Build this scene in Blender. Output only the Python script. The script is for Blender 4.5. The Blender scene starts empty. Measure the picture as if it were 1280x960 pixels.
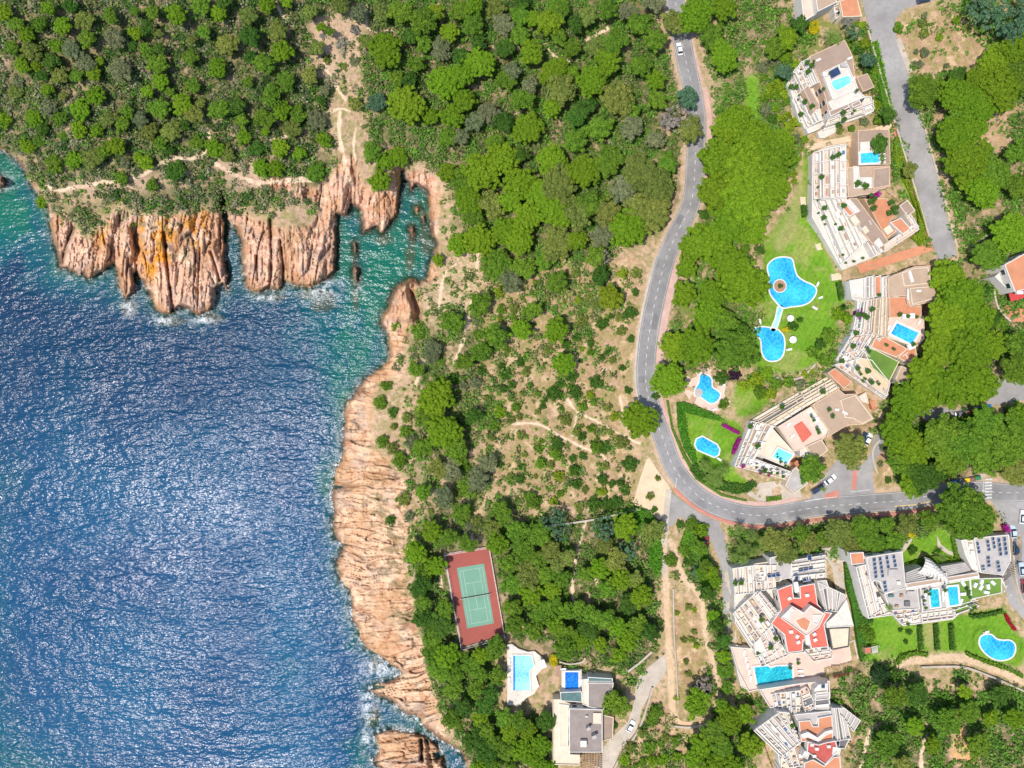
import bpy, math, random
import numpy as np
from mathutils import Vector, geometry
R = math.radians
rnd = random.Random(7)
rng = np.random.default_rng(11)
scene = bpy.context.scene
col = scene.collection

# ------------------------------------------------------------------ camera, sky, sun, exposure
HC, F = 280.0, 933.33            # camera height over the sea (m), focal length in photo pixels
cam = bpy.data.cameras.new('camera'); camo = bpy.data.objects.new('camera', cam); col.objects.link(camo)
camo.location = (0, 0, HC); camo.rotation_euler = (0, 0, 0)
cam.sensor_width = 36; cam.lens = 36*F/1280; cam.clip_start = 1; cam.clip_end = 20000
scene.camera = camo
SUN = Vector((-0.865*math.sin(R(21)), -0.50*math.sin(R(21)), math.cos(R(21))))
world = bpy.data.worlds.new('World'); scene.world = world; world.use_nodes = True
wn = world.node_tree.nodes; bg = wn['Background']
sky = wn.new('ShaderNodeTexSky'); sky.sky_type = 'NISHITA'; sky.sun_disc = False
sky.sun_elevation = R(69); sky.sun_rotation = math.atan2(-0.865, -0.50)
world.node_tree.links.new(sky.outputs[0], bg.inputs[0]); bg.inputs[1].default_value = 0.15
sl = bpy.data.lights.new('sun', 'SUN'); sl.energy = 3.9; sl.angle = R(0.5); sl.color = (1.0, 0.955, 0.88)
so = bpy.data.objects.new('sun', sl); col.objects.link(so); so.rotation_euler = SUN.to_track_quat('Z', 'Y').to_euler()
so.location = SUN*600
vs = scene.view_settings; vs.view_transform = 'Standard'; vs.look = 'None'; vs.gamma = 1; vs.exposure = 0.24
vs.use_curve_mapping = False
scene.render.engine = 'CYCLES'
scene.cycles.max_bounces = 5; scene.cycles.diffuse_bounces = 3; scene.cycles.transparent_max_bounces = 6

# ------------------------------------------------------------------ materials
MATS = {}
def newmat(name):
    m = bpy.data.materials.new(name); m.use_nodes = True
    return m, m.node_tree.nodes, m.node_tree.links, m.node_tree.nodes['Principled BSDF']
def mix(n, l, a, b, fac, mode='MIX'):
    x = n.new('ShaderNodeMix'); x.data_type = 'RGBA'; x.blend_type = mode
    for s, val in ((0, fac), (6, a), (7, b)):
        if hasattr(val, 'is_output'): l.new(val, x.inputs[s])
        elif s == 0: x.inputs[0].default_value = val
        else: x.inputs[s].default_value = (*val, 1) if len(val) == 3 else val
    return x.outputs[2]
def noise(n, l, scale, detail=3, rough=.6, vec=None):
    t = n.new('ShaderNodeTexNoise'); t.inputs['Scale'].default_value = scale
    t.inputs['Detail'].default_value = detail; t.inputs['Roughness'].default_value = rough
    if vec is not None: l.new(vec, t.inputs['Vector'])
    return t.outputs[0]
def ramp(n, l, fac, p0, p1, c0=(0,0,0,1), c1=(1,1,1,1)):
    r = n.new('ShaderNodeValToRGB'); r.color_ramp.elements[0].position = p0; r.color_ramp.elements[1].position = p1
    r.color_ramp.elements[0].color = c0; r.color_ramp.elements[1].color = c1
    l.new(fac, r.inputs[0]); return r.outputs[0]
def bump(n, l, h, dist, strength=1.0):
    b = n.new('ShaderNodeBump'); b.inputs['Distance'].default_value = dist; b.inputs['Strength'].default_value = strength
    l.new(h, b.inputs['Height']); return b.outputs[0]
def coords(n, l, which='Object', rot=0, scale=(1,1,1)):
    t = n.new('ShaderNodeTexCoord'); m = n.new('ShaderNodeMapping')
    m.inputs['Rotation'].default_value = (0, 0, rot); m.inputs['Scale'].default_value = scale
    l.new(t.outputs[which], m.inputs['Vector']); return m.outputs[0]
def plain(name, c, rough=.85, var=.25, scale=.5, fine=3.0, metal=0, bmp=0, stripes=None, stain=.25):
    """painted / built surface with weathering patches, fine grain and optional tile or board ribs"""
    m, n, l, b = newmat(name)
    v = coords(n, l)
    d = tuple(x*(1-var) for x in c); e = tuple(min(1, x*(1+var*.35)) for x in c)
    a = mix(n, l, d, e, ramp(n, l, noise(n, l, scale, 4, .65, v), .3, .7))
    a = mix(n, l, a, tuple(x*.72 for x in c), ramp(n, l, noise(n, l, fine, 3, .6, v), .5, .75, (0,0,0,1), (stain*2,)*3+(1,)))
    if stripes:
        w = n.new('ShaderNodeTexWave'); w.inputs['Scale'].default_value = stripes[0]; w.inputs['Distortion'].default_value = .4
        l.new(coords(n, l, rot=stripes[1]), w.inputs['Vector'])
        a = mix(n, l, a, tuple(x*.62 for x in c), ramp(n, l, w.outputs[1], .55, .95, (0,0,0,1), (.8,.8,.8,1)))
    l.new(a, b.inputs['Base Color']); b.inputs['Roughness'].default_value = rough; b.inputs['Metallic'].default_value = metal
    if bmp: l.new(bump(n, l, noise(n, l, fine*1.5, 4, .7, v), bmp), b.inputs['Normal'])
    MATS[name] = m; return m
plain('white', (.66,.615,.56), .8, .14, .35, 1.1, stain=.3)
plain('white_floor', (.63,.575,.50), .8, .2, .4, 1.3, stain=.35)
plain('cream', (.66,.55,.41), .85, .16, .4, 1.5)
plain('tan_wall', (.60,.42,.29), .85, .18, .5, 1.6)
plain('tan_roof', (.47,.335,.235), .9, .2, .22, 1.2, stripes=(1.1, .5), stain=.3)
plain('brown_roof', (.37,.265,.20), .9, .22, .25, 1.4, stripes=(1.0, 1.1), stain=.3)
plain('grey_roof', (.44,.40,.37), .9, .2, .3, 1.6, stain=.3)
plain('taupe_roof', (.31,.255,.225), .9, .25, .3, 1.3, stripes=(1.0, .1), stain=.35)
plain('red_roof', (.60,.13,.085), .85, .16, .25, 1.5, stain=.2)
plain('terracotta', (.60,.25,.13), .9, .22, .4, 1.6, stripes=(1.3, .9), stain=.25)
plain('crimson_floor', (.46,.09,.07), .85, .2, .3, 1.5)
plain('pink_floor', (.66,.47,.38), .88, .15, .3, 1.6, stain=.25)
plain('deck_brown', (.40,.235,.16), .85, .2, .5, 1.6, stripes=(1.6, .2))
plain('dark_floor', (.16,.15,.15), .8, .3, .5, 1.6)
plain('sand_floor', (.62,.47,.31), .9, .16, .3, 1.7)
plain('red_court', (.33,.085,.065), .9, .14, .12, 1.0, stain=.25)
plain('green_court', (.155,.31,.22), .9, .12, .12, 1.0, stain=.2)
plain('net_black', (.05,.07,.06), .8, .2)
plain('marking', (.58,.57,.55), .7, .35, .8, 3.0, stain=.45)
plain('yellow_marking', (.66,.47,.16), .7, .3, .8, 3.0, stain=.35)
plain('asphalt', (.25,.238,.232), .9, .34, .16, 1.1, bmp=.01, stain=.4)
plain('asphalt_patch', (.185,.178,.175), .9, .25, .3, 1.4, stain=.3)
plain('asphalt_pale', (.31,.29,.275), .9, .3, .12, 1.0, stain=.35)
plain('pink_pavement', (.52,.34,.28), .9, .2, .3, 1.6, stain=.3)
plain('red_pavement', (.50,.20,.15), .9, .25, .3, 1.6, stain=.3)
plain('concrete', (.47,.40,.32), .9, .22, .3, 1.3, stain=.35)
plain('dirt', (.60,.41,.25), .95, .22, .25, 1.3, stain=.3)
plain('lawn', (.13,.24,.032), .95, .35, .12, 2.2, stain=.5)
plain('stone_wall', (.45,.33,.25), .9, .3, .5, 1.5, bmp=.03)
plain('bark', (.13,.09,.06), .95, .3, 1, 4, bmp=.03)
plain('solar', (.030,.055,.12), .25, .3, .5, 2.0)
plain('panel_frame', (.55,.56,.58), .4, .1, .5, 2.0, metal=.4)
plain('glass_dark', (.03,.045,.05), .12, .3, .5, 2)
plain('glass_teal', (.10,.18,.17), .2, .3, .6, 2)
plain('rubber', (.03,.03,.03), .8, .2)
plain('fabric_white', (.74,.74,.72), .9, .08)
plain('fabric_blue', (.08,.15,.35), .9, .1)
plain('fabric_teal', (.10,.35,.33), .9, .1)
plain('fabric_red', (.52,.05,.05), .9, .1)
plain('wood', (.36,.22,.12), .7, .3, 1, 4)
plain('rust_dark', (.13,.085,.07), .9, .3)
for nm, c in dict(car_white=(.78,.79,.80), car_blue=(.02,.045,.10), car_pale=(.45,.53,.60), car_red=(.24,.03,.035), car_grey=(.16,.17,.18),
                  bin_blue=(.02,.16,.42), bin_yellow=(.80,.52,.03), bin_green=(.04,.20,.09), bin_grey=(.16,.16,.16), bin_brown=(.23,.12,.08)).items():
    plain(nm, c, .3, .06, .6, 3, stain=.05)

def pool_mat(name, c0, c1, dark=0):
    m, n, l, b = newmat(name)
    v = coords(n, l)
    w = n.new('ShaderNodeTexVoronoi'); w.feature = 'DISTANCE_TO_EDGE'; w.inputs['Scale'].default_value = .9
    nn = n.new('ShaderNodeTexNoise'); nn.inputs['Scale'].default_value = 1.2; l.new(v, nn.inputs['Vector'])
    vm = n.new('ShaderNodeVectorMath'); vm.operation = 'ADD'; l.new(v, vm.inputs[0]); l.new(nn.outputs[1], vm.inputs[1])
    l.new(vm.outputs[0], w.inputs['Vector'])
    a = mix(n, l, c0, c1, ramp(n, l, noise(n, l, .13, 2, .5, v), .35, .65))
    a = mix(n, l, a, tuple(min(1, x*1.5+.05) for x in c1), ramp(n, l, w.outputs[0], 0, .09, (.55,)*3+(1,), (0,0,0,1)))  # pale cell-edge network: caustic light painted into the water colour
    l.new(a, b.inputs['Base Color']); b.inputs['Roughness'].default_value = .08; b.inputs['IOR'].default_value = 1.33
    l.new(bump(n, l, noise(n, l, 1.3, 3, .5, v), .05), b.inputs['Normal'])
    MATS[name] = m
pool_mat('pool_blue', (.01,.22,.50), (.04,.44,.68))
pool_mat('pool_teal', (.01,.28,.38), (.03,.48,.54))
pool_mat('pool_aqua', (.08,.66,.66), (.22,.82,.80))
pool_mat('pool_deep', (.01,.10,.42), (.01,.20,.60))
pool_mat('pool_pale', (.14,.45,.66), (.30,.62,.78))

def leaf_mat(name, fixed=None, trans=.35, rough=.75):
    """leaves: the tree's own object colour, varied leaf by leaf through the mesh attribute 'tone'"""
    m, n, l, b = newmat(name)
    if fixed == 'attr':
        a = n.new('ShaderNodeAttribute'); a.attribute_name = 'tint'; base = a.outputs['Color']
    elif fixed: 
        r_ = n.new('ShaderNodeRGB'); r_.outputs[0].default_value = (*fixed, 1); base = r_.outputs[0]
    else:
        a = n.new('ShaderNodeObjectInfo'); base = a.outputs['Color']
    t = n.new('ShaderNodeAttribute'); t.attribute_name = 'tone'
    hs = n.new('ShaderNodeHueSaturation')
    mr = n.new('ShaderNodeMapRange'); mr.inputs[3].default_value = .5; mr.inputs[4].default_value = 1.6
    l.new(t.outputs['Fac'], mr.inputs[0]); l.new(mr.outputs[0], hs.inputs['Value'])
    mh = n.new('ShaderNodeMapRange'); mh.inputs[3].default_value = .525; mh.inputs[4].default_value = .485
    l.new(t.outputs['Fac'], mh.inputs[0]); l.new(mh.outputs[0], hs.inputs['Hue'])
    l.new(base, hs.inputs['Color'])
    c = hs.outputs[0]
    l.new(c, b.inputs['Base Color']); b.inputs['Roughness'].default_value = rough; b.inputs['Specular IOR Level'].default_value = .2
    tr = n.new('ShaderNodeBsdfTranslucent'); l.new(c, tr.inputs[0])
    ms = n.new('ShaderNodeMixShader'); ms.inputs[0].default_value = trans
    l.new(b.outputs[0], ms.inputs[1]); l.new(tr.outputs[0], ms.inputs[2]); l.new(ms.outputs[0], n['Material Output'].inputs[0])
    MATS[name] = m
leaf_mat('leaves'); leaf_mat('scrub_leaves', 'attr')

# ------------------------------------------------------------------ photo pixels -> world, rasters of the terrain
U0, U1, V0, V1 = -100, 1380, -90, 1050
NU, NV = U1-U0+1, V1-V0+1
UU, VV = np.meshgrid(np.arange(U0, U1+1, dtype=np.float32), np.arange(V0, V1+1, dtype=np.float32))
NT = np.random.default_rng(5).random(65536).astype(np.float32)
def vnoise(x, y, seed):
    xi = np.floor(x).astype(np.int32); yi = np.floor(y).astype(np.int32)
    fx = (x-xi).astype(np.float32); fy = (y-yi).astype(np.float32)
    fx = fx*fx*(3-2*fx); fy = fy*fy*(3-2*fy)
    def h(a, b): return NT[((b+seed*37) & 255)*256+((a+seed*101) & 255)]
    a, b, c, d = h(xi, yi), h(xi+1, yi), h(xi, yi+1), h(xi+1, yi+1)
    return (a*(1-fx)+b*fx)*(1-fy)+(c*(1-fx)+d*fx)*fy
def fbm(x, y, seed, o=4):
    s, a, t = 0, .5, 0
    for k in range(o):
        s = s + a*vnoise(x*2**k, y*2**k, seed+k*17); t += a; a *= .55
    return s/t
def sm(x, a, b):
    t = np.clip((x-a)/(b-a), 0, 1); return t*t*(3-2*t)
def inpoly(poly, pad=0):
    """boolean raster of a polygon given in photo pixels"""
    m = np.zeros((NV, NU), bool); P = np.array(poly, float)
    a0 = max(0, int(P[:,0].min()-U0-2)); a1 = min(NU, int(P[:,0].max()-U0+3)); b0 = max(0, int(P[:,1].min()-V0-2)); b1 = min(NV, int(P[:,1].max()-V0+3))
    if a1 <= a0 or b1 <= b0: return m
    x = UU[b0:b1, a0:a1]; y = VV[b0:b1, a0:a1]; r = np.zeros(x.shape, bool)
    for (xa, ya), (xb, yb) in zip(P, np.roll(P, -1, 0)):
        if ya == yb: continue
        c = ((ya > y) != (yb > y)) & (x < (xb-xa)*(y-ya)/(yb-ya)+xa); r ^= c
    m[b0:b1, a0:a1] = r; return m
def dist_lines(segs, lim=None):
    """distance raster to a list of segments"""
    D = np.full((NV, NU), 1e6, np.float32)
    for (xa, ya, xb, yb) in segs:
        if lim:
            a0 = max(0, int(min(xa, xb)-U0-lim)); a1 = min(NU, int(max(xa, xb)-U0+lim+1)); b0 = max(0, int(min(ya, yb)-V0-lim)); b1 = min(NV, int(max(ya, yb)-V0+lim+1))
            if a1 <= a0 or b1 <= b0: continue
        else: a0, a1, b0, b1 = 0, NU, 0, NV
        x = UU[b0:b1, a0:a1]; y = VV[b0:b1, a0:a1]
        dx, dy = xb-xa, yb-ya; L = dx*dx+dy*dy+1e-9
        t = np.clip(((x-xa)*dx+(y-ya)*dy)/L, 0, 1)
        d = np.hypot(x-xa-t*dx, y-ya-t*dy); D[b0:b1, a0:a1] = np.minimum(D[b0:b1, a0:a1], d)
    return D
def segs_of(pts, closed=False):
    q = list(pts)+([pts[0]] if closed else [])
    return [(a[0], a[1], b[0], b[1]) for a, b in zip(q[:-1], q[1:])]
def smooth_pts(pts, n=6, closed=False):
    P = [Vector((p[0], p[1])) for p in pts]; N = len(P); out = []
    rngs = range(N if closed else N-1)
    for i in rngs:
        if closed: a, b, c, d = P[(i-1) % N], P[i], P[(i+1) % N], P[(i+2) % N]
        else: a, b, c, d = P[max(i-1, 0)], P[i], P[i+1], P[min(i+2, N-1)]
        for k in range(n):
            t = k/n
            q = .5*((2*b)+(-a+c)*t+(2*a-5*b+4*c-d)*t*t+(-a+3*b-3*c+d)*t**3); out.append((q.x, q.y))
    if not closed: out.append(tuple(P[-1]))
    return out
def blur(a, r):
    if r < 1: return a
    k = np.ones(2*r+1, np.float32)/(2*r+1)
    for _ in range(2):
        for ax in (0, 1):
            p = np.pad(a, [(r, r) if i == ax else (0, 0) for i in (0, 1)], mode='edge')
            c = np.cumsum(np.insert(p, 0, 0, axis=ax), axis=ax, dtype=np.float64)
            a = ((np.take(c, range(2*r+1, c.shape[ax]), axis=ax)-np.take(c, range(0, c.shape[ax]-2*r-1), axis=ax))/(2*r+1)).astype(np.float32)
    return a

LAND = [(-100,150),(-40,172),(0,186),(15,195),(30,210),(36,226),(47,243),(60,265),(64,290),(72,320),(75,337),(84,337),(92,342),(104,344),(112,350),(122,343),(130,339),(140,331),
 (146,340),(149,362),(158,374),(169,366),(171,346),(178,352),(186,368),(194,386),(203,393),(216,392),(225,384),(235,386),(247,394),(258,391),(267,386),(271,362),(278,356),(285,364),
 (286,345),(281,322),(284,297),(289,280),(296,288),(301,304),(303,334),(308,360),(320,367),(328,366),(335,361),(343,364),(351,362),(357,353),(372,358),(388,360),(404,352),(414,346),(420,338),(421,300),(422,270),
 (431,270),(438,266),(441,258),(449,262),(452,276),(452,292),(462,290),(470,285),(476,292),(483,288),(489,280),(496,270),(500,247),(503,232),(509,228),(513,240),(520,232),(533,238),(536,262),(538,290),(545,304),(541,320),
 (535,333),(533,349),(524,353),(515,347),(505,351),(492,361),(487,375),(484,386),(477,392),(475,406),(482,415),(485,428),(487,446),(478,458),(467,465),(455,473),(446,484),(441,494),(433,503),(429,516),(431,530),(427,545),
 (428,560),(427,574),(419,584),(417,600),(414,622),(417,640),(415,656),(418,672),(427,680),(426,690),(419,700),(422,716),(426,728),(436,738),(438,750),(439,771),(447,788),(450,800),(458,811),(470,818),(482,826),(492,834),
 (502,842),(492,848),(480,852),(468,856),(461,861),(468,869),(477,872),(490,877),(498,886),(508,893),(525,896),(528,906),(540,916),(552,925),(565,932),(576,941),(582,950),(584,975),(596,1050),(620,1120),(1600,1200),(1600,-300),(-300,-300)]
ISLES = [[(468,921),(472,915),(482,912),(497,912),(512,915),(524,917),(534,922),(546,930),(553,944),(556,960),(556,1000),(520,1040),(480,1020),(468,985),(474,962),(466,950),(474,938)],
 [(511,286),(514,281),(518,284),(519,292),(517,299),(513,298)], [(441,303),(445,301),(447,308),(446,319),(442,316)], [(441,333),(445,329),(449,338),(449,352),(444,357),(441,346)],
 [(518,258),(523,256),(526,262),(522,269),(518,266)], [(461,897),(467,894),(471,900),(467,907),(462,904)], [(-6,222),(3,220),(7,229),(2,236),(-6,236)],[(526,270),(531,266),(533,276),(529,281)]]
cs = segs_of(LAND, True)
for s in ISLES: cs += segs_of(s, True)
D = dist_lines([s for s in cs])
land = inpoly(LAND)
for s in ISLES: land |= inpoly(s)
# ragged shore
wob = (fbm(UU/4, VV/4, 5, 3)-.5)*5.0
SD = np.where(land, D, -D) + wob*np.exp(-(D/7)**2)
island = np.zeros((NV, NU), bool)
for s in ISLES[1:]: island |= inpoly([(p[0]*1, p[1]) for p in s])

def sat(x): return 1-np.exp(-np.maximum(x, 0))
Db = blur(np.maximum(np.where(land, D, 0), 0), 6)
wNW = sm(UU, 500, 440)*sm(VV, 420, 400)
wS = sm(VV, 440, 470)*sm(UU, 620, 560)
Hs = 10*sat(Db/60) + .042*np.maximum(UU-500, 0) + .05*np.maximum(250-VV, 0)*sm(UU, 900, 300)
Hs = Hs + 3.0*(fbm(UU/130, VV/130, 3, 2)-.5)*sm(Db, 20, 80)
HS = Hs.astype(np.float32)
def level(poly, c, r=4, k=1.0):
    global HS
    m = k*np.clip(blur(blur(inpoly(poly).astype(np.float32), r), 2)*2.2, 0, 1); HS = (HS*(1-m)+float(HS[int(c[1]-V0), int(c[0]-U0)])*m).astype(np.float32)
def grow(poly, k): 
    cx = sum(p[0] for p in poly)/len(poly); cy = sum(p[1] for p in poly)/len(poly); return [(x+(x-cx)/max(1, math.hypot(x-cx, y-cy))*k, y+(y-cy)/max(1, math.hypot(x-cx, y-cy))*k) for x, y in poly]
for poly_, c_ in (([(557,693),(611,684),(630,793),(578,808)], (594,747)), ([(958,320),(990,320),(1022,358),(1020,382),(985,388),(985,415),(983,440),(970,454),(950,450),(938,420),(938,408),(962,405),(965,385)], (985,365)),
        ([(866,464),(890,464),(903,490),(895,508),(868,498)], (885,487)), ([(866,546),(880,543),(902,558),(896,574),(868,563)], (885,559)), ([(632,804),(680,804),(684,838),(668,872),(650,886),(632,884)], (650,845)), ([(695,834),(730,834),(730,868),(695,868)], (712,850)), ([(1222,790),(1245,790),(1272,802),(1268,826),(1245,828),(1222,812)], (1248,812))): level(grow(poly_, 3), c_)

def samp(A, u, v):
    x = np.clip(np.asarray(u, float)-U0, 0, NU-1.001); y = np.clip(np.asarray(v, float)-V0, 0, NV-1.001)
    xi = x.astype(int); yi = y.astype(int); fx = x-xi; fy = y-yi
    return (A[yi, xi]*(1-fx)+A[yi, xi+1]*fx)*(1-fy)+(A[yi+1, xi]*(1-fx)+A[yi+1, xi+1]*fx)*fy
def W(u, v, z):
    s = (HC-z)/F; return ((u-640)*s, (480-v)*s)
def gz(u, v): return float(samp(HS, u, v))
def ground_at(x, y):
    """ground height and photo pixel under a world point"""
    z = 20.0
    for _ in range(8):
        s = (HC-z)/F; u, v = 640+x/s, 480-y/s; z = float(samp(HS, u, v))
    return z, u, v

# ------------------------------------------------------------------ mesh helpers
def tag(o, label=None, cat=None, group=None, kind=None):
    if label: o['label'] = label
    if cat: o['category'] = cat
    if group: o['group'] = group
    if kind: o['kind'] = kind
    return o
def link(name, me, parent=None, loc=(0,0,0)):
    o = bpy.data.objects.new(name, me); col.objects.link(o); o.location = loc
    if parent: o.parent = parent
    return o
class MB:
    def __init__(s): s.v = []; s.f = []; s.m = []; s.mats = []
    def mi(s, m):
        if m not in s.mats: s.mats.append(m)
        return s.mats.index(m)
    def face(s, idx, m): s.f.append(idx); s.m.append(s.mi(m))
    def prism(s, top, z0, z1, mt, ms=None, bottom=False):
        """vertical prism under a flat outline given in world xy"""
        ms = ms or mt; P = ccw(top); n = len(P); k = len(s.v)
        s.v += [(x, y, z1) for x, y in P]+[(x, y, z0) for x, y in P]
        s.face(list(range(k, k+n)), mt)
        for i in range(n):
            j = (i+1) % n; s.face([k+i, k+n+i, k+n+j, k+j], ms)
        if bottom: s.face(list(range(k+2*n-1, k+n-1, -1)), ms)
    def ring(s, top, t, z0, z1, m, inner_drop=0):
        P = ccw(top); Q = inset(P, t); n = len(P); k = len(s.v)
        s.v += [(x, y, z1) for x, y in P]+[(x, y, z0) for x, y in P]+[(x, y, z1) for x, y in Q]+[(x, y, z0-inner_drop) for x, y in Q]
        for i in range(n):
            j = (i+1) % n
            s.face([k+i, k+n+i, k+n+j, k+j], m); s.face([k+i, k+j, k+2*n+j, k+2*n+i], m)
            s.face([k+2*n+i, k+2*n+j, k+3*n+j, k+3*n+i], m)
    def wall(s, a, b, t, z0, z1, m):
        a = Vector(a); b = Vector(b); d = (b-a)
        if d.length < .01: return
        d.normalize(); nrm = Vector((-d.y, d.x))*t/2
        s.prism([tuple(a+nrm), tuple(a-nrm), tuple(b-nrm), tuple(b+nrm)], z0, z1, m, bottom=True)
    def box(s, c, sz, rot, m, tilt=None):
        cx, cy, cz = c; a, b, h = sz[0]/2, sz[1]/2, sz[2]/2; k = len(s.v); cr, sr = math.cos(rot), math.sin(rot)
        for dz in (-h, h):
            for dx, dy in ((-a, -b), (a, -b), (a, b), (-a, b)):
                zz = dz + (dy*tilt if tilt else 0)
                s.v.append((cx+dx*cr-dy*sr, cy+dx*sr+dy*cr, cz+zz))
        for q in ([0,3,2,1],[4,5,6,7],[0,1,5,4],[1,2,6,5],[2,3,7,6],[3,0,4,7]): s.face([k+i for i in q], m)
    def build(s, name, parent=None, org=(0,0,0), smooth=False, bevel=0):
        me = bpy.data.meshes.new(name)
        me.from_pydata([(x-org[0], y-org[1], z-org[2]) for x, y, z in s.v], [], s.f)
        for m in s.mats: me.materials.append(MATS[m])
        me.polygons.foreach_set('material_index', s.m)
        if smooth: me.polygons.foreach_set('use_smooth', [True]*len(s.f))
        me.update()
        o = link(name, me, parent)
        if not parent: o.location = org
        if bevel:
            b = o.modifiers.new('bevel', 'BEVEL'); b.width = bevel; b.segments = 2; b.limit_method = 'ANGLE'
        return o
def area(P): return .5*sum(a[0]*b[1]-b[0]*a[1] for a, b in zip(P, P[1:]+P[:1]))
def ccw(P):
    P = [tuple(p) for p in P]; return P if area(P) > 0 else P[::-1]
def inset(P, t):
    n = len(P); out = []
    for i in range(n):
        a, b, c = Vector(P[i-1]), Vector(P[i]), Vector(P[(i+1) % n])
        d1 = (b-a).normalized(); d2 = (c-b).normalized(); n1 = Vector((-d1.y, d1.x)); n2 = Vector((-d2.y, d2.x))
        m = n1+n2; L = m.length
        if L < .2: out.append(tuple(b+n1*t)); continue
        m /= L; k = t/max(.35, m.dot(n1)); out.append(tuple(b+m*k))
    return out
def drape(name, poly, dz, mat, step=7, parent=None, org=(0,0,0), flat=None):
    """a sheet laid over the ground inside an outline in photo pixels"""
    P = []
    for a, b in zip(poly, list(poly[1:])+[poly[0]]):
        L = math.hypot(b[0]-a[0], b[1]-a[1]); k = max(1, int(L/step))
        P += [(a[0]+(b[0]-a[0])*i/k, a[1]+(b[1]-a[1])*i/k) for i in range(k)]
    nb = len(P); V = [Vector(p) for p in P]
    xs = [p[0] for p in poly]; ys = [p[1] for p in poly]
    y = min(ys)+step/2
    while y < max(ys):
        x = min(xs)+step/2
        while x < max(xs):
            ins = False
            for (xa, ya), (xb, yb) in zip(P, P[1:]+P[:1]):
                if (ya > y) != (yb > y) and x < (xb-xa)*(y-ya)/(yb-ya)+xa: ins = not ins
            if ins and min((xa-x)**2+(ya-y)**2 for xa, ya in P) > (step*.45)**2: V.append(Vector((x, y)))
            x += step
        y += step
    vo, _, fo, *_ = geometry.delaunay_2d_cdt(V, [(i, (i+1) % nb) for i in range(nb)], [], 1, 1e-3)
    mb = MB()
    for p in vo:
        z = flat if flat is not None else gz(p.x, p.y)+dz
        x, y = W(p.x, p.y, z); mb.v.append((x, y, z))
    for f in fo:
        a, b, c = [mb.v[i] for i in f]
        if (b[0]-a[0])*(c[1]-a[1])-(b[1]-a[1])*(c[0]-a[0]) < 0: f = f[::-1]
        mb.face(list(f), mat)
    return mb.build(name, parent, org)
def offset_line(pts, off):
    out = []
    for i, p in enumerate(pts):
        a = Vector(pts[max(i-1, 0)]); b = Vector(pts[min(i+1, len(pts)-1)]); d = (b-a).normalized()
        out.append((p[0]-d.y*off, p[1]+d.x*off))
    return out
def resample(pts, st):
    out = [pts[0]]; acc = 0
    for a, b in zip(pts[:-1], pts[1:]):
        L = math.hypot(b[0]-a[0], b[1]-a[1]); t = st-acc
        while t <= L: out.append((a[0]+(b[0]-a[0])*t/L, a[1]+(b[1]-a[1])*t/L)); t += st
        acc = (acc+L) % st
    return out
def ribbon(name, line, o1, o2, dz, mat, skirt=0, n=5, dash=None, parent=None, mb=None, build=True, step=5):
    """strip along a pixel line between two sideways offsets (photo px; positive = right hand of travel in image)"""
    pts = resample(smooth_pts(line, n), 1.0 if dash else step); mb = mb or MB()
    A = offset_line(pts, o1); B = offset_line(pts, o2)
    if dash:
        acc = 0; keep = []
        for i in range(len(pts)-1):
            keep.append((acc % sum(dash)) < dash[0]); acc += math.hypot(pts[i+1][0]-pts[i][0], pts[i+1][1]-pts[i][1])
    m = max(1, int(abs(o2-o1)/6)); k0 = len(mb.v)
    for a, b in zip(A, B):
        for j in range(m+1):
            t = j/m; u, v = a[0]+(b[0]-a[0])*t, a[1]+(b[1]-a[1])*t; z = gz(u, v)+dz; x, y = W(u, v, z); mb.v.append((x, y, z))
        if skirt:
            for q in (a, b):
                z = gz(*q)+dz; x, y = W(q[0], q[1], z); mb.v.append((x, y, z-skirt))
    w = m+1+(2 if skirt else 0)
    def add(f):
        a, b, c = [Vector(mb.v[i]) for i in f[:3]]
        if (b-a).cross(c-a).z < 0 : f = f[::-1]
        mb.face(f, mat)
    for i in range(len(pts)-1):
        if dash and not keep[i]: continue
        for j in range(m):
            p = k0+i*w+j; add([p, p+1, p+1+w, p+w])
        if skirt:
            p = k0+i*w; mb.face([p, p+w, p+w+m+1, p+m+1], mat); q = p+m; mb.face([q, p+m+2, p+w+m+2, q+w], mat)
    return mb.build(name, parent) if build else mb
# ------------------------------------------------------------------ plan of roads, lawns, paths (photo pixels)
ROAD = [(838,-60),(844,0),(849,30),(856,70),(864,105),(870,140),(871,165),(869,200),(867,235),(861,262),(846,292),(832,325),(820,372),(811,420),(807,465),(809,490),(816,515),(829,549),(840,580),(856,603),(880,625),(918,640),(960,644),(1022,634),(1085,629),(1135,625),(1175,617),(1222,613),(1262,616),(1345,612)]
ROAD_N = [(1077,-40),(1077,0),(1085,32),(1110,120),(1120,155),(1146,240),(1164,300),(1172,325),(1183,323),(1197,320),(1187,285),(1176,238),(1150,145),(1135,95),(1121,52),(1118,27),(1129,12),(1150,5),(1166,0),(1180,-40)]
BRANCH = [(1012,626),(1016,613),(1047,574),(1062,582),(1078,581),(1088,566),(1092,548),(1098,540),(1108,536),(1118,543),(1112,555),(1097,570),(1091,588),(1093,618),(1060,624)]
UPLOT = [(1149,514),(1165,508),(1200,512),(1233,504),(1243,484),(1260,469),(1330,460),(1330,502),(1280,500),(1240,507),(1215,515),(1190,522),(1160,527),(1150,524)]
ECAR = [(1232,601),(1262,606),(1330,604),(1330,800),(1300,800),(1268,760),(1264,720),(1262,690),(1254,655),(1247,640),(1238,624)]
JUNC = [(833,657),(830,640),(835,612),(847,622),(872,640),(898,652),(905,668),(911,700),(912,735),(914,765),(903,766),(903,735),(899,700),(888,674),(870,655),(848,646),(840,658)]
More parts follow.
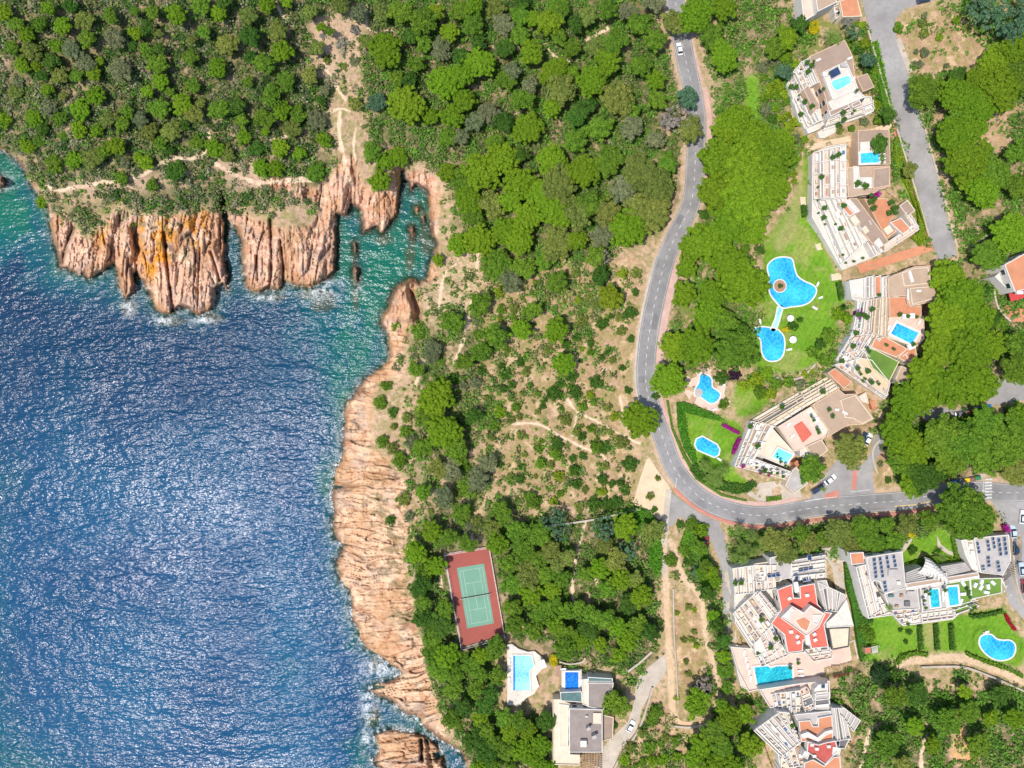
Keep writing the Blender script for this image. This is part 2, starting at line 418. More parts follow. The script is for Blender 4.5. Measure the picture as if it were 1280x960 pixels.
SQUARE = [(810,570),(822,588),(838,610),(836,622),(830,646),(824,650),(800,634),(791,630),(800,598)]
TRACK = [(832,650),(830,690),(832,720),(834,770),(837,820),(839,860),(842,890),(850,903),(866,905)]
DRIVE = [(832,817),(815,830),(800,844),(795,856),(792,880),(785,902),(757,930),(740,965),(765,965),(775,938),(795,914),(803,884),(815,864),(826,850),(833,838)]
DPATH = [(838,676),(852,715),(862,730),(877,750),(882,795),(892,832),(900,872)]
EPATH = [(1117,852),(1119,840),(1130,829),(1150,825),(1185,822),(1210,824),(1247,838),(1290,855),(1340,875)]
RAMP = [(1248,700),(1254,728),(1262,756),(1280,772),(1320,792),(1320,770),(1290,752),(1276,735),(1268,705)]
trails = [([(0,262-10),(40,245)],2),([(258,160),(262,185),(240,198),(215,198),(190,212),(170,222),(130,228),(85,236)],3.2),([(270,205),(300,222),(330,228),(385,222)],3.4),([(60,232),(75,238),(110,232)],3),([(320,230),(345,228),(388,226)],2),([(405,142),(425,136),(437,139)],2),([(425,140),(424,165),(430,200),(438,235)],3.4),([(445,160),(442,180),(444,200)],1.8),
 ([(345,0),(352,18),(362,24)],2.2),([(459,0),(458,30),(468,40),(490,38)],1.8),([(405,80),(425,115),(432,124)],2.4),([(335,175),(370,168)],1.8),([(598,310),(596,340)],2.5),([(570,330),(555,345),(548,385)],1.5),([(590,375),(580,420),(568,455)],2.6),([(530,450),(520,480)],2),
 ([(681,55),(700,75),(722,75)],3.2),([(735,50),(760,35)],3),([(640,530),(672,530),(700,545),(730,560),(757,573),(745,600)],1.5),([(710,500),(722,515),(742,525),(770,540),(800,555)],1.5),([(722,515),(715,545)],1.2),([(775,495),(780,530)],1.2),
 ([(733,650),(722,685),(716,720),(717,760)],3.0),([(745,725),(755,750)],2),([(1092,905),(1083,930),(1075,960)],3.4),([(1158,918),(1152,940),(1152,965)],4),([(588,690),(590,665)],2),([(549,705),(551,735)],3),([(1242,450),(1252,430),(1246,410)],2.2),([(1168,770),(1170,800)],1.5)]
LAWNS = [[(955,300),(985,262),(1000,230),(1003,200),(1012,196),(1014,272),(1022,292),(1040,330),(1050,350),(1058,374),(1046,405),(1042,430),(1020,455),(990,466),(960,466),(945,460),(942,430),(950,400),(952,350)],
 [(848,508),(880,515),(925,528),(930,541),(922,570),(918,588),(934,600),(936,612),(905,604),(872,590),(858,560),(850,530)],
 [(920,480),(942,478),(965,500),(945,520),(925,522),(915,505)], [(932,95),(948,95),(950,148),(930,150)],
 [(1126,690),(1136,672),(1165,660),(1180,660),(1200,680),(1203,705),(1175,700),(1150,690),(1140,720),(1130,722)],
 [(1075,770),(1118,768),(1125,782),(1148,778),(1228,763),(1256,758),(1272,790),(1290,810),(1275,835),(1240,828),(1205,816),(1150,815),(1125,822),(1105,828),(1078,828)],
 [(1120,215),(1142,240),(1152,272),(1160,300),(1150,306),(1146,270)], [(1210,725),(1252,724),(1254,740),(1214,748)],[(1195,728),(1210,726),(1210,752),(1197,755)],[(1083,440),(1087,434),(1128,452),(1112,478),(1090,460)]]
def polymask(polys, soft=2):
    m = np.zeros((NV, NU), bool)
    for p in polys: m |= inpoly(p)
    return blur(m.astype(np.float32), soft)
POOLS = {}   # filled below, used for the hollows in the ground
def buildings_footprints(): return BFOOT
ROCKNW = [(40,225),(60,262),(75,268),(110,300),(128,288),(140,268),(158,262),(172,268),(195,268),(225,270),(255,262),(280,268),(300,265),(322,276),(350,284),(385,285),(405,262),(385,250),(340,238),(322,215),(352,220),(395,235),(415,222),(425,190),(440,190),(452,225),(470,240),(500,232),(503,215),(545,215),(550,250),(547,300),(548,330),(545,350),(520,352),(526,400),(505,400),(505,350),(440,330),(420,400),(50,420),(30,300)]
ROCKS = [(480,350),(516,350),(520,372),(522,398),(512,410),(508,430),(500,450),(505,470),(470,480),(464,517),(466,562),(486,575),(508,604),(516,630),(513,655),(503,685),(506,720),(513,740),(520,770),(527,802),(532,820),(540,860),(552,895),(560,920),(580,950),(590,1050),(380,1050),(380,480)]
PALE = [(575,320),(600,312),(606,340),(590,385),(560,395),(530,392),(520,365),(540,345)]
CLIFFE = [(1196,885),(1206,892),(1212,920),(1226,938),(1224,962),(1200,955),(1188,945),(1196,915)]
WOODS = [  # polygons, density of undergrowth 0..1
 ([(-100,-90),(440,-90),(440,60),(425,100),(400,130),(415,160),(410,225),(420,262),(330,262),(250,262),(200,262),(130,262),(60,262),(30,215),(-100,170)], .95),
 ([(440,-90),(840,-90),(850,60),(862,120),(866,180),(855,240),(838,280),(820,300),(770,300),(740,340),(690,340),(640,330),(600,300),(560,260),(540,200),(500,200),(470,160),(440,100)], .95),
 ([(540,230),(640,320),(700,350),(745,350),(780,380),(765,400),(735,420),(740,450),(715,480),(690,470),(640,470),(620,520),(610,600),(560,660),(520,660),(522,600),(500,560),(515,450),(500,420),(530,400),(600,390),(610,320),(560,300)], .72),
 ([(520,640),(640,630),(690,660),(700,645),(740,640),(790,635),(826,650),(828,700),(830,800),(800,840),(770,850),(735,835),(700,830),(630,810),(634,890),(690,880),(690,970),(590,970),(560,900),(530,820),(515,740),(505,690)], .95),
 ([(600,330),(800,320),(800,480),(800,560),(790,625),(640,640),(610,600),(620,480),(700,480),(600,400)], .17),
 ([(875,-90),(1000,-90),(1004,40),(990,90),(980,150),(1005,180),(1008,200),(990,250),(950,300),(860,300),(885,240),(895,170),(885,80)], .8),
 ([(850,290),(950,300),(940,350),(950,400),(935,455),(880,460),(840,480),(825,470),(820,440)], .6),
 ([(1120,30),(1180,10),(1330,-90),(1330,470),(1260,460),(1230,500),(1170,510),(1130,520),(1095,540),(1115,470),(1150,440),(1180,370),(1175,330),(1200,322),(1185,270),(1160,160)], .62),
 ([(1120,520),(1150,525),(1200,520),(1330,500),(1330,604),(1232,600),(1180,600),(1120,606),(1125,560),(1110,550)], .9),
 ([(915,655),(1030,650),(1180,640),(1240,640),(1240,665),(1200,672),(1180,660),(1125,690),(1082,690),(1060,690),(1035,680),(1025,690),(920,715)], .95),
 ([(845,660),(870,665),(885,690),(895,730),(905,780),(915,860),(930,880),(950,900),(945,970),(860,970),(850,940),(880,900),(898,880),(885,800),(870,740),(850,700)], .9),
 ([(1050,860),(1075,835),(1116,830),(1125,850),(1200,840),(1250,850),(1330,880),(1330,1000),(1050,1000),(1078,930),(1075,895)], .92),
 ([(1042,838),(1112,826),(1112,1000),(1052,1000),(1074,930)], .9), ([(932,862),(966,872),(955,900),(935,895)], .9),([(756,960),(800,910),(835,880),(840,905),(880,910),(940,930),(940,1000),(750,1000)], .5),
 ([(522,330),(575,318),(604,318),(602,350),(585,392),(540,396),(522,380)], .55), ([(470,345),(540,340),(525,450),(505,480),(500,430)], .5), ([(60,255),(130,255),(135,285),(110,298),(75,285)], .8),([(1035,50),(1085,35),(1110,120),(1120,160),(1135,215),(1160,300),(1145,290),(1110,200),(1092,130),(1070,80)], .8),
 ([(985,160),(1010,175),(1015,300),(1045,345),(1055,430),(1020,470),(990,475),(980,490),(960,480),(940,470),(935,440),(1040,420),(1042,350),(1000,280)], .45)]
DRY = [([(600,330),(800,320),(798,480),(800,560),(790,625),(640,640),(610,600),(600,400)], .8),([(1122,20),(1160,8),(1205,20),(1240,60),(1230,95),(1195,100),(1150,90),(1125,55)], .9),([(840,740),(875,760),(880,800),(892,860),(870,890),(845,880),(838,800)], 1.0),([(1093,560),(1112,553),(1122,590),(1120,612),(1094,612)], .9),([(756,960),(800,910),(835,880),(840,905),(880,910),(880,960)], .8)]

BFOOT = [  # outlines under which the ground is cut away for the buildings
 [(984,105),(1000,85),(1056,53),(1068,75),(1090,112),(1088,140),(1030,160),(1008,166)],
 [(1018,195),(1035,188),(1108,166),(1110,236),(1142,262),(1142,288),(1102,312),(1050,336),(1020,270)],
 [(1062,352),(1110,345),(1160,335),(1172,360),(1170,372),(1150,420),(1120,447),(1140,465),(1107,492),(1046,455),(1070,418),(1070,380)],
 [(1034,474),(1046,487),(1070,494),(1088,522),(1036,545),(1033,560),(1018,572),(992,590),(985,592),(922,580),(942,524)],
 [(918,718),(1028,694),(1056,745),(1070,830),(938,858),(922,800)], [(964,866),(1034,858),(1040,885),(1070,900),(1052,945),(1050,1000),(975,1000),(945,915)],
 [(1084,700),(1125,692),(1132,728),(1200,724),(1200,676),(1258,670),(1262,700),(1250,718),(1205,752),(1188,770),(1126,776),(1088,768)],
 [(694,876),(728,855),(764,856),(752,885),(752,938),(694,950)], [(1022,0),(1070,0),(1072,18),(1020,12)], [(1260,332),(1330,300),(1330,374),(1268,372)]]

for P_ in BFOOT: level(grow(P_, 5), (min(1379, sum(q[0] for q in P_)/len(P_)), sum(q[1] for q in P_)/len(P_)), 7, .7)
# ------------------------------------------------------------------ ground height with rock relief, hollows
rockm = np.maximum(blur(inpoly(ROCKNW).astype(np.float32), 3), blur(inpoly(ROCKS).astype(np.float32), 3))
isl = blur(inpoly([(460,905),(480,908),(515,912),(540,915),(560,930),(575,960),(575,1050),(440,1050)]).astype(np.float32), 2)
rockm = np.maximum(rockm, isl)
for s in ISLES[1:]: rockm = np.maximum(rockm, blur(inpoly([(p[0], p[1]) for p in s]).astype(np.float32), 2))
rockm = np.maximum(rockm, np.clip(1.2-SD/7, 0, 1)*(UU < 700))
rockm = np.clip(rockm + (fbm(UU/7, VV/7, 41, 4)-.5)*1.1*((rockm > .05)&(rockm < .97)), 0, 1)
NWm = sm(UU, 560, 540)*sm(VV, 420, 404)
# NW buttresses: columns running down to the water
aN = UU+.07*(VV-300)+9*(fbm(UU/40, VV/60, 8, 3)-.5)
col1 = fbm(aN/9, VV/85, 21, 3); col2 = fbm(aN/3.2, VV/28, 22, 3)
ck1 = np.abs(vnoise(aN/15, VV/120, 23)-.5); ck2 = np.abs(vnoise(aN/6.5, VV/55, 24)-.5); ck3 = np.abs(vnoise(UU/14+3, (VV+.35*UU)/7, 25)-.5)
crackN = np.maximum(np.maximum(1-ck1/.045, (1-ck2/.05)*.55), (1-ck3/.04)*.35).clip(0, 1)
def cell(x, y, s): return NT[((np.floor(y).astype(np.int32)+s*37) & 255)*256+((np.floor(x).astype(np.int32)+s*101) & 255)]
wq = (fbm(UU/11, VV/11, 301, 3)-.5)*12; wq2 = (fbm(UU/9, VV/13, 302, 3)-.5)*8
blN = .6*cell((aN+wq*.35)/7.5, (VV+wq2*2.2+aN*1.3)/24, 311)+.4*cell((aN+wq*.5+wq2*.4)/3.6, (VV+wq*1.4-aN*.8)/11, 312)
relN = 3.2*(col1-.5)+.8*(col2-.5)+2.6*(blN-.5)-2.4*crackN*sm(SD, 1, 8)
# southern slab: beds running across the shore
bS = VV-.10*(UU-450)+13*(fbm(UU/38, VV/50, 31, 3)-.5)+sm(VV, 640, 820)*(UU-450)*.25
sl1 = fbm(UU/26, bS/4.2, 32, 4); sl2 = fbm(UU/10, bS/1.8, 33, 3)
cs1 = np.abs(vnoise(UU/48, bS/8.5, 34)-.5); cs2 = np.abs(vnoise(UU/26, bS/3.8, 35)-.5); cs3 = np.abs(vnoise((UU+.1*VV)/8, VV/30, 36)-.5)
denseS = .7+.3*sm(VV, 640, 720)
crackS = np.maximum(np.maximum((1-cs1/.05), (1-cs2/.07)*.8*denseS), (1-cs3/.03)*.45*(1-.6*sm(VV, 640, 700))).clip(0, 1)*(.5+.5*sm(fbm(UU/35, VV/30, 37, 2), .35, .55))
blS = .6*cell((UU+wq*1.4+bS*.6)/21, (bS+wq2*.3)/4.4, 313)+.4*cell((UU+wq2-bS*.5)/9, (bS+wq*.2)/2.2, 314)
relS = 1.7*(sl1-.5)+.6*(sl2-.5)+1.5*(blS-.5)-1.7*crackS
rel = relN*NWm+relS*(1-NWm)
Hg = HS + 4.5*sm(UU, 640, 440)*sm(VV, 520, 380)*sat(SD/3.5)*sm(SD, 0, 4)*np.exp(-(SD/160)**2)
Hg = Hg + rel*rockm*sm(SD, -3, 9)
# deep gullies of the headland
gul = [([(140,300),(143,325),(142,345)],3,3),([(168,285),(171,310),(170,345),(173,352)],5,6),([(205,290),(209,330),(213,365),(216,392)],2.2,5),([(277,245),(283,280),(285,300)],5,8),([(440,235),(437,262)],4,4),([(338,275),(339,330),(337,362)],1.8,4),([(350,300),(354,340),(352,360)],1.8,4),([(321,320),(322,350)],2,4),([(502,215),(506,232),(508,245)],6,9),([(395,290),(388,318),(384,340)],1.2,2),([(512,365),(520,385),(523,400)],5,7),([(505,912),(530,918),(540,960)],3,3),([(527,925),(527,950)],2,5),([(250,310),(248,350),(247,390)],1.2,2.5),([(263,315),(270,335),(274,350)],1.6,3),([(546,944),(566,935),(580,948)],5,6)]
GUL = np.zeros((NV, NU), np.float32)
for pts, w, dep in gul:
    d = dist_lines(segs_of(smooth_pts(pts, 5)), 25) + (fbm(UU/5, VV/9, 51, 2)-.5)*w*1.2
    GUL = np.maximum(GUL, dep*np.exp(-(np.maximum(d, 0)/w)**2))
Hg = Hg-GUL*sm(SD, -1, 4)
# cliff lichen-orange knob beside the inlet
kn = blur(inpoly([(494,358),(510,352),(517,372),(520,398),(508,402),(490,400),(486,380)]).astype(np.float32), 3); Hg += 5*kn
soft = 1-np.clip(rockm*1.5, 0, 1)
hard = polymask([ROAD_N, BRANCH, UPLOT, ECAR, JUNC, SQUARE, DRIVE, RAMP]+LAWNS, 3)
dr = dist_lines(segs_of(smooth_pts(ROAD, 4)), 40); hard = np.maximum(hard, sm(dr, 26, 18))
TENNIS = [(557,693),(611,684),(630,793),(578,808)]
hard = np.maximum(hard, polymask([[(550,686),(617,677),(638,798),(573,816)], [(628,800),(700,800),(700,892),(628,892)]], 2))
Hg = Hg + soft*(1-hard)*((fbm(UU/9, VV/9, 61, 3)-.5)*.9)*sm(SD, 3, 10) - .06*hard
Hg = np.where(SD < 0, np.maximum(-.4-.45*np.maximum(-SD, 0)**.9, -9), Hg*sm(SD, -.5, 3.0)+(-.3)*(1-sm(SD, -.5, 3.0)))
bf = polymask(BFOOT, 1); bfi = blur((bf > .5).astype(np.float32), 3) > .93; Hg = Hg-1.3*bfi
POOL_POLYS = dict(
 heart=[(962,345),(960,333),(967,325),(977,322),(989,324),(992,333),(996,345),(1005,352),(1016,357),(1020,364),(1014,375),(1003,381),(988,383),(978,384),(968,374),(963,366),(962,357),(962,350)],
 channel=[(972,383),(979,384),(974,402),(970,413),(963,412),(969,398)],
 lower=[(942,415),(945,410),(952,409),(962,410),(971,412),(979,421),(980,436),(976,447),(967,451),(958,449),(953,440),(951,424),(943,418)],
 kidney=[(876,468),(884,469),(889,474),(890,484),(897,489),(900,494),(896,501),(889,504),(882,500),(876,496),(870,494),(869,488),(871,484),(874,478)],
 lawnpool=[(871,549),(878,546),(896,556),(899,562),(898,568),(893,571),(872,562),(869,556)],
 east=[(1226,797),(1231,794),(1239,794),(1245,799),(1253,801),(1262,801),(1268,806),(1268,815),(1263,822),(1251,825),(1240,822),(1230,814),(1225,805)],
 west=[(641,819),(664,819),(667,832),(661,840),(663,862),(641,863)], blue=[(706,839),(723,839),(723,863),(706,863)])
pm = polymask([inset_px for inset_px in POOL_POLYS.values()], 0); Hg = Hg-np.where(pm > .5, 1.2, 0)
HG = Hg.astype(np.float32)

# ------------------------------------------------------------------ ground colours (albedo, with shade painted into the rock cracks)
def C(*c): return np.array(c, np.float32)
def lerp(a, b, t): return a+(b-a)*t[..., None]
n1 = fbm(UU/26, VV/26, 71, 4); n2 = fbm(UU/6, VV/6, 72, 3); n3 = fbm(UU/2.2, VV/2.2, 73, 2)
colr = lerp(C(.42,.28,.175), C(.56,.39,.26), n1)
colr = lerp(colr, C(.30,.25,.11)*np.ones((NV, NU, 3), np.float32), sm(n2, .42, .6)*.75)
colr = lerp(colr, C(.17,.19,.055)*np.ones((NV, NU, 3), np.float32), sm(fbm(UU/4, VV/4, 74, 3), .55, .68)*.6)
def paint(colr, c, m): return lerp(colr, (C(*c)*np.ones((NV, NU, 3), np.float32)) if len(np.shape(c)) == 1 else c, m)
DEN = np.zeros((NV, NU), np.float32)
for p, d in WOODS: DEN = np.maximum(DEN, blur(inpoly(p).astype(np.float32), 9)*d)
wx = (fbm(UU/40, VV/40, 401, 3)-.5)*50; wy = (fbm(UU/40, VV/40, 402, 3)-.5)*50
DEN = DEN[np.clip((VV-V0+wy).astype(int), 0, NV-1), np.clip((UU-U0+wx).astype(int), 0, NU-1)]
bare = polymask([[(385,30),(455,-20),(460,70),(450,110),(445,160),(440,200),(410,160),(395,110)], PALE, [(615,350),(660,370),(690,400),(700,440),(640,470),(610,440),(600,390)]], 6)
DEN *= 1-.5*bare
field = polymask([[(1122,22),(1160,8),(1200,18),(1238,58),(1222,95),(1190,92),(1150,92),(1125,55)], [(1188,175),(1225,150),(1262,130),(1262,182),(1230,185),(1225,200),(1212,215),(1200,205)], [(1172,190),(1185,250),(1205,295),(1185,285),(1168,225)], [(1190,880),(1212,890),(1232,950),(1190,960),(1185,915)], [(1140,850),(1190,845),(1230,850),(1225,862),(1150,866)]], 5)
DEN *= 1-.8*field
wd = sm(DEN, .35, .95)
colr = paint(colr, (.17,.14,.075), wd*(.25+.6*sm(n2, .4, .6)))
colr = paint(colr, (.10,.115,.035), wd*.6*sm(n1, .4, .6))
gard = polymask([[(1035,50),(1085,35),(1110,120),(1120,160),(1135,215),(1160,300),(1145,290),(1110,200),(1092,130),(1070,80)], [(985,160),(1010,175),(1015,300),(1045,345),(1055,430),(1020,470),(990,475),(980,490),(960,480),(940,470),(935,440),(1005,430),(1042,350),(1003,280),(985,200)], [(930,85),(990,20),(1050,20),(1050,60),(1000,75),(975,120),(990,165),(1000,180),(975,165),(935,150)], [(1125,640),(1240,640),(1205,672),(1170,665),(1125,690)], [(880,90),(930,90),(940,150),(900,160)], [(855,360),(950,350),(950,400),(935,455),(880,460),(830,480)]], 6)
colr = paint(colr, (.15,.20,.035), gard*.75*sm(n2, .36, .55))
for p, k in DRY:
    m = blur(inpoly(p).astype(np.float32), 5)*k
    dc = lerp(C(.42,.27,.165), C(.34,.255,.115), sm(n2, .4, .6)); dc = lerp(dc, C(.60,.42,.26)*np.ones((NV, NU, 3), np.float32), sm(fbm(UU/11, VV/11, 75, 4), .52, .68)*.9)
    dc = lerp(dc, C(.21,.20,.06)*np.ones((NV, NU, 3), np.float32), sm(fbm(UU/5, VV/5, 76, 3), .54, .66)*.55)
    colr = lerp(colr, dc, m)
# rock
rc = lerp(C(.62,.36,.24), C(.74,.50,.36), fbm(aN/8, VV/40, 81, 3))
rcS = lerp(C(.60,.36,.22), C(.74,.52,.35), fbm(UU/40, bS/6, 82, 3)); rc = lerp(rcS, rc, NWm)
rc = lerp(rc, C(.40,.17,.09)*np.ones((NV, NU, 3), np.float32), sm(fbm(UU/12, VV/9, 83, 4), .55, .72)*.55)
rc = lerp(rc, C(.11,.07,.055)*np.ones((NV, NU, 3), np.float32), np.clip(crackN*NWm*.75+crackS*(1-NWm)*.85, 0, .85))  # dark colour in the cracks adds painted shade to the carved relief
rc = rc*(.86+.28*np.where(NWm > .5, blN, blS))[..., None]
rc = lerp(rc, C(.36,.31,.27)*np.ones((NV, NU, 3), np.float32), sm(fbm(UU/18, VV/14, 84, 3), .58, .75)*.4)
lich = polymask([[(172,265),(210,262),(222,300),(212,330),(200,345),(178,345),(174,300)], [(105,275),(140,270),(132,305),(118,308)], [(225,260),(262,258),(256,312),(235,308)], [(178,320),(215,315),(212,352),(186,350)]], 8)
rc = lerp(rc, C(.64,.28,.03)*np.ones((NV, NU, 3), np.float32), np.clip(lich*1.2, 0, 1)*sm(fbm(UU/8, VV/14, 85, 4), .36, .56)*.95)
sidem = sm(SD, 9, 1)
rc = lerp(rc, C(.16,.085,.05)*np.ones((NV, NU, 3), np.float32), sidem*sm(fbm(UU/5, VV/5, 86, 3)+.35*sidem, .42, .62)*.9)   # wet and weed-stained foot of the rock
rc = lerp(rc, C(.82,.62,.42)*np.ones((NV, NU, 3), np.float32), sm(fbm(UU/9, VV/9, 87, 3), .6, .75)*.5)
rg = lerp(rc, C(.20,.17,.08)*np.ones((NV, NU, 3), np.float32), sm(fbm(UU/8, VV/8, 88, 3), .52, .64)*.7*sm(SD, 30, 60))
rg = lerp(rg, C(.52,.27,.12)*np.ones((NV, NU, 3), np.float32), sm(fbm(UU/30, VV/26, 96, 3), .48, .66)*.45)
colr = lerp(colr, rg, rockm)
pl = polymask([PALE], 5); colr = paint(colr, (.60,.44,.29), pl*.85*(.25+.75*sm(np.minimum(np.abs(fbm((UU-VV*.5)/7, (VV+UU*.4)/13, 89, 2)-.5), np.abs(fbm((UU+VV*.7)/6, (VV-UU*.5)/11, 95, 2)-.5)), .05, .01))); 
ce = polymask([CLIFFE], 2); colr = lerp(colr, lerp(C(.55,.27,.10), C(.75,.50,.28), fbm(UU/5, VV/4, 90, 3)), ce)
rg2 = polymask([[(1188,175),(1225,150),(1280,120),(1280,190),(1230,185),(1225,200),(1212,215),(1200,205)], [(1175,190),(1185,250),(1200,290),(1185,280),(1172,240)], [(1130,150),(1175,125),(1180,180),(1160,220)],[(790,0),(835,0),(840,30)],[(878,0),(960,0),(955,30),(920,40),(885,90)]], 6)
colr = paint(colr, (.46,.29,.17), rg2*.6*sm(n2, .35, .55))
for p in LAWNS:
    m = polymask([p], 2); gc = lerp(C(.095,.245,.014), C(.19,.31,.03), fbm(UU/15, VV/15, 91, 4)); gc = lerp(gc, C(.34,.31,.11)*np.ones((NV, NU, 3), np.float32), sm(fbm(UU/24, VV/24, 92, 3), .56, .75)*.5); gc = gc*(.90+.07*(np.sin((UU*.8+VV*.45)*1.15) > 0)+.14*n3)[..., None]
    colr = lerp(colr, gc, m)
st = polymask([[(1158,781),(1168,781),(1169,812),(1159,812)], [(1000,205),(1010,240),(990,300),(975,320),(965,305),(985,265)]], 3); colr = paint(colr, (.42,.31,.17), st*.45)
for pts, w in trails:
    d = dist_lines(segs_of(smooth_pts(pts, 5)), 12)+(n2-.5)*2.4; colr = paint(colr, (.72,.54,.38), sm(d, w*.5+1.6, w*.5-.3)*.95)
for pts, w in ((TRACK, 6.5), (DPATH, 5), (EPATH, 8)):
    d = dist_lines(segs_of(smooth_pts(pts, 5)), 16)+(n2-.5)*2; colr = paint(colr, (.60,.44,.29), sm(d, w*.5+2, w*.5-.5)*.9)
m = sm(dr+(n2-.5)*6, 19, 14); colr = paint(colr, (.50,.36,.25), m*.8)
nwp = polymask([[(95,215),(150,225),(200,215),(262,205),(262,215),(200,238),(140,245),(80,245)], [(262,195),(335,205),(330,240),(290,235)], [(0,55),(15,60),(15,80),(0,82)], [(110,40),(140,45),(150,70),(120,66)], [(388,20),(452,10),(455,80),(400,110),(385,60)]], 5); DEN *= 1-.6*nwp
colr = paint(colr, (.56,.38,.27), nwp*.7*sm(n2, .3, .5))
gv = polymask([[(880,80),(900,90),(905,150),(890,165),(884,120)]], 4); colr = paint(colr, (.46,.32,.22), gv*.7)
colr *= (.82+.36*n3)[..., None]

PATHD = np.full((NV, NU), 50, np.float32)
for pts, w in trails+[(TRACK, 7), (DPATH, 6), (EPATH, 9)]: PATHD = np.minimum(PATHD, dist_lines(segs_of(smooth_pts(pts, 5)), 14)-w/2)
BLOCK = np.maximum(np.maximum(hard > .4, bf > .2), (rockm > .6) | (SD < 3)) | (PATHD < 1.8)
SCR = DEN.copy(); SCR[BLOCK] = 0

# ------------------------------------------------------------------ terrain mesh
def grid_mesh(name, us, vs_, Z, attrs, mat):
    nu, nv = len(us), len(vs_); s = (HC-Z)/F
    X = (us[None, :]-640)*s; Y = (480-vs_[:, None])*s
    co = np.stack([X, Y, Z], -1).reshape(-1, 3).astype(np.float32)
    i = np.arange((nv-1)*nu).reshape(nv-1, nu)[:, :-1].ravel()
    q = np.stack([i, i+nu, i+nu+1, i+1], 1).astype(np.int32)
    me = bpy.data.meshes.new(name); me.vertices.add(len(co)); me.vertices.foreach_set('co', co.ravel())
    me.loops.add(q.size); me.loops.foreach_set('vertex_index', q.ravel())
    me.polygons.add(len(q)); me.polygons.foreach_set('loop_start', np.arange(0, q.size, 4, dtype=np.int32)); me.polygons.foreach_set('loop_total', np.full(len(q), 4, np.int32))
    me.polygons.foreach_set('use_smooth', np.ones(len(q), bool))
    for an, A in attrs.items():
        if A.ndim == 3:
            at = me.attributes.new(an, 'FLOAT_COLOR', 'POINT'); at.data.foreach_set('color', np.concatenate([A, np.ones(A.shape[:2]+(1,), np.float32)], -1).astype(np.float32).ravel())
        else:
            at = me.attributes.new(an, 'FLOAT', 'POINT'); at.data.foreach_set('value', A.astype(np.float32).ravel())
    me.materials.append(MATS[mat]); me.update(); me.validate()
    return link(name, me)
def ext_axis(lo, hi, step, far):
    a = list(np.arange(lo, hi+.01, step)); d = step*4; x = hi; up = []
    while x < far: x += d; up.append(x); d *= 1.5
    d = step*4; x = lo; dn = []
    while x > -far+1280: x -= d; dn.append(x); d *= 1.5
    return np.array(dn[::-1]+a+up, np.float64)
def sample_grid(A, us, vs_):
    gx, gy = np.meshgrid(us, vs_)
    if A.ndim == 3: return np.stack([samp(A[..., k], gx, gy) for k in range(3)], -1)
    return samp(A, gx, gy)
m, n, l, b = newmat('ground'); MATS['ground'] = m
a = n.new('ShaderNodeAttribute'); a.attribute_name = 'soil'; v = coords(n, l)
c_ = mix(n, l, a.outputs['Color'], (.5,.45,.4), ramp(n, l, noise(n, l, 1.1, 5, .7, v), .35, .7, (0,0,0,1), (.25,.25,.25,1)), 'MULTIPLY')
c_ = mix(n, l, c_, (1.35,1.3,1.25), ramp(n, l, noise(n, l, 2.3, 4, .7, v), .45, .65, (0,0,0,1), (.5,.5,.5,1)), 'MULTIPLY')
l.new(c_, b.inputs['Base Color']); b.inputs['Roughness'].default_value = .95; b.inputs['Specular IOR Level'].default_value = .15
l.new(bump(n, l, noise(n, l, 1.6, 6, .75, v), .35), b.inputs['Normal'])
us = ext_axis(-60, 1340, 1, 24000); vs_ = ext_axis(-50, 1010, 1, 24000)
us = us[(us > -24000)]; vs_ = vs_[(vs_ > -24000)]
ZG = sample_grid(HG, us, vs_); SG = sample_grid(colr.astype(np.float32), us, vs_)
gx_, gy_ = np.meshgrid(us, vs_); ow = np.clip(np.maximum(np.maximum(U0+20-gx_, gx_-U1+20), np.maximum(V0+20-gy_, gy_-V1+20))/40+.5, 0, 1)
far = lerp(C(.14,.15,.05), C(.36,.28,.15), fbm(gx_/60, gy_/60, 500, 3).astype(np.float32)); SG = SG*(1-ow[..., None])+far*ow[..., None]
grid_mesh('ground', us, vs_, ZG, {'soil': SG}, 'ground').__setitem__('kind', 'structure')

# ------------------------------------------------------------------ sea
ff = fbm(UU/45, VV/60, 101, 4)
cove = polymask([[(415,262),(545,235),(548,330),(530,400),(500,500),(440,520),(410,430),(400,350)]], 34)
westt = sm(VV, 430, 190)*sm(UU, 330, 20)
seaside = np.exp(SD/22)*(SD < 0)
shal = np.clip(cove*1.5 + westt*1.15*sm(ff, .2, .5) + .35*sm(UU, 90, -40)*sm(VV, 430, 560)*(.4+ff) + .3*sm(VV, 800, 990)*sm(UU, 420, 0)*(.4+ff) + .5*seaside + .35*sm(ff, .55, .75)*sm(UU, 250, 420), 0, 1)
shal = np.clip(shal + .25*sm(fbm(UU/120+3, VV/150, 102, 3), .5, .7)*sm(UU, 300, 0)*sm(VV, 500, 650), 0, 1)
deep = lerp(C(.003,.036,.105), C(.006,.078,.155), fbm(UU/90, VV/120, 103, 3))
deep = deep*(.62+.48*sm(VV, 380, 680))[..., None]
wc = lerp(deep, C(.002,.074,.100), sm(shal, .1, .6)); wc = lerp(wc, C(.003,.112,.072), sm(shal, .5, .95)*sm(ff, .25, .55))
wc = lerp(wc, C(.02,.07,.035)*np.ones((NV, NU, 3), np.float32), np.exp(SD/8)*(SD < 0)*.55)
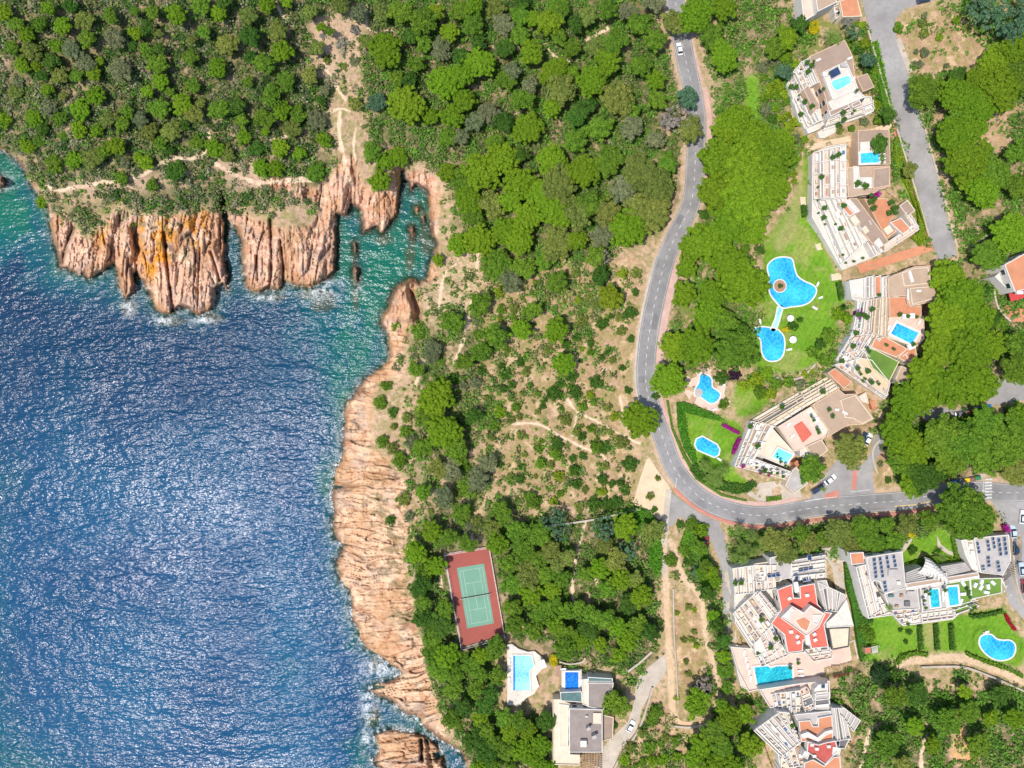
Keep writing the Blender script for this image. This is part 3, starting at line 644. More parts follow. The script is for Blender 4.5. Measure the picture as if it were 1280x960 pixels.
# drowned reefs
rf = np.zeros((NV, NU), np.float32)
for x, y, a_, b_ in ((513,320,9,22),(445,370,5,26),(444,330,4,30),(160,385,14,14),(215,402,22,8),(395,368,28,10),(345,372,16,6),(530,300,8,26),(480,300,14,10),(405,380,24,14),(515,300,6,22),(540,300,7,30),(470,830,14,12),(470,890,8,14),(266,398,16,8)):
    rf = np.maximum(rf, np.exp(-((UU-x)/a_)**2-((VV-y)/b_)**2))
wc = lerp(wc, C(.07,.06,.025)*np.ones((NV, NU, 3), np.float32), sm(rf+.5*(fbm(UU/5, VV/7, 104, 3)-.5), .35, .8)*.6)
foamd = np.exp(-(np.maximum(-SD, 0)/3.2))*(SD < 1)
wave_exp = np.clip(.55+.5*sm(VV, 330, 420)-.6*cove+.9*sm(SD, -9, 0)*sm(VV, 700, 900), .1, 1.3)
foam = foamd*wave_exp*1.15
for x, y, a_, b_ in ((160,384,8,10),(205,400,12,6),(258,400,14,5),(400,360,20,12),(432,705,7,6),(462,880,10,20),(472,836,22,10),(468,900,6,14),(457,925,5,16),(2,228,12,10),(330,372,16,4),(105,346,20,4),(447,355,5,10),(520,898,14,3)):
    foam = np.maximum(foam, .95*np.exp(-((UU-x)/a_)**2-((VV-y)/b_)**2))
foam = np.clip(foam*sm(fbm(UU/4.5, VV/4.5, 105, 4), .36, .62)*1.3, 0, 1)*(SD < 2)
clear = np.clip(1.15+SD/5.5, 0, 1)*(SD < 0)+(SD >= 0)*1.0
clear = np.maximum(clear*.85, 0)

m, n, l, b = newmat('sea'); MATS['sea'] = m
v = coords(n, l)
at = n.new('ShaderNodeAttribute'); at.attribute_name = 'body'
af = n.new('ShaderNodeAttribute'); af.attribute_name = 'foam'
ac = n.new('ShaderNodeAttribute'); ac.attribute_name = 'clear'
w1 = coords(n, l, rot=R(-14), scale=(.6, 1.15, 1)); w2 = coords(n, l, rot=R(20), scale=(.75, 1.1, 1)); w3 = coords(n, l, rot=R(-8), scale=(.5, 1.3, 1))
h1 = noise(n, l, .50, 2, .55, w1); h2 = noise(n, l, 1.25, 2, .6, w2); h3 = noise(n, l, .035, 4, .6, w3); hm = noise(n, l, .13, 3, .55, w3)
def madd(a_, k, c_):
    q = n.new('ShaderNodeMath'); q.operation = 'MULTIPLY_ADD'; l.new(a_, q.inputs[0]); q.inputs[1].default_value = k
    if c_ is None: q.inputs[2].default_value = 0
    else: l.new(c_, q.inputs[2])
    return q.outputs[0]
class _o: pass
mb_ = _o(); mb_.outputs = [madd(h2, .30, madd(h1, 1.0, madd(hm, 3.0, None)))]
bn_ = n.new('ShaderNodeBump'); l.new(mb_.outputs[0], bn_.inputs['Height']); bn_.inputs['Strength'].default_value = 1
rg_ = n.new('ShaderNodeMapRange'); rg_.inputs[1].default_value = .35; rg_.inputs[2].default_value = .65; rg_.inputs[3].default_value = .38; rg_.inputs[4].default_value = .72; l.new(noise(n, l, .016, 3, .55, w1), rg_.inputs[0]); l.new(rg_.outputs[0], bn_.inputs['Distance']); bn = bn_.outputs[0]
cb = mix(n, l, at.outputs['Color'], (.32,.62,.75), ramp(n, l, h3, .3, .7, (.16,.16,.16,1), (0,0,0,1)))
cb = mix(n, l, at.outputs['Color'], (.35,.55,.75), ramp(n, l, h3, .3, .75, (0,0,0,1), (.02,.02,.02,1)))
fo = n.new('ShaderNodeMath'); fo.operation = 'MULTIPLY'; l.new(af.outputs['Fac'], fo.inputs[0]); l.new(ramp(n, l, noise(n, l, 1.4, 5, .75, v), .40, .60), fo.inputs[1])
cf = mix(n, l, cb, (.78,.80,.80), fo.outputs[0])
l.new(cf, b.inputs['Base Color']); b.inputs['IOR'].default_value = 1.34; b.inputs['Specular IOR Level'].default_value = .40; b.inputs['Specular Tint'].default_value = (.93,.91,1,1)
mr = n.new('ShaderNodeMapRange'); mr.inputs[3].default_value = .22; mr.inputs[4].default_value = .8; l.new(fo.outputs[0], mr.inputs[0]); l.new(mr.outputs[0], b.inputs['Roughness'])
l.new(bn, b.inputs['Normal'])
tp = n.new('ShaderNodeBsdfTransparent'); tp.inputs[0].default_value = (.45,.72,.62,1)
cl = n.new('ShaderNodeMath'); cl.operation = 'MULTIPLY'; iv = n.new('ShaderNodeMath'); iv.operation = 'SUBTRACT'; iv.inputs[0].default_value = 1; l.new(fo.outputs[0], iv.inputs[1])
l.new(ac.outputs['Fac'], cl.inputs[0]); l.new(iv.outputs[0], cl.inputs[1])
ms = n.new('ShaderNodeMixShader'); l.new(cl.outputs[0], ms.inputs[0]); l.new(b.outputs[0], ms.inputs[1]); l.new(tp.outputs[0], ms.inputs[2]); l.new(ms.outputs[0], n['Material Output'].inputs[0])
us = ext_axis(-60, 620, 1.5, 24000); us = us[us < 1500]; vs_ = ext_axis(150, 1010, 1.5, 24000)
o = grid_mesh('sea', us, vs_, np.zeros((len(vs_), len(us))), {'body': sample_grid(wc.astype(np.float32), us, vs_), 'foam': sample_grid(foam.astype(np.float32), us, vs_), 'clear': sample_grid(clear.astype(np.float32), us, vs_)}, 'sea')
o['kind'] = 'structure'
# ------------------------------------------------------------------ roads, pavements, markings, courts
def S(o): o['kind'] = 'structure'; return o
S(ribbon('road', ROAD, -11.5, 11.5, .10, 'asphalt'))
S(drape('road', ROAD_N, .09, 'asphalt_pale')); S(drape('side_road', BRANCH, .07, 'asphalt_pale')); S(drape('parking_area', UPLOT, .08, 'asphalt_pale'))
S(drape('parking_area', ECAR, .085, 'asphalt_pale')); S(drape('road_junction', JUNC, .075, 'asphalt_pale')); S(drape('paved_square', SQUARE, .06, 'sand_floor'))
S(drape('driveway', DRIVE, .07, 'concrete')); S(drape('driveway', RAMP, .08, 'asphalt_pale'))
S(ribbon('track', TRACK, -2.8, 2.8, .07, 'dirt')); S(ribbon('track', [(836,612),(833,640),(831,665),(830,700),(832,722)], -3.6, 3.6, .09, 'concrete'))
def seg(line, lo, hi, axis=1): return [p for p in line if lo <= p[axis] <= hi]
up = seg(ROAD, 100, 560); lowr = [p for p in ROAD if p[0] >= 880 and p[1] > 600]
# the pavements are kerbed steps of .12 m beside the carriageway
S(ribbon('pavement', [(866,112),(871,140),(872,165),(870,200),(868,235)], -18, -11.7, .16, 'pink_pavement', skirt=.3))
S(ribbon('pavement', [(832,325),(820,372),(811,420),(808,455)], -20.5, -11.7, .16, 'pink_pavement', skirt=.3))
S(ribbon('pavement', [(809,490),(816,515),(829,549),(840,580),(856,603),(880,625),(918,640),(960,644),(1003,637)], -17, -11.7, .16, 'pink_pavement', skirt=.3))
S(ribbon('pavement', [(852,601),(878,624),(916,640),(960,645),(1022,636),(1085,631),(1135,627),(1174,619)], 11.7, 15.5, .16, 'red_pavement', skirt=.3))
S(ribbon('pavement', [(844,0),(849,30),(856,70),(864,105)], -15, -11.7, .15, 'pink_pavement', skirt=.3))
S(ribbon('pavement', [(832,325),(820,372),(811,420),(807,465),(809,490),(814,515)], 11.7, 14.5, .14, 'concrete', skirt=.3))
S(ribbon('pavement', [(1084,32),(1109,120),(1119,155),(1145,240),(1163,300),(1168,318)], 1, 4.5, .17, 'red_pavement', skirt=.3))
S(ribbon('pavement', [(1119,50),(1122,58),(1136,97)], -7.5, -.5, .15, 'concrete', skirt=.3))
S(ribbon('pavement', [(1136,97),(1151,147),(1177,240),(1196,312)], -2.6, -.2, .15, 'concrete', skirt=.3))
S(ribbon('pavement', [(1098,592),(1092,570),(1096,556),(1109,545)], -2.2, 0, .15, 'concrete', skirt=.3))
S(ribbon('pavement', [(1188,602),(1235,594)], -3, 1.5, .17, 'concrete', skirt=.3))
mbk = ribbon('m', ROAD, -.33, .33, .106, 'marking', dash=(4.5, 6), build=False, n=8)
for o_ in (-10.2, 10.2): ribbon('m', ROAD, o_-.15, o_+.15, .106, 'marking', mb=mbk, build=False, n=8)
S(mbk.build('road_markings'))
S(ribbon('road_markings', [(1118,633),(1150,630),(1172,624)], -.5, .5, .107, 'yellow_marking'))
mp = MB()
for i_, (k0, k1, a0, a1) in enumerate(((6,7,-9,-3),(9,10,1,8),(12,13,-8,-1),(14,15,2,9),(18,19,-7,-2),(22,23,1,6),(24,25,-9,-1),(26,27,2,8),(15,16,-9,-6))):
    A_, B_ = ROAD[k0], ROAD[k1]; f0 = .2+.1*(i_ % 3); ribbon('p', [lp2 for lp2 in ((A_[0]+(B_[0]-A_[0])*f0, A_[1]+(B_[1]-A_[1])*f0), (A_[0]+(B_[0]-A_[0])*(f0+.45), A_[1]+(B_[1]-A_[1])*(f0+.45)))], a0, a1, .103+.0004*i_, 'asphalt_patch', mb=mp, build=False, step=4)
S(mp.build('road_repairs'))
mz = MB()
for k in range(7): ribbon('z', [(1231,599.5+k*3.8),(1242,599.0+k*3.8)], -1.05, 1.05, .112, 'marking', mb=mz, build=False, step=3)
S(mz.build('zebra_crossing'))
S(drape('cycle_crossing', [(1066,588),(1072,588),(1070,612),(1064,612)], .078, 'red_pavement'))
S(drape('cycle_crossing', [(1030,618),(1048,612),(1049,622),(1032,624)], .112, 'red_pavement', step=4))
mbk = MB()
for a_, b_ in (((1006,627),(1030,623)), ((1018,624),(1047,621)), ((1064,615),(1090,612)), ((846,598),(843,616)), ((1230,597),(1228,624))): ribbon('m', [a_, b_], -.35, .35, .114, 'marking', mb=mbk, build=False, step=4)
S(mbk.build('road_markings'))
S(drape('flagstones', [(1120,690),(1128,684),(1137,672),(1143,664),(1150,662),(1142,672),(1132,688),(1126,694)], .08, 'concrete', step=5))
S(drape('flagstones', [(1171,668),(1176,680),(1186,688),(1202,694),(1202,699),(1184,692),(1172,684)], .08, 'concrete', step=5))
S(drape('path', [(1008,183),(1025,177),(1056,171),(1085,163),(1118,151),(1121,158),(1090,168),(1058,178),(1028,184),(1009,190)], .1, 'sand_floor', step=5))
S(drape('path', [(1071,331),(1103,322),(1130,313),(1163,304),(1166,313),(1135,323),(1105,333),(1075,342)], .3, 'terracotta', step=5))
S(drape('path', [(858,470),(870,462),(885,460),(897,465),(905,478),(914,492),(912,508),(898,514),(880,512),(862,500),(854,488)], .06, 'pink_floor'))
S(drape('path', [(1245,390),(1262,380),(1280,376),(1340,372),(1340,400),(1280,402),(1266,402)], .1, 'terracotta'))
S(drape('forecourt', [(962,602),(985,600),(1000,612),(1003,622),(975,628),(948,626),(934,618),(936,606)], .09, 'concrete', step=6))
S(drape('path', [(1026,686),(1050,682),(1058,700),(1056,742),(1046,744),(1040,710),(1030,694)], .09, 'concrete', step=6))
S(drape('path', [(903,708),(912,706),(918,765),(921,800),(914,806),(906,770)], .1, 'concrete', step=6))

# tennis court
t = link('tennis_court', None, None, (*W(594, 747, gz(594, 747)), gz(594, 747))); zt = gz(594, 747)+.45; org = tuple(t.location)
tag(t, 'red and green hard tennis court among the pines above the shore', 'tennis court')
mb = MB(); P = [W(u, v, zt) for u, v in TENNIS]; mb.prism(P, zt-1.2, zt, 'red_court', 'concrete'); mb.build('surround', t, org)
G = [(571,710),(605,704.5),(617.5,779),(584,785.5)]
mb = MB(); mb.prism([W(u, v, zt+.01) for u, v in G], zt-.05, zt+.012, 'green_court'); mb.build('playing_surface', t, org)
def lp(a, b, t_): return (a[0]+(b[0]-a[0])*t_, a[1]+(b[1]-a[1])*t_)
def quadpt(q, s_, r_): return lp(lp(q[0], q[1], s_), lp(q[3], q[2], s_), r_)
GW = [W(u, v, zt) for u, v in G]; mb = MB()
def cl_(a, b, w_=.06): mb.wall(quadpt(GW, *a), quadpt(GW, *b), w_*1.3, zt+.013, zt+.0175, 'marking')
for a, b in (((.08,.06),(.92,.06)),((.08,.94),(.92,.94)),((.08,.06),(.08,.94)),((.92,.06),(.92,.94)),((.2,.06),(.2,.94)),((.8,.06),(.8,.94)),((.2,.28),(.8,.28)),((.2,.72),(.8,.72)),((.5,.28),(.5,.72))): cl_(a, b)
mb.build('court_lines', t, org)
nt = link('tennis_net', None, t); a, b = quadpt(GW, -.05, .5), quadpt(GW, 1.05, .5)
mb = MB(); mb.wall(a, b, .05, zt+.05, zt+.98, 'net_black'); mb.build('mesh', nt, org); mb = MB(); mb.wall(a, b, .1, zt+.99, zt+1.07, 'marking'); mb.build('tape', nt, org)
for q in (a, b): mb = MB(); mb.box((q[0], q[1], zt+.55), (.12,.12,1.15), 0, 'panel_frame'); mb.build('post', nt, org)
def fence(name, label, pts, h, cat='fence', sp=3.2, wallh=.5, group=None):
    """mesh fence: low wall, posts, top rail and wire"""
    z0 = [gz(*p) for p in pts]; W3 = [W(p[0], p[1], z) for p, z in zip(pts, z0)]; org = (*W3[0], z0[0])
    r = link(name, None, None, org); tag(r, label, cat, group)
    base, rail = MB(), MB(); posts = 0
    for i in range(len(pts)-1):
        a, b = W3[i], W3[i+1]; L = math.dist(a, b); zl, zh = min(z0[i], z0[i+1]), max(z0[i], z0[i+1])
        k = max(1, int(L/3))
        for j in range(k):
            p, q = lp(a, b, j/k), lp(a, b, (j+1)/k); z = z0[i]+(z0[i+1]-z0[i])*(j+.5)/k
            if wallh: base.wall(p, q, .22, z-1, z+wallh, 'concrete')
            rail.wall(p, q, .05, z+h-.06, z+h, 'panel_frame'); rail.wall(p, q, .03, z+h*.5, z+h*.5+.04, 'panel_frame')
        for j in range(int(L/sp)+1):
            if posts > 60: break
            p = lp(a, b, min(1, j*sp/L)); z = z0[i]+(z0[i+1]-z0[i])*min(1, j*sp/L)
            m_ = MB(); m_.box((p[0], p[1], z+h/2), (.09,.09,h), 0, 'panel_frame'); m_.build('post', r, org); posts += 1
    if wallh: base.build('footing', r, org)
    rail.build('rails', r, org)
fence('court_fence', 'tall wire fence on a pale kerb round the tennis court', [(556,692),(611.5,683),(631,793.5),(577.5,809),(556,692)], 3.2, wallh=.6)
def rwall(name, label, pts, h, mat='stone_wall', t=.5, cat='wall', cap=True):
    r = link(name, None, None, (*W(*pts[0], gz(*pts[0])), gz(*pts[0]))); tag(r, label, cat); org = tuple(r.location); P = resample(smooth_pts(pts, 4), 3.0)
    body, cp = MB(), MB()
    for a, b in zip(P[:-1], P[1:]):
        z = (gz(*a)+gz(*b))/2; A, B = W(*a, z), W(*b, z)
        body.wall(A, B, t, z-1.5, z+h, mat)
        if cap: cp.wall(A, B, t+.12, z+h+.003, z+h+.1, 'concrete')
    body.build('masonry', r, org)
    if cap: cp.build('coping', r, org)
rwall('garden_wall', 'long stone wall along the clearing edge from the woods to the square', [(640,663),(680,657),(720,652),(755,646),(790,637),(800,636)], 1.6)
rwall('garden_wall', 'terracotta wall between the upper villas and the pale access road', [(1083,40),(1107,122),(1117,157)], 1.2, 'terracotta', .4)
rwall('garden_wall', 'terracotta wall down the pale road beside the second villa garden', [(1119,163),(1143,242),(1160,300)], 1.2, 'terracotta', .4)
rwall('garden_wall', 'pale kerb wall along the dirt track above the flat roofed villa', [(841,735),(842,790),(845,840),(847,880)], .8, 'concrete', .35)
rwall('garden_wall', 'pale curved wall beside the driveway of the flat roofed villa', [(815,858),(808,882),(797,912),(778,940),(764,965)], 1.0, 'concrete', .5)
rwall('garden_wall', 'low pale wall closing the end of the dirt track', [(838,906),(866,908),(892,900),(905,885)], .8, 'concrete', .5)
rwall('garden_wall', 'stone wall on the outer edge of the curving garden path', [(1150,833),(1185,832),(1208,834),(1245,848),(1285,866)], .9)
rwall('garden_wall', 'low wall between the heart pool lawn and the terraced villas', [(1018,455),(1000,472),(975,474),(955,462)], .8)
rwall('garden_wall', 'pale wall beside the car park east of the panelled roofs', [(1262,672),(1266,720),(1276,752),(1292,765)], 1.4, 'cream', .4)
rwall('garden_wall', 'tan wall round the corner villa patio at the frame edge', [(1238,352),(1244,385),(1262,404)], 1.4, 'tan_wall', .4)
rwall('garden_wall', 'thin wall above the deck of the shore villa', [(699,826),(712,829),(728,826),(732,818)], 1.0, 'tan_wall', .4)
rwall('garden_wall', 'dark retaining wall across the shrub slope by the private drive', [(784,838),(800,826),(815,812)], 1.2, 'stone_wall', .6)
rwall('garden_wall', 'grey stone wall beneath the hedge at the end of the upper road', [(1212,308),(1230,296),(1250,283)], 1.2, 'stone_wall', .5)

# ------------------------------------------------------------------ foliage meshes
def leafcloud(name, C, Rr, cnt, size, flat=.75, seed=0, core=None, tone=None, tv=.16):
    """many small leaf-spray faces over clumps: C centres (n,3), Rr radii"""
    g = np.random.default_rng(seed); N = len(C)*cnt
    c = np.repeat(C, cnt, 0); r = np.repeat(Rr, cnt)[:, None]
    d = g.normal(size=(N, 3)); d[:, 2] = np.abs(d[:, 2])*1.0+g.normal(size=N)*.25; d /= np.linalg.norm(d, axis=1)[:, None]
    p = c+d*r*np.array([1, 1, flat])*(.72+.36*g.random((N, 1)))
    nn = d+g.normal(size=(N, 3))*.45; nn[:, 2] += .35; nn /= np.linalg.norm(nn, axis=1)[:, None]
    t = np.cross(nn, g.normal(size=(N, 3))); t /= np.linalg.norm(t, axis=1)[:, None]; b = np.cross(nn, t)
    s = size*(.6+.8*g.random((N, 1)))
    a1 = p+t*s; a2 = p+b*s*.62; a3 = p-t*s*.9; a4 = p-b*s*.62
    V = np.stack([a1, a2, a3, a4], 1).reshape(-1, 3)
    ct = np.repeat(g.random(len(C)), cnt) if tone is None else np.repeat(tone, cnt)
    T = np.clip(.5+.34*(ct-.5)+g.normal(size=N)*tv, 0, 1)
    if core is not None:
        V = np.concatenate([V, core[0]]); nf = len(core[1])
    me = bpy.data.meshes.new(name); me.vertices.add(len(V)); me.vertices.foreach_set('co', V.astype(np.float32).ravel())
    q = np.arange(N*4, dtype=np.int32)
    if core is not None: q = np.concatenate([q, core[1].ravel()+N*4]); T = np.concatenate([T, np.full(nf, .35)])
    k = len(q)//4
    me.loops.add(len(q)); me.loops.foreach_set('vertex_index', q.astype(np.int32)); me.polygons.add(k)
    me.polygons.foreach_set('loop_start', np.arange(0, len(q), 4, dtype=np.int32)); me.polygons.foreach_set('loop_total', np.full(k, 4, np.int32))
    at = me.attributes.new('tone', 'FLOAT', 'FACE'); at.data.foreach_set('value', T.astype(np.float32))
    me.materials.append(MATS['leaves']); me.update(); return me
def dome_core(rx, zt, zb, nseg=14, lump=None):
    V = []; Fc = []; lv = [(0.02, zt), (.5, zt*.94), (.82, zt*.62+zb*.3), (.93, zb*.6), (.6, zb), (.02, zb*.9)]
    for r, z in lv:
        for i in range(nseg):
            a = 2*math.pi*i/nseg; k = lump(a) if lump else 1; V.append((r*rx*k*math.cos(a), r*rx*k*math.sin(a), z))
    for j in range(len(lv)-1):
        for i in range(nseg): Fc.append([j*nseg+i, (j+1)*nseg+i, (j+1)*nseg+(i+1) % nseg, j*nseg+(i+1) % nseg])
    return np.array(V), np.array(Fc, np.int32)
def pine_mesh(seed, nc, cnt, leaf, lobes=.16, height=.42, cr=.2, corek=.78, smooth=False):
    g = np.random.default_rng(seed); ph = g.random(4)*6.28
    lump = lambda a: 1+lobes*(.5*math.sin(2*a+ph[0])+.4*math.sin(3*a+ph[1])+.35*math.sin(5*a+ph[2])+.25*math.sin(8*a+ph[3]))
    i = np.arange(nc); a = i*2.39996+g.normal(size=nc)*.25; r = np.sqrt((i+.5)/nc)*(1-cr*.6)
    k = np.array([lump(x) for x in a]); C = np.stack([r*k*np.cos(a), r*k*np.sin(a), height*np.sqrt(np.clip(1-r**2, 0, 1))+g.normal(size=nc)*.06-.05], 1)
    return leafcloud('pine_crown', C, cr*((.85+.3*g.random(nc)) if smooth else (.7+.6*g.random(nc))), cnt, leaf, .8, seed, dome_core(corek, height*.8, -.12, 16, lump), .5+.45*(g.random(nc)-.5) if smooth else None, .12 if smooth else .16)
PINE_S = [pine_mesh(100+i, 20, 55, .105, .26, .5, .27) for i in range(6)]
PINE_M = [pine_mesh(200+i, 46, 60, .066, .24, .45, .19) for i in range(7)]
PINE_L = [pine_mesh(300+i, 110, 70, .040, .20, .40, .125, .82) for i in range(6)]
PINE_X = [pine_mesh(350+i, 150, 72, .036, .15, .52, .105, .84, True) for i in range(6)]; PINE_Y = [pine_mesh(370+i, 60, 64, .058, .17, .55, .15, .8, True) for i in range(6)]
def bush_mesh(seed, nc, cnt, leaf, lobes=.1, cr=.36): 
    return pine_mesh(seed, nc, cnt, leaf, lobes, .62, cr, .72)
BUSH = [bush_mesh(400+i, 9, 55, .14) for i in range(5)]; BUSHB = [bush_mesh(450+i, 22, 60, .08, .08, .25) for i in range(3)]
def spindly_mesh(seed):   # open, feathery crown (acacia, tamarisk, bare scrub)
    g = np.random.default_rng(seed); n_ = 46; a = g.random(n_)*6.28; r = np.sqrt(g.random(n_))
    C = np.stack([r*np.cos(a), r*np.sin(a), .45*np.sqrt(1-r*r*.9)+g.normal(size=n_)*.1], 1)
    return leafcloud('open_crown', C*.9, .11*(.5+g.random(n_)), 36, .05, .8, seed, dome_core(.35, .2, -.1, 10))
OPEN = [spindly_mesh(500+i) for i in range(4)]
def trunk_mesh(seed, limbs=5):
    g = random.Random(seed); mb = MB()
    def tube(a, b, r0, r1, k=6):
        a = Vector(a); b = Vector(b); d = (b-a).normalized(); x = d.orthogonal().normalized(); y = d.cross(x); s = len(mb.v)
        for c_, r in ((a, r0), (b, r1)):
            for i in range(k): q = c_+x*r*math.cos(i*6.283/k)+y*r*math.sin(i*6.283/k); mb.v.append(tuple(q))
        for i in range(k): mb.face([s+i, s+(i+1) % k, s+k+(i+1) % k, s+k+i], 'bark')
    tube((0,0,-.25), (.02,.01,.35), .05, .036); tube((.02,.01,.35), (0,0,.68), .036, .028)
    for i in range(limbs):
        a = i*6.283/limbs+g.random(); tube((0,0,.5+.15*g.random()), (.30*math.cos(a), .30*math.sin(a), .98), .018, .007)
    me = mb.build('t').data; o = bpy.data.objects[-1] if False else None
    return me
def mesh_only(fn, *a):
    me = fn(*a)
    for o in [o for o in bpy.data.objects if o.data is me]: bpy.data.objects.remove(o)
    return me
TRUNK = [mesh_only(trunk_mesh, i) for i in range(3)]

HUES = {'bright green': (.178,.296,.013), 'yellow-green': (.23,.31,.016), 'mid green': (.14,.245,.02), 'dark green': (.072,.155,.018), 'olive green': (.195,.235,.045),
        'blue-green': (.095,.19,.095), 'grey': (.27,.25,.21), 'grey-green': (.18,.205,.095)}
LAB = []   # (object, kind phrase, u, v) to be labelled once everything stands
TREES = []
def szword(r): return 'small' if r < 10 else ('medium' if r < 16 else ('large' if r < 22 else 'very large'))
def pine(u, v, r, hue='bright green', kind='pine'):
    """r is the crown radius in photo pixels"""
    g0 = gz(u, v); rm = r*(HC-g0-6)/F*1.13; h = (2.9+rm*.6+rnd.random()*1.2)
    x, y = W(u, v, g0+h); z, uu, vv = ground_at(x, y); h2 = h+.0
    x, y = W(u, v, z+h+rm*.25); z, uu, vv = ground_at(x, y)
    lib = PINE_S if r < 11 else (PINE_M if r < 17.5 else PINE_L)
    if kind == 'pine' and hue not in ('bright green', 'yellow-green'): kind = 'oak'
    nm = {'oak': 'oak_tree'}.get(kind, 'pine_tree')
    if kind == 'smooth': kind = 'pine'
    if kind == 'pine': lib = PINE_X if r > 15 else (PINE_Y if r > 9.5 else PINE_S)
    if kind == 'open': lib = OPEN; nm = 'feathery_tree'
    if kind == 'broad': nm = 'broadleaf_tree'
    root = link(nm, None, None, (x, y, z)); root.rotation_euler.z = rnd.random()*6.28
    tr = link('trunk', TRUNK[rnd.randrange(3)], root); q = max(rm*1.1, 2.2); tr.scale = (q, q, h*1.02)
    cr = link('crown', lib[rnd.randrange(len(lib))], root, (0, 0, h)); 
    if len(PROT): pass
    if kind == 'oak': rm *= 1.0
    cr.scale = (rm*(.93+.14*rnd.random()), rm*(.93+.14*rnd.random()), rm*(.9+.25*rnd.random()))
    c = HUES[hue]; j = .85+.3*rnd.random(); cr.color = (c[0]*j*(.9+.2*rnd.random()), c[1]*j, c[2]*j, 1)
    word = {'pine': 'pine tree', 'oak': 'oak tree', 'open': 'feathery tree', 'broad': 'broadleaf tree'}[kind]
    root['category'] = 'tree'; root['group'] = {'pine': 'pine trees of the wooded coast', 'oak': 'evergreen oak trees in the woods', 'open': 'feathery trees among the pines', 'broad': 'broadleaf garden trees'}[kind]
    LAB.append((root, f'{szword(r)} {hue} {word}', u, v)); TREES.append((u, v, r)); return root
PROT = []
def shrub(u, v, r, hue='dark green', open_=False):
    g0 = gz(u, v); rm = r*(HC-g0)/F*1.08; x, y = W(u, v, g0+rm*.5); z, uu, vv = ground_at(x, y)
    lib = OPEN if open_ else (BUSHB if r > 7 else BUSH)
    o = link('shrub', lib[rnd.randrange(len(lib))], None, (x, y, z+rm*.18)); o.rotation_euler.z = rnd.random()*6.28
    o.scale = (rm*(.9+.2*rnd.random()), rm*(.9+.2*rnd.random()), rm*(1.0+.35*rnd.random()))
    c = HUES[hue]; j = .85+.3*rnd.random(); o.color = (c[0]*j, c[1]*j, c[2]*j, 1)
    o['category'] = 'shrub'; o['group'] = 'rounded shrubs on the slopes'
    LAB.append((o, f"{'tiny' if r < 4.5 else ('small' if r < 6.5 else ('medium' if r < 9 else 'big'))} {hue} shrub", u, v)); TREES.append((u, v, r)); return o
B, Y, M_, K, O, T, G_, Q = 'bright green', 'yellow-green', 'mid green', 'dark green', 'olive green', 'blue-green', 'grey', 'grey-green'
NWT = [(33,43,10),(50,30,9),(78,32,10),(105,25,11),(138,20,9),(220,18,12),(250,6,12),(28,82,9),(75,95,10),(95,95,8),(120,120,11),(196,80,12),(200,101,10),(283,55,13),(237,72,9),(272,85,12),(240,107,9),(228,130,13),(240,141,12),(273,137,12),(43,148,10),(75,147,9),(100,137,12),(187,165,10),(200,179,8),(145,182,11),(68,205,11),(92,200,10),(115,198,12),(130,190,9),(35,183,9),(152,223,9),(268,185,12),(284,192,9),(302,150,8),(305,172,9),(15,60,9),(6,150,9),(310,20,11),(255,40,8),(170,42,8),(182,62,8),(60,112,8),(20,115,8),(160,140,8),(5,15,10),(190,15,8)]
for i, (u, v, r) in enumerate(NWT): pine(u, v, r, (B, M_, B, O, M_)[i % 5])
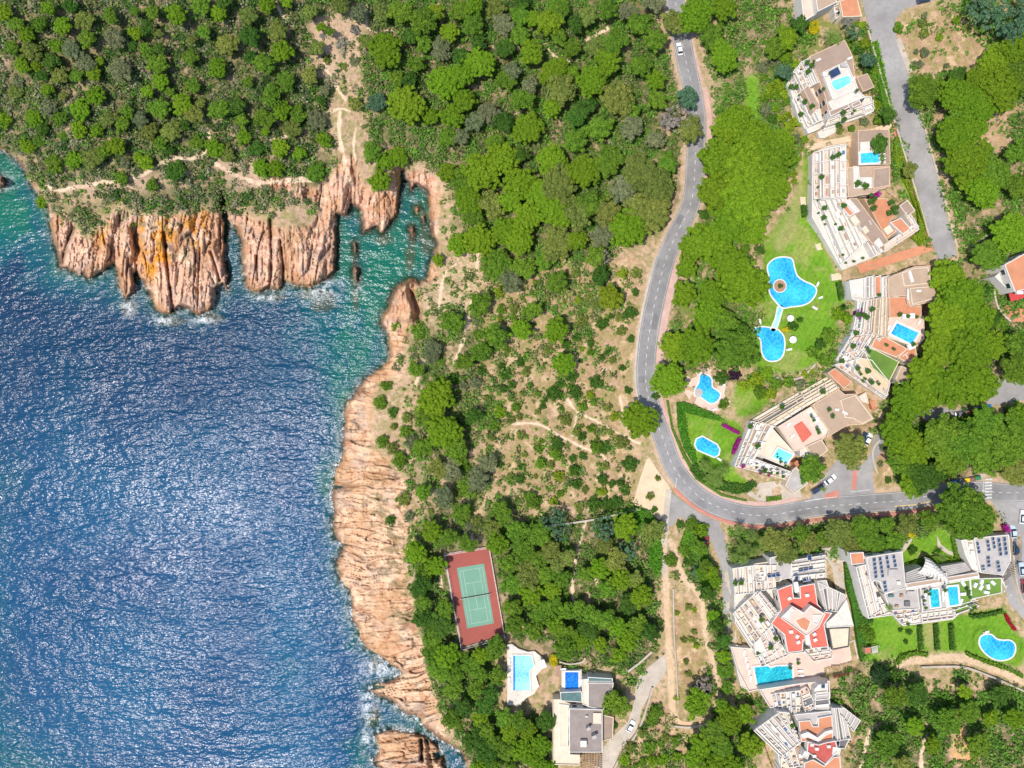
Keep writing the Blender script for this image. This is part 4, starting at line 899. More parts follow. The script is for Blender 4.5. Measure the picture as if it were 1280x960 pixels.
for u, v, r, h in [(330,80,12,M_),(312,45,13,K),(357,100,11,M_),(340,120,13,M_),(330,148,12,M_),(350,185,11,B),(372,142,10,M_),(345,211,10,B),(395,60,9,O),(482,62,20,B),(508,130,21,Y),(500,15,14,M_),(530,25,17,M_),(575,13,12,M_),(562,40,11,B),(530,55,10,M_),(555,103,19,B),(578,93,15,B),(565,145,14,B),(600,78,17,B),(592,30,13,M_),(445,130,8,O),(465,190,11,M_),(482,202,11,B),(498,196,12,B),(475,226,13,B),(455,52,8,O),(560,172,11,M_),(603,213,22,B),(628,198,19,B),(580,228,16,M_),(618,178,11,M_),(612,142,13,Q),(630,60,12,K),(632,100,12,M_),(375,192,8,B),(405,175,9,B),(395,215,11,M_),(520,80,10,M_),(545,15,10,Y),(478,15,10,O),(470,128,12,T),
 (687,28,15,Y),(650,45,12,M_),(665,65,15,B),(692,90,17,B),(715,60,11,M_),(735,20,11,O),(702,110,17,O),(740,100,17,B),(770,50,15,M_),(760,75,15,B),(772,122,19,O),(800,82,13,M_),(820,100,12,B),(822,125,12,M_),(750,160,15,M_),(790,160,13,Q),(720,175,15,M_),(690,200,19,B),(660,160,18,B),(700,230,21,O),(730,213,19,B),(762,200,17,M_),(800,215,21,O),(822,232,19,O),(780,236,17,Q),(652,125,13,M_),(650,20,12,M_),(842,27,14,O),(870,18,20,B),(890,45,14,M_),(905,10,15,B),(650,228,19,B),(678,240,17,B),(905,70,17,B),(920,150,19,B),(868,60,0,M_),(800,30,14,M_),(820,50,13,M_),(700,10,12,M_),(620,10,11,O),(640,90,10,Q),(760,10,13,M_),(785,15,11,Q),
 (660,270,18,B),(692,262,19,B),(722,266,17,O),(755,292,15,Q),(800,260,19,O),(785,286,21,B),(816,276,15,O),(824,252,15,O),(650,300,17,B),(697,305,19,O),(722,300,13,B),(697,352,13,M_),(750,345,12,K),(763,372,14,Y),(665,388,12,M_),(652,412,13,B),(695,413,15,B),(705,455,13,B),(585,250,16,B),(600,300,19,B),(573,306,13,B),(622,332,18,M_),(632,288,16,B),(548,325,7,B),(600,380,14,M_),(620,420,15,M_),(565,402,13,M_),(600,440,12,M_),(580,452,11,M_),(540,440,12,Q),(520,462,9,M_),(590,270,12,M_),(638,350,14,Q),(655,335,13,M_),(680,325,12,M_),(640,250,15,B),(615,255,15,O),(700,272,14,B),(745,320,12,M_),(738,255,16,M_),(760,265,15,O),
 (545,498,21,B),(555,540,20,B),(570,562,15,M_),(592,520,10,K),(565,587,13,Q),(530,615,9,M_),(555,622,12,Q),(577,642,12,M_),(597,600,13,Q),(540,665,13,B),(560,672,10,M_),(520,690,13,B),(545,707,12,B),(585,680,10,M_),(622,680,13,B),(528,560,12,M_),(610,580,11,Q),(535,520,14,M_),(585,610,12,M_),(548,585,12,O),(627,640,12,M_)]:
    if r: pine(u, v, r, h)
for u, v, r, h in [(915,160,20,B),(940,172,22,B),(902,200,24,B),(935,208,29,B),(966,196,24,B),(977,180,16,B),(900,240,24,B),(937,248,30,B),(966,235,21,B),(915,280,23,B),(940,288,16,B),(865,310,16,B),(885,302,23,B),(912,330,21,B),(855,367,14,B),(890,367,16,B),(932,355,27,B),(885,393,18,B),(906,402,14,M_),(871,432,20,B),(845,432,17,B),(836,475,20,B),(800,525,21,B),(858,335,12,B),
 (1157,113,19,M_),(1197,97,11,K),(1199,120,20,B),(1227,130,21,B),(1250,110,23,B),(1246,75,18,B),(1272,60,19,B),(1274,98,20,M_),(1195,170,21,B),(1215,160,18,B),(1212,200,24,B),(1181,160,9,K),(1246,216,19,M_),(1272,190,14,M_),(1274,232,14,M_),(1265,290,21,B),(1240,318,19,M_),(1186,350,21,B),(1206,372,24,B),(1188,402,25,B),(1221,402,22,B),(1180,432,22,B),(1212,440,25,B),(1237,432,17,B),(1160,470,21,B),(1190,482,25,B),(1222,480,23,B),(1150,500,17,B),(1272,432,15,M_),(1272,462,17,M_),
 (1135,500,20,B),(1160,490,20,B),(1122,540,20,B),(1142,562,19,B),(1130,578,17,M_),(1140,606,14,B),(1182,545,24,M_),(1210,552,24,M_),(1236,530,19,M_),(1236,567,21,M_),(1262,558,23,M_),(1272,590,17,O),(1275,520,14,B),(1190,575,18,M_),(1270,490+40,15,M_),(970,677,15,O),(985,692,13,O),(1050,667,17,O),(1082,665,17,M_),(1097,680,12,M_),(1068,680,13,O),(1210,225,14,B),(1230,240,18,B),(1225,100,16,B),(1240,100,15,B),(1200,145,14,M_)]:
    pine(u, v, r*1.04, h, 'smooth' if h == B and r > 13 else 'pine')
for u, v, r, h, k in [(922,436,27,M_,'broad'),(1208,641,31,M_,'broad'),(1065,563,20,O,'broad'),(1015,587,16,M_,'broad'),(1155,597,19,K,'broad'),(1175,590,14,K,'broad'),(860,122,13,T,'broad'),(846,150,17,G_,'open'),(862,162,15,O,'pine'),(832,150,9,G_,'open'),(692,650,15,T,'open'),(755,660,15,T,'open'),(785,688,12,T,'open'),(752,322,10,G_,'open'),(700,665,12,T,'open'),(1237,15,22,T,'open'),(1262,35,22,T,'open'),(1222,5,15,T,'open'),(1280,10,18,T,'open'),(1085,75,9,T,'broad'),(980,90,9,T,'broad'),(968,60,12,M_,'broad'),(985,45,12,B,'broad'),(1000,30,10,K,'broad'),(1110,144,9,K,'broad'),(1137,212,9,O,'broad'),(1100,180,10,K,'broad'),(985,55,8,B,'broad'),(1067,40,9,T,'open'),(1058,28,7,G_,'open'),(880,858,12,G_,'open'),(872,880,17,B,'broad'),(770,880,15,M_,'broad'),(1215,650-440,1,B,'broad')][:-1]:
    pine(u, v, r, h, k)
# poisson fill of the woods
def free(u, v, r, k=.8): return all((u-a)**2+(v-b)**2 > ((r+c)*k)**2 for a, b, c in TREES)
WOODB = blur((hard > .3).astype(np.float32)+(bf > .2), 3)
def wood(poly, n_, rmin, rmax, hues, k=.75, kind='pine', tries=4000, fn=None):
    P = np.array(poly); cnt = 0
    for _ in range(tries):
        if cnt >= n_: break
        u = rnd.uniform(P[:,0].min(), P[:,0].max()); v = rnd.uniform(P[:,1].min(), P[:,1].max()); r = rnd.uniform(rmin, rmax)
        ins = False
        for (xa, ya), (xb, yb) in zip(poly, poly[1:]+poly[:1]):
            if (ya > v) != (yb > v) and u < (xb-xa)*(v-ya)/(yb-ya)+xa: ins = not ins
        if not ins or samp(WOODB, u, v) > .05 or samp(PATHD, u, v) < r*.7 or samp(SD, u, v) < 14 or not free(u, v, r, k): continue
        (fn or pine)(u, v, r, rnd.choice(hues)) if fn else pine(u, v, r, rnd.choice(hues), kind); cnt += 1
wood([(440,0),(840,0),(850,130),(845,235),(800,300),(650,330),(560,250),(545,160),(480,90)], 30, 9, 13, [M_, B, O, K, Q], .8)
wood([(515,690),(555,690),(575,812),(632,800),(634,885),(688,890),(688,965),(600,965),(565,900),(535,820)], 40, 9, 14, [M_, B, M_, K], .72)
wood([(612,650),(690,665),(715,700),(705,830),(640,805)], 24, 10, 16, [M_, B, O, M_], .72)
wood([(730,650),(826,660),(826,800),(790,830),(735,830),(715,770)], 22, 8, 15, [M_, O, B, K], .75)
wood([(1045,860),(1112,855),(1150,850),(1280,870),(1280,960),(1228,960),(1200,880),(1150,960),(1085,960),(1085,900)], 13, 8, 17, [M_, B, O, K, B], .95)
wood([(870,915),(930,890),(945,960),(850,960)], 8, 9, 16, [B, M_, B], .75)
wood([(862,668),(890,700),(905,760),(915,850),(935,900),(902,900),(888,800),(868,740)], 14, 7, 11, [K, M_, B], .7, 'broad')
wood([(1000,655),(1180,645),(1180,668),(1060,688),(1000,680)], 7, 9, 13, [M_, O], .75)
wood([(1228,630),(1240,660),(1232,668),(1240,610)], 2, 6, 9, [M_], .7, 'broad')
wood([(0,0),(430,0),(420,90),(400,130),(410,215),(330,225),(60,245),(20,190)], 68, 5, 13.5, [M_, B, K, O, B, Q], .9)
NPINE = len(TREES)
# ------------------------------------------------------------------ palms
def palm_crown(seed, nf=17):
    g = random.Random(seed); V = []; T = []
    for f in range(nf):
        a = f*2.39996+g.random()*.3; L = .85+.3*g.random(); lift = .35*(f % 3)/2+.1; dx, dy = math.cos(a), math.sin(a); prev = None
        for k in range(9):
            t = k/8; r = L*t; z = lift*math.sin(t*2.2)*1.0-.55*t*t; c = Vector((dx*r, dy*r, z))
            if prev is not None:
                wdt = .17*math.sin(math.pi*min(1, t*.85+.12))
                for sd in (-1, 1):
                    sx, sy = -dy*sd, dx*sd
                    for q in range(2):
                        p0 = prev.lerp(c, q*.5); p1 = prev.lerp(c, q*.5+.34); tip = p1+Vector((sx*wdt+dx*.06, sy*wdt+dy*.06, -.05-.04*g.random()))
                        V += [tuple(p0), tuple(p1), tuple(tip), tuple(tip+(p0-p1)*.35)]; T.append(.3+.6*g.random())
            prev = c
    me = bpy.data.meshes.new('palm_fronds'); k = len(V)//4; me.from_pydata(V, [], [list(range(4*i, 4*i+4)) for i in range(k)])
    at = me.attributes.new('tone', 'FLOAT', 'FACE'); at.data.foreach_set('value', T); me.materials.append(MATS['leaves']); me.update(); return me
PALMS = [palm_crown(i) for i in range(4)]
def palm(u, v, r, h=6, hue='olive green'):
    g0 = gz(u, v); rm = r*(HC-g0)/F; x, y = W(u, v, g0+h); z, uu, vv = ground_at(x, y)
    o = link('palm_tree', None, None, (x, y, z)); o.rotation_euler.z = rnd.random()*6
    t = link('trunk', TRUNK_P, o); t.scale = (1, 1, h/6)
    c = link('crown', PALMS[rnd.randrange(4)], o, (0, 0, h)); c.scale = (rm, rm, rm); q = HUES[hue]; j = .8+.4*rnd.random(); c.color = (q[0]*j*.8, q[1]*j, q[2]*j, 1)
    o['category'] = 'palm tree'; o['group'] = 'palm trees of the gardens'; LAB.append((o, 'palm tree with long arching fronds' if r > 7 else 'small palm tree', u, v)); TREES.append((u, v, r*.6))
mb = MB()
for j in range(6):
    for i in range(8):
        a = i*6.283/8; rr = .24-.012*j+(.03 if j % 2 else 0); mb.v.append((rr*math.cos(a), rr*math.sin(a), j*1.24-.2))
for j in range(5):
    for i in range(8): mb.face([j*8+i, j*8+(i+1) % 8, (j+1)*8+(i+1) % 8, (j+1)*8+i], 'bark')
to = mb.build('t'); TRUNK_P = to.data; bpy.data.objects.remove(to)
for u, v, r in [(925,662,9),(940,670,10),(928,684,10),(943,690,9),(957,682,10),(965,668,10),(975,682,9),(918,697,9),(930,700,9),(882,584,9),(892,593,10),(905,589,10),(898,603,9),(887,600,8),(1040,44,13),(1046,50,9),(1180,697,7),(1012,590,8),(1030,612,5),(1092,690,8),(1000,660,9),(1112,800-40,6),(880,560+20,7),(842,770+120,1)][:-1]: palm(u, v, r)
# ------------------------------------------------------------------ hedges and flower beds
def hedge(name, label, poly, h, hue, leaf=.34, dens=5.5, cat='hedge', group=None):
    g0 = gz(*poly[0]); org = (*W(*poly[0], g0+h), g0); P = ccw([W(p[0], p[1], gz(*p)+h*.8) for p in poly])
    xs = [p[0] for p in P]; ys = [p[1] for p in P]; g = np.random.default_rng(len(label)*7+int(poly[0][0]))
    n_ = int(min(26000, max(200, abs(area(P))*dens*2.2))); X = g.uniform(min(xs), max(xs), n_*3); Yy = g.uniform(min(ys), max(ys), n_*3); ins = np.zeros(len(X), bool)
    for (xa, ya), (xb, yb) in zip(P, P[1:]+P[:1]):
        c = ((ya > Yy) != (yb > Yy)) & (X < (xb-xa)*(Yy-ya)/(yb-ya+1e-9)+xa); ins ^= c
    X, Yy = X[ins][:n_], Yy[ins][:n_]; N = len(X)
    s_ = F/(HC-g0-h); zz = samp(HS, 640+X*s_, 480-Yy*s_)
    lumps = fbm(X/1.6+50, Yy/1.6+50, 5, 2); q = g.random(N); up = np.where(q < .72, h*(.70+.42*lumps), h*g.random(N)*.9)
    p = np.stack([X+g.normal(size=N)*.14, Yy+g.normal(size=N)*.14, zz+up], 1)-np.array(org)
    nn = g.normal(size=(N, 3))*.5+[0, 0, 1]; nn /= np.linalg.norm(nn, axis=1)[:, None]; t = np.cross(nn, g.normal(size=(N, 3))); t /= np.linalg.norm(t, axis=1)[:, None]; b = np.cross(nn, t)
    s = (leaf*(.5+.8*g.random(N)))[:, None]; V = np.stack([p+t*s, p+b*s*.6, p-t*s, p-b*s*.6], 1).reshape(-1, 3)
    core = MB(); core.prism(inset(P, .12) if abs(area(P)) > 3 else P, g0-.5, g0+h*.55, 'leaves'); CV = np.array(core.v)-np.array(org); 
    for i in range(len(CV)):
        u_ = 640+core.v[i][0]*s_; v_ = 480-core.v[i][1]*s_; CV[i, 2] += float(samp(HS, u_, v_))-g0
    me = bpy.data.meshes.new(name); me.from_pydata(np.concatenate([V, CV]).tolist(), [], np.arange(4*N).reshape(-1, 4).tolist()+[[j+4*N for j in f] for f in core.f])
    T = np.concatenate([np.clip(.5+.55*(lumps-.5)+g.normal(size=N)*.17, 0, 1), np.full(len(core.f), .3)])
    at = me.attributes.new('tone', 'FLOAT', 'FACE'); at.data.foreach_set('value', T.astype(np.float32)); me.materials.append(MATS['leaves']); me.update()
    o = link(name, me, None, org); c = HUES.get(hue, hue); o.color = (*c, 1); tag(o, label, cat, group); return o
HB = 'bright green'
hedge('hedge', 'broad bright green hedge curving round the corner by the paved square', [(776,637),(795,634),(812,640),(823,655),(827,680),(828,712),(820,720),(812,705),(810,685),(800,665),(785,650),(768,643)], 2.2, (.10,.26,.015))
hedge('hedge', 'bright green hedge along the top and seaward edge of the lawn pool garden', [(846,503),(856,502),(880,512),(900,520),(905,527),(892,525),(872,520),(857,516),(860,545),(872,575),(868,582),(856,562),(848,535)], 1.8, (.085,.23,.015))
hedge('hedge', 'thick hedge beneath the lawn pool garden above the road bend', [(870,578),(880,590),(905,602),(930,606),(942,600),(948,606),(936,616),(920,618),(895,612),(872,598),(862,588)], 1.8, 'dark green')
hedge('hedge', 'narrow green hedge following the pavement beside the lawn pool garden', [(833,500),(836,500),(842,535),(856,565),(874,596),(905,618),(935,625),(934,628),(902,621),(870,600),(852,568),(839,536)], 1.2, 'mid green')
hedge('hedge', 'bright green hedge along the upper villas pale road', [(1088,52),(1098,50),(1108,95),(1118,140),(1112,150),(1104,128),(1098,96),(1090,74)], 1.6, (.12,.27,.015))
hedge('hedge', 'strip of yellow green garden plants beneath the second villa by the pale road', [(1120,170),(1126,168),(1140,215),(1156,272),(1164,302),(1150,308),(1138,296),(1150,290),(1146,266),(1128,222),(1116,195)], 1.1, 'yellow-green')
hedge('hedge', 'bright vine covered slope beside the dirt path east of the track', [(858,660),(868,668),(885,690),(898,720),(893,735),(884,748),(876,728),(862,700),(850,680)], 1.4, (.14,.30,.02))
hedge('hedge', 'rectangular clipped hedge beside the tree in the panelled roof garden', [(1190,672),(1198,672),(1203,702),(1196,706)], 1.6, 'mid green')
hedge('hedge', 'dark curved hedge in the ravine garden behind the glass staircase', [(1133,712),(1142,702),(1160,695),(1185,697),(1202,700),(1203,708),(1180,706),(1160,706),(1148,712),(1136,718)], 1.5, 'mid green')
for i, (x, lbl) in enumerate(((1150,'clipped dark green hedge strip nearest the wooden hut lawn'), (1170,'clipped dark green hedge strip in the middle of the striped lawns'), (1189,'clipped dark green hedge strip nearest the eastern kidney pool'))):
    hedge('hedge', lbl, [(x-2,781),(x+3,780),(x+5,813),(x,814)], 1.6, 'dark green', group='clipped hedges dividing the striped lawns')
hedge('hedge', 'long clipped hedge above the eastern kidney pool lawn', [(1213,769),(1235,767),(1254,762),(1256,766),(1236,772),(1214,773)], 1.5, 'dark green')
hedge('hedge', 'hedge below the lawn between the garden path and the pool', [(1208,815),(1226,822),(1250,830),(1270,838),(1282,845),(1280,850),(1262,840),(1240,833),(1210,821)], 1.4, 'mid green')
hedge('hedge', 'hedge bordering the lawn of the wooden hut above the path', [(1121,826),(1128,818),(1146,814),(1162,817),(1160,822),(1146,820),(1132,824),(1124,830)], 1.4, 'mid green')
hedge('hedge', 'tall green hedge along the pale lane beside the star roofed building', [(1056,704),(1064,702),(1072,720),(1078,752),(1082,780),(1084,820),(1078,830),(1070,800),(1064,760),(1058,735)], 2.2, (.085,.20,.02))
hedge('hedge', 'clipped hedge in the upper corner of the second villa pool terrace', [(1088,174),(1098,170),(1106,178),(1106,190),(1103,205),(1099,204),(1099,190),(1090,190)], 7.2, 'mid green')
hedge('hedge', 'round planting of yellow green bushes below the star roofed building', [(1018,868+20),(1010,890),(1012,892)], .5, 'mid green') if False else None
hedge('hedge', 'long dark hedge beside the garden wall east of the parking area', [(1214,302),(1232,288),(1246,280),(1248,284),(1234,294),(1217,308)], 1.8, 'mid green')
hedge('hedge', 'leafy hedge behind the recycling containers of the upper car park', [(1190,522),(1215,517),(1238,510),(1240,515),(1218,523),(1192,528)], 2.0, 'mid green')
hedge('hedge', 'small dark clipped hedge between the curved terraces and the lawn', [(1046,352),(1052,351),(1056,372),(1050,376)], 1.6, 'dark green')
hedge('hedge', 'short clipped hedge below the path on the seaward side of the second villa', [(1002,257),(1009,256),(1010,270),(1004,272)], 1.6, 'dark green')
hedge('hedge', 'low hedge edging the forecourt under the lowest cream villa', [(958,622),(976,620),(977,624),(959,627)], .9, 'mid green')
MAG = (.36,.02,.24)
hedge('bougainvillea', 'magenta bougainvillea hedge running from the lawn to the cream villa corner', [(903,529),(907,530),(926,540),(925,544),(912,538),(903,533)], 1.4, MAG, .22, 8, 'flowers')
hedge('bougainvillea', 'magenta bougainvillea clump against the stepped wall above the pool lawn', [(923,547),(928,547),(923,560),(919,569),(915,568),(917,558)], 1.6, MAG, .22, 8, 'flowers')
hedge('bougainvillea', 'magenta bougainvillea over the patio of the second villa', [(1089,243),(1098,239),(1102,243),(1094,249)], 4.5, MAG, .22, 8, 'flowers')
hedge('bougainvillea', 'purple bougainvillea climbing the stepped terraces of the tan roofed villa', [(1070,388),(1077,386),(1079,396),(1074,400),(1070,396)], 3, (.20,.03,.20), .22, 8, 'flowers')
hedge('bougainvillea', 'magenta bougainvillea beside the car park wall of the panelled roofs', [(1254,657),(1260,655),(1263,664),(1257,666)], 2.2, MAG, .22, 8, 'flowers')
hedge('bougainvillea', 'red flowering creeper on the curved ramp wall above the kidney pool', [(1256,767),(1260,768),(1268,783),(1273,788),(1268,789),(1260,778)], 1.2, (.45,.02,.07), .22, 8, 'flowers')
for a_, lbl in (((1018,34,7,9), 'yellow flowering mimosa bush in the garden above the top villa'), ((692,826,5,8), 'yellow mimosa bush between the two shore pools'), ((1138,668,6,4), 'yellow flowering bush beside the round path of the garden'), ((983,412,5,3), 'yellow flowers at the foot of the heart pool channel')):
    u, v, a, b = a_; hedge('mimosa', lbl, [(u+a*math.cos(t), v+b*math.sin(t)) for t in np.linspace(0, 6.28, 11)[:-1]], 1.8, (.55,.45,.01), .25, 7, 'bush')
# ------------------------------------------------------------------ counted shrubs
SHR = [(692,492,9,K),(719,490,8.5,K),(728,508,6,M_),(785,488,5,K),(727,545,6,K),(745,558,9,M_),(756,560,8,K),(697,555,8,K),(695,568,8,M_),(787,580,10,K),(753,599,7.5,K),(775,603,5,K),(781,612,7,K),(765,605,5,K),(715,573,5,K),(728,570,5.5,K),(719,588,7,K),(720,605,7,K),(715,588,5,M_),(650,598,6.5,K),(665,625,11,M_),(652,584,5,K),(742,630,9,K),(758,630,8,K),(770,627,8,K),(724,633,6,O),(700,617,5,M_),(674,562,5,M_),(676,552,4,M_),(706,524,7,O),(720,540,6,O),(762,540,4.5,O),(777,553,8,O),(731,612,5,O),(756,583,6,O),(655,568,4,O),(788,391,8,K),(794,365,5,K),(777,413,6,O),(788,424,4.5,K),(738,428,5,K),(738,440,5,M_),(778,460,4,K),(752,405,8,K),(716,470,7,K),(745,478,8,K),(650,452,5,K),(640,480,5,K),(663,482,4,K),(700,480,6,K),(645,510,6,M_),(740,281,6,K),(625,515,8,B),(592,518,8,K),(475,503,8,M_),(491,515,6,K),(508,522,6,O),(500,575,11,M_),(478,552,8,M_),(515,552,9,Q),(488,651,6,K),(496,625,3,M_),(507,540,8,M_),(497,405,8,B),(525,415,11,M_),(542,700,8,M_),(515,695,7,K),(478,505,5,M_),(55,252,9,B),(60,245,6,M_),(110,255,7,M_),(155,250,10,B),(163,275,9,M_),(135,240,7,M_),(220,262,9,M_),(245,255,8,Q),(195,240,6,M_),(355,240,8,M_),(365,268,8,B),(390,262,5,O),(330,272,5,K),(420,245,5,O),(345,283,4,B),(322,243,5,B),(297,262,5,B),(465,243,5,B),(100,290,7,O),(85,280,8,O),(70,262,5,O),(120,272,7,Q),(262,245,8,Q),(240,238,7,Q),(463,215,10,B),(1016,168,0,K),(1108,145,0,K),(966,148,6,K),(967,150,5,K),(1049,163,5,O),(1064,161,5,M_),(1080,153,6,Q),(990,407,6,K),(1000,400,4,K),(1053,386,5,K),(1048,393,8,B),(1035,420,9,M_),(1025,430,8,K),(1015,440,7,M_),(1042,445,7,M_),(1030,450,8,M_),(1060,398,7,B),(936,325,6,K),(930,312,7,M_),(880,268,7,K),(943,268,5,M_),(945,300,6,K),(950,312,6,K),(920,402,8,K),(902,472,9,K),(918,468,8,(.05,.02,.045)),(945,475,9,Y),(958,468,8,B),(970,480,8,M_),(985,478,7,M_),(1000,480,6,Q),(950,490,9,M_),(963,492,8,Y),(930,482,7,Y),(905,505,6,M_),(1140,688,5,K),(1140,684,3,K),(1136,790,4,K),(1125,787,3,K),(1085,775,6,K),(1080,785,7,M_),(1086,795,8,M_),(1084,812,6,K),(822,598,4,O),(813,620,5,O),(818,637,4,K),(820,475+20,5,K),(850,655,5,K),(865,655,9,M_),(876,662,10,B),(862,700,7,K),(872,715,9,T),(856,688,8,M_),(838,700,8,M_),(960,870,0,K),(1118,845,9,K),(1100,842,13,(.03,.07,.02)),(872,862,9,(.03,.045,.03)),(880,866,8,(.03,.045,.03)),(735,880,6,M_),(764,905,7,K),(770,870,8,M_),(826,862,0,K),(829,948,8,B),(811,933,7,M_),(820,890,9,M_),(815,900,8,M_),(845,925,6,M_),(855,800,4,O),(868,790,4,O),(1132,812-10,3,K),(1200,92,8,K),(1175,112,7,K),(1122,35,6,M_),(1195,25,6,B),(1153,30,5,O),(1103,560,4,Q),(1100,580,4,Q),(1110,600,4,K),(1246,397,9,K),(1250,405,9,M_),(1235,360,7,K),(1244,365,5,B)]
for s_ in SHR:
    if s_[2]:
        h_ = s_[3]
        if isinstance(h_, tuple): HUES['dark purple' if h_[2] > .04 else 'blackish green'] = h_; h_ = 'dark purple' if h_[2] > .04 else 'blackish green'
        shrub(s_[0], s_[1], s_[2], h_)
def sfn(lo, hi):
    return lambda u, v, r, h: shrub(u, v, r, h)
wood([(600,345),(700,340),(800,330),(790,480),(795,560),(780,625),(650,640),(612,600),(600,420)], 62, 3, 7, [K, M_, O, O, Y], 1.0, fn=sfn(3, 7))
wood([(480,420),(600,400),(620,520),(600,660),(520,690),(500,600),(470,500)], 24, 4, 9, [M_, Q, O, K], .8, fn=sfn(3, 7))
wood([(380,20),(455,10),(450,110),(440,180),(400,200),(380,110)], 14, 4, 8, [O, Q, G_], .9, fn=sfn(3, 7))
wood([(756,940),(800,915),(838,905),(880,912),(880,960),(760,960)], 10, 4, 8, [M_, O, B], .9, fn=sfn(3, 7))
wood([(845,745),(872,760),(880,800),(888,850),(845,880)], 8, 3, 5, [O, Y], .9, fn=sfn(3, 7))
wood([(1122,25),(1170,12),(1205,25),(1235,60),(1220,92),(1150,88)], 8, 3, 6, [O, B, Q], .9, fn=sfn(3, 7))
wood([(985,170),(1010,200),(1012,290),(1045,345),(1040,430),(1010,470),(980,470),(1005,420),(1035,380),(1000,300)], 14, 3, 5, [B, Y, M_], .9, fn=sfn(3, 7))
wood([(930,90),(980,60),(1010,100),(1010,180),(985,170),(960,150)], 20, 4, 8, [B, Y, M_, Q], .8, fn=sfn(3, 7))
wood([(1070,20),(1090,50),(1100,100),(1120,150),(1095,160),(1085,100),(1060,60)], 12, 4, 7, [B, Y, M_, K], .8, fn=sfn(3, 7))
wood([(1130,640),(1190,645),(1200,668),(1180,690),(1140,690),(1128,670)], 10, 4, 7, [B, M_, K], .8, fn=sfn(3, 7))

# ------------------------------------------------------------------ uncounted undergrowth: one leafy mass
def scrub_mass(N=30000, per=30):
    g = np.random.default_rng(3); pr = SCR*(.35+1.0*sm(fbm(UU/15, VV/15, 201, 3), .33, .62)); pr[(UU < -40)|(UU > 1320)|(VV < -40)|(VV > 1000)] = 0
    pr = pr.ravel().astype(np.float64); pr /= pr.sum(); idx = g.choice(len(pr), N, p=pr); u = UU.ravel()[idx]+g.random(N); v = VV.ravel()[idx]+g.random(N)
    z = samp(HG, u, v); s = (HC-z)/F; x = (u-640)*s; y = (480-v)*s
    big = g.random(N)**2.2; R0 = .45+2.1*big
    pal = np.array([(.075,.15,.022), (.14,.17,.055), (.20,.20,.115), (.10,.20,.025), (.045,.095,.02), (.26,.22,.15), (.165,.20,.05)])
    kk = fbm(u/30, v/30, 202, 3); west = sm(u, 520, 400)
    w_ = np.stack([.8+0*u, 1.0+0*u, .5+.5*west, 1.1-.3*west+.8*sm(u, 840, 900), .7+.3*west, .25+.05*west-.2*sm(u, 840, 900), .7+0*u], 1); w_ *= (.3+g.random((N, 7))*1.4)*np.array([1,1,1,1,1,1,1]); ci = np.argmax(w_, 1)
    C0 = pal[ci]*(1.1+.6*g.random((N, 1)))
    M = N*per; c = np.repeat(np.stack([x, y, z+R0*.1], 1), per, 0); r = np.repeat(R0, per)[:, None]
    d = g.normal(size=(M, 3)); d[:, 2] = np.abs(d[:, 2]); d /= np.linalg.norm(d, axis=1)[:, None]
    lob = np.repeat(.75+.5*g.random((N, 1)), per, 0); p = c+d*r*np.concatenate([lob, 1/lob, np.full((M, 1), .85)], 1)*(.5+.55*g.random((M, 1)))
    nn = d+g.normal(size=(M, 3))*.5; nn[:, 2] += .3; nn /= np.linalg.norm(nn, axis=1)[:, None]; t = np.cross(nn, g.normal(size=(M, 3))); t /= np.linalg.norm(t, axis=1)[:, None]; b = np.cross(nn, t)
    s = (.16+.17*np.minimum(r, 1.6))*(.5+.9*g.random((M, 1)))
    V = np.stack([p+t*s, p+b*s*.6, p-t*s*.9, p-b*s*.6], 1).reshape(-1, 3)
    me = bpy.data.meshes.new('undergrowth'); me.vertices.add(len(V)); me.vertices.foreach_set('co', V.astype(np.float32).ravel()); me.loops.add(4*M); me.loops.foreach_set('vertex_index', np.arange(4*M, dtype=np.int32))
    me.polygons.add(M); me.polygons.foreach_set('loop_start', np.arange(0, 4*M, 4, dtype=np.int32)); me.polygons.foreach_set('loop_total', np.full(M, 4, np.int32))
    a = me.attributes.new('tone', 'FLOAT', 'FACE'); a.data.foreach_set('value', np.clip(.5+g.normal(size=M)*.2, 0, 1).astype(np.float32))
    a = me.attributes.new('tint', 'FLOAT_COLOR', 'FACE'); a.data.foreach_set('color', np.concatenate([np.repeat(C0, per, 0), np.ones((M, 1))], 1).astype(np.float32).ravel())
    me.materials.append(MATS['scrub_leaves']); me.update(); o = link('undergrowth', me); tag(o, 'tangle of low green and grey scrub under the pines', 'undergrowth', kind='stuff')
scrub_mass()
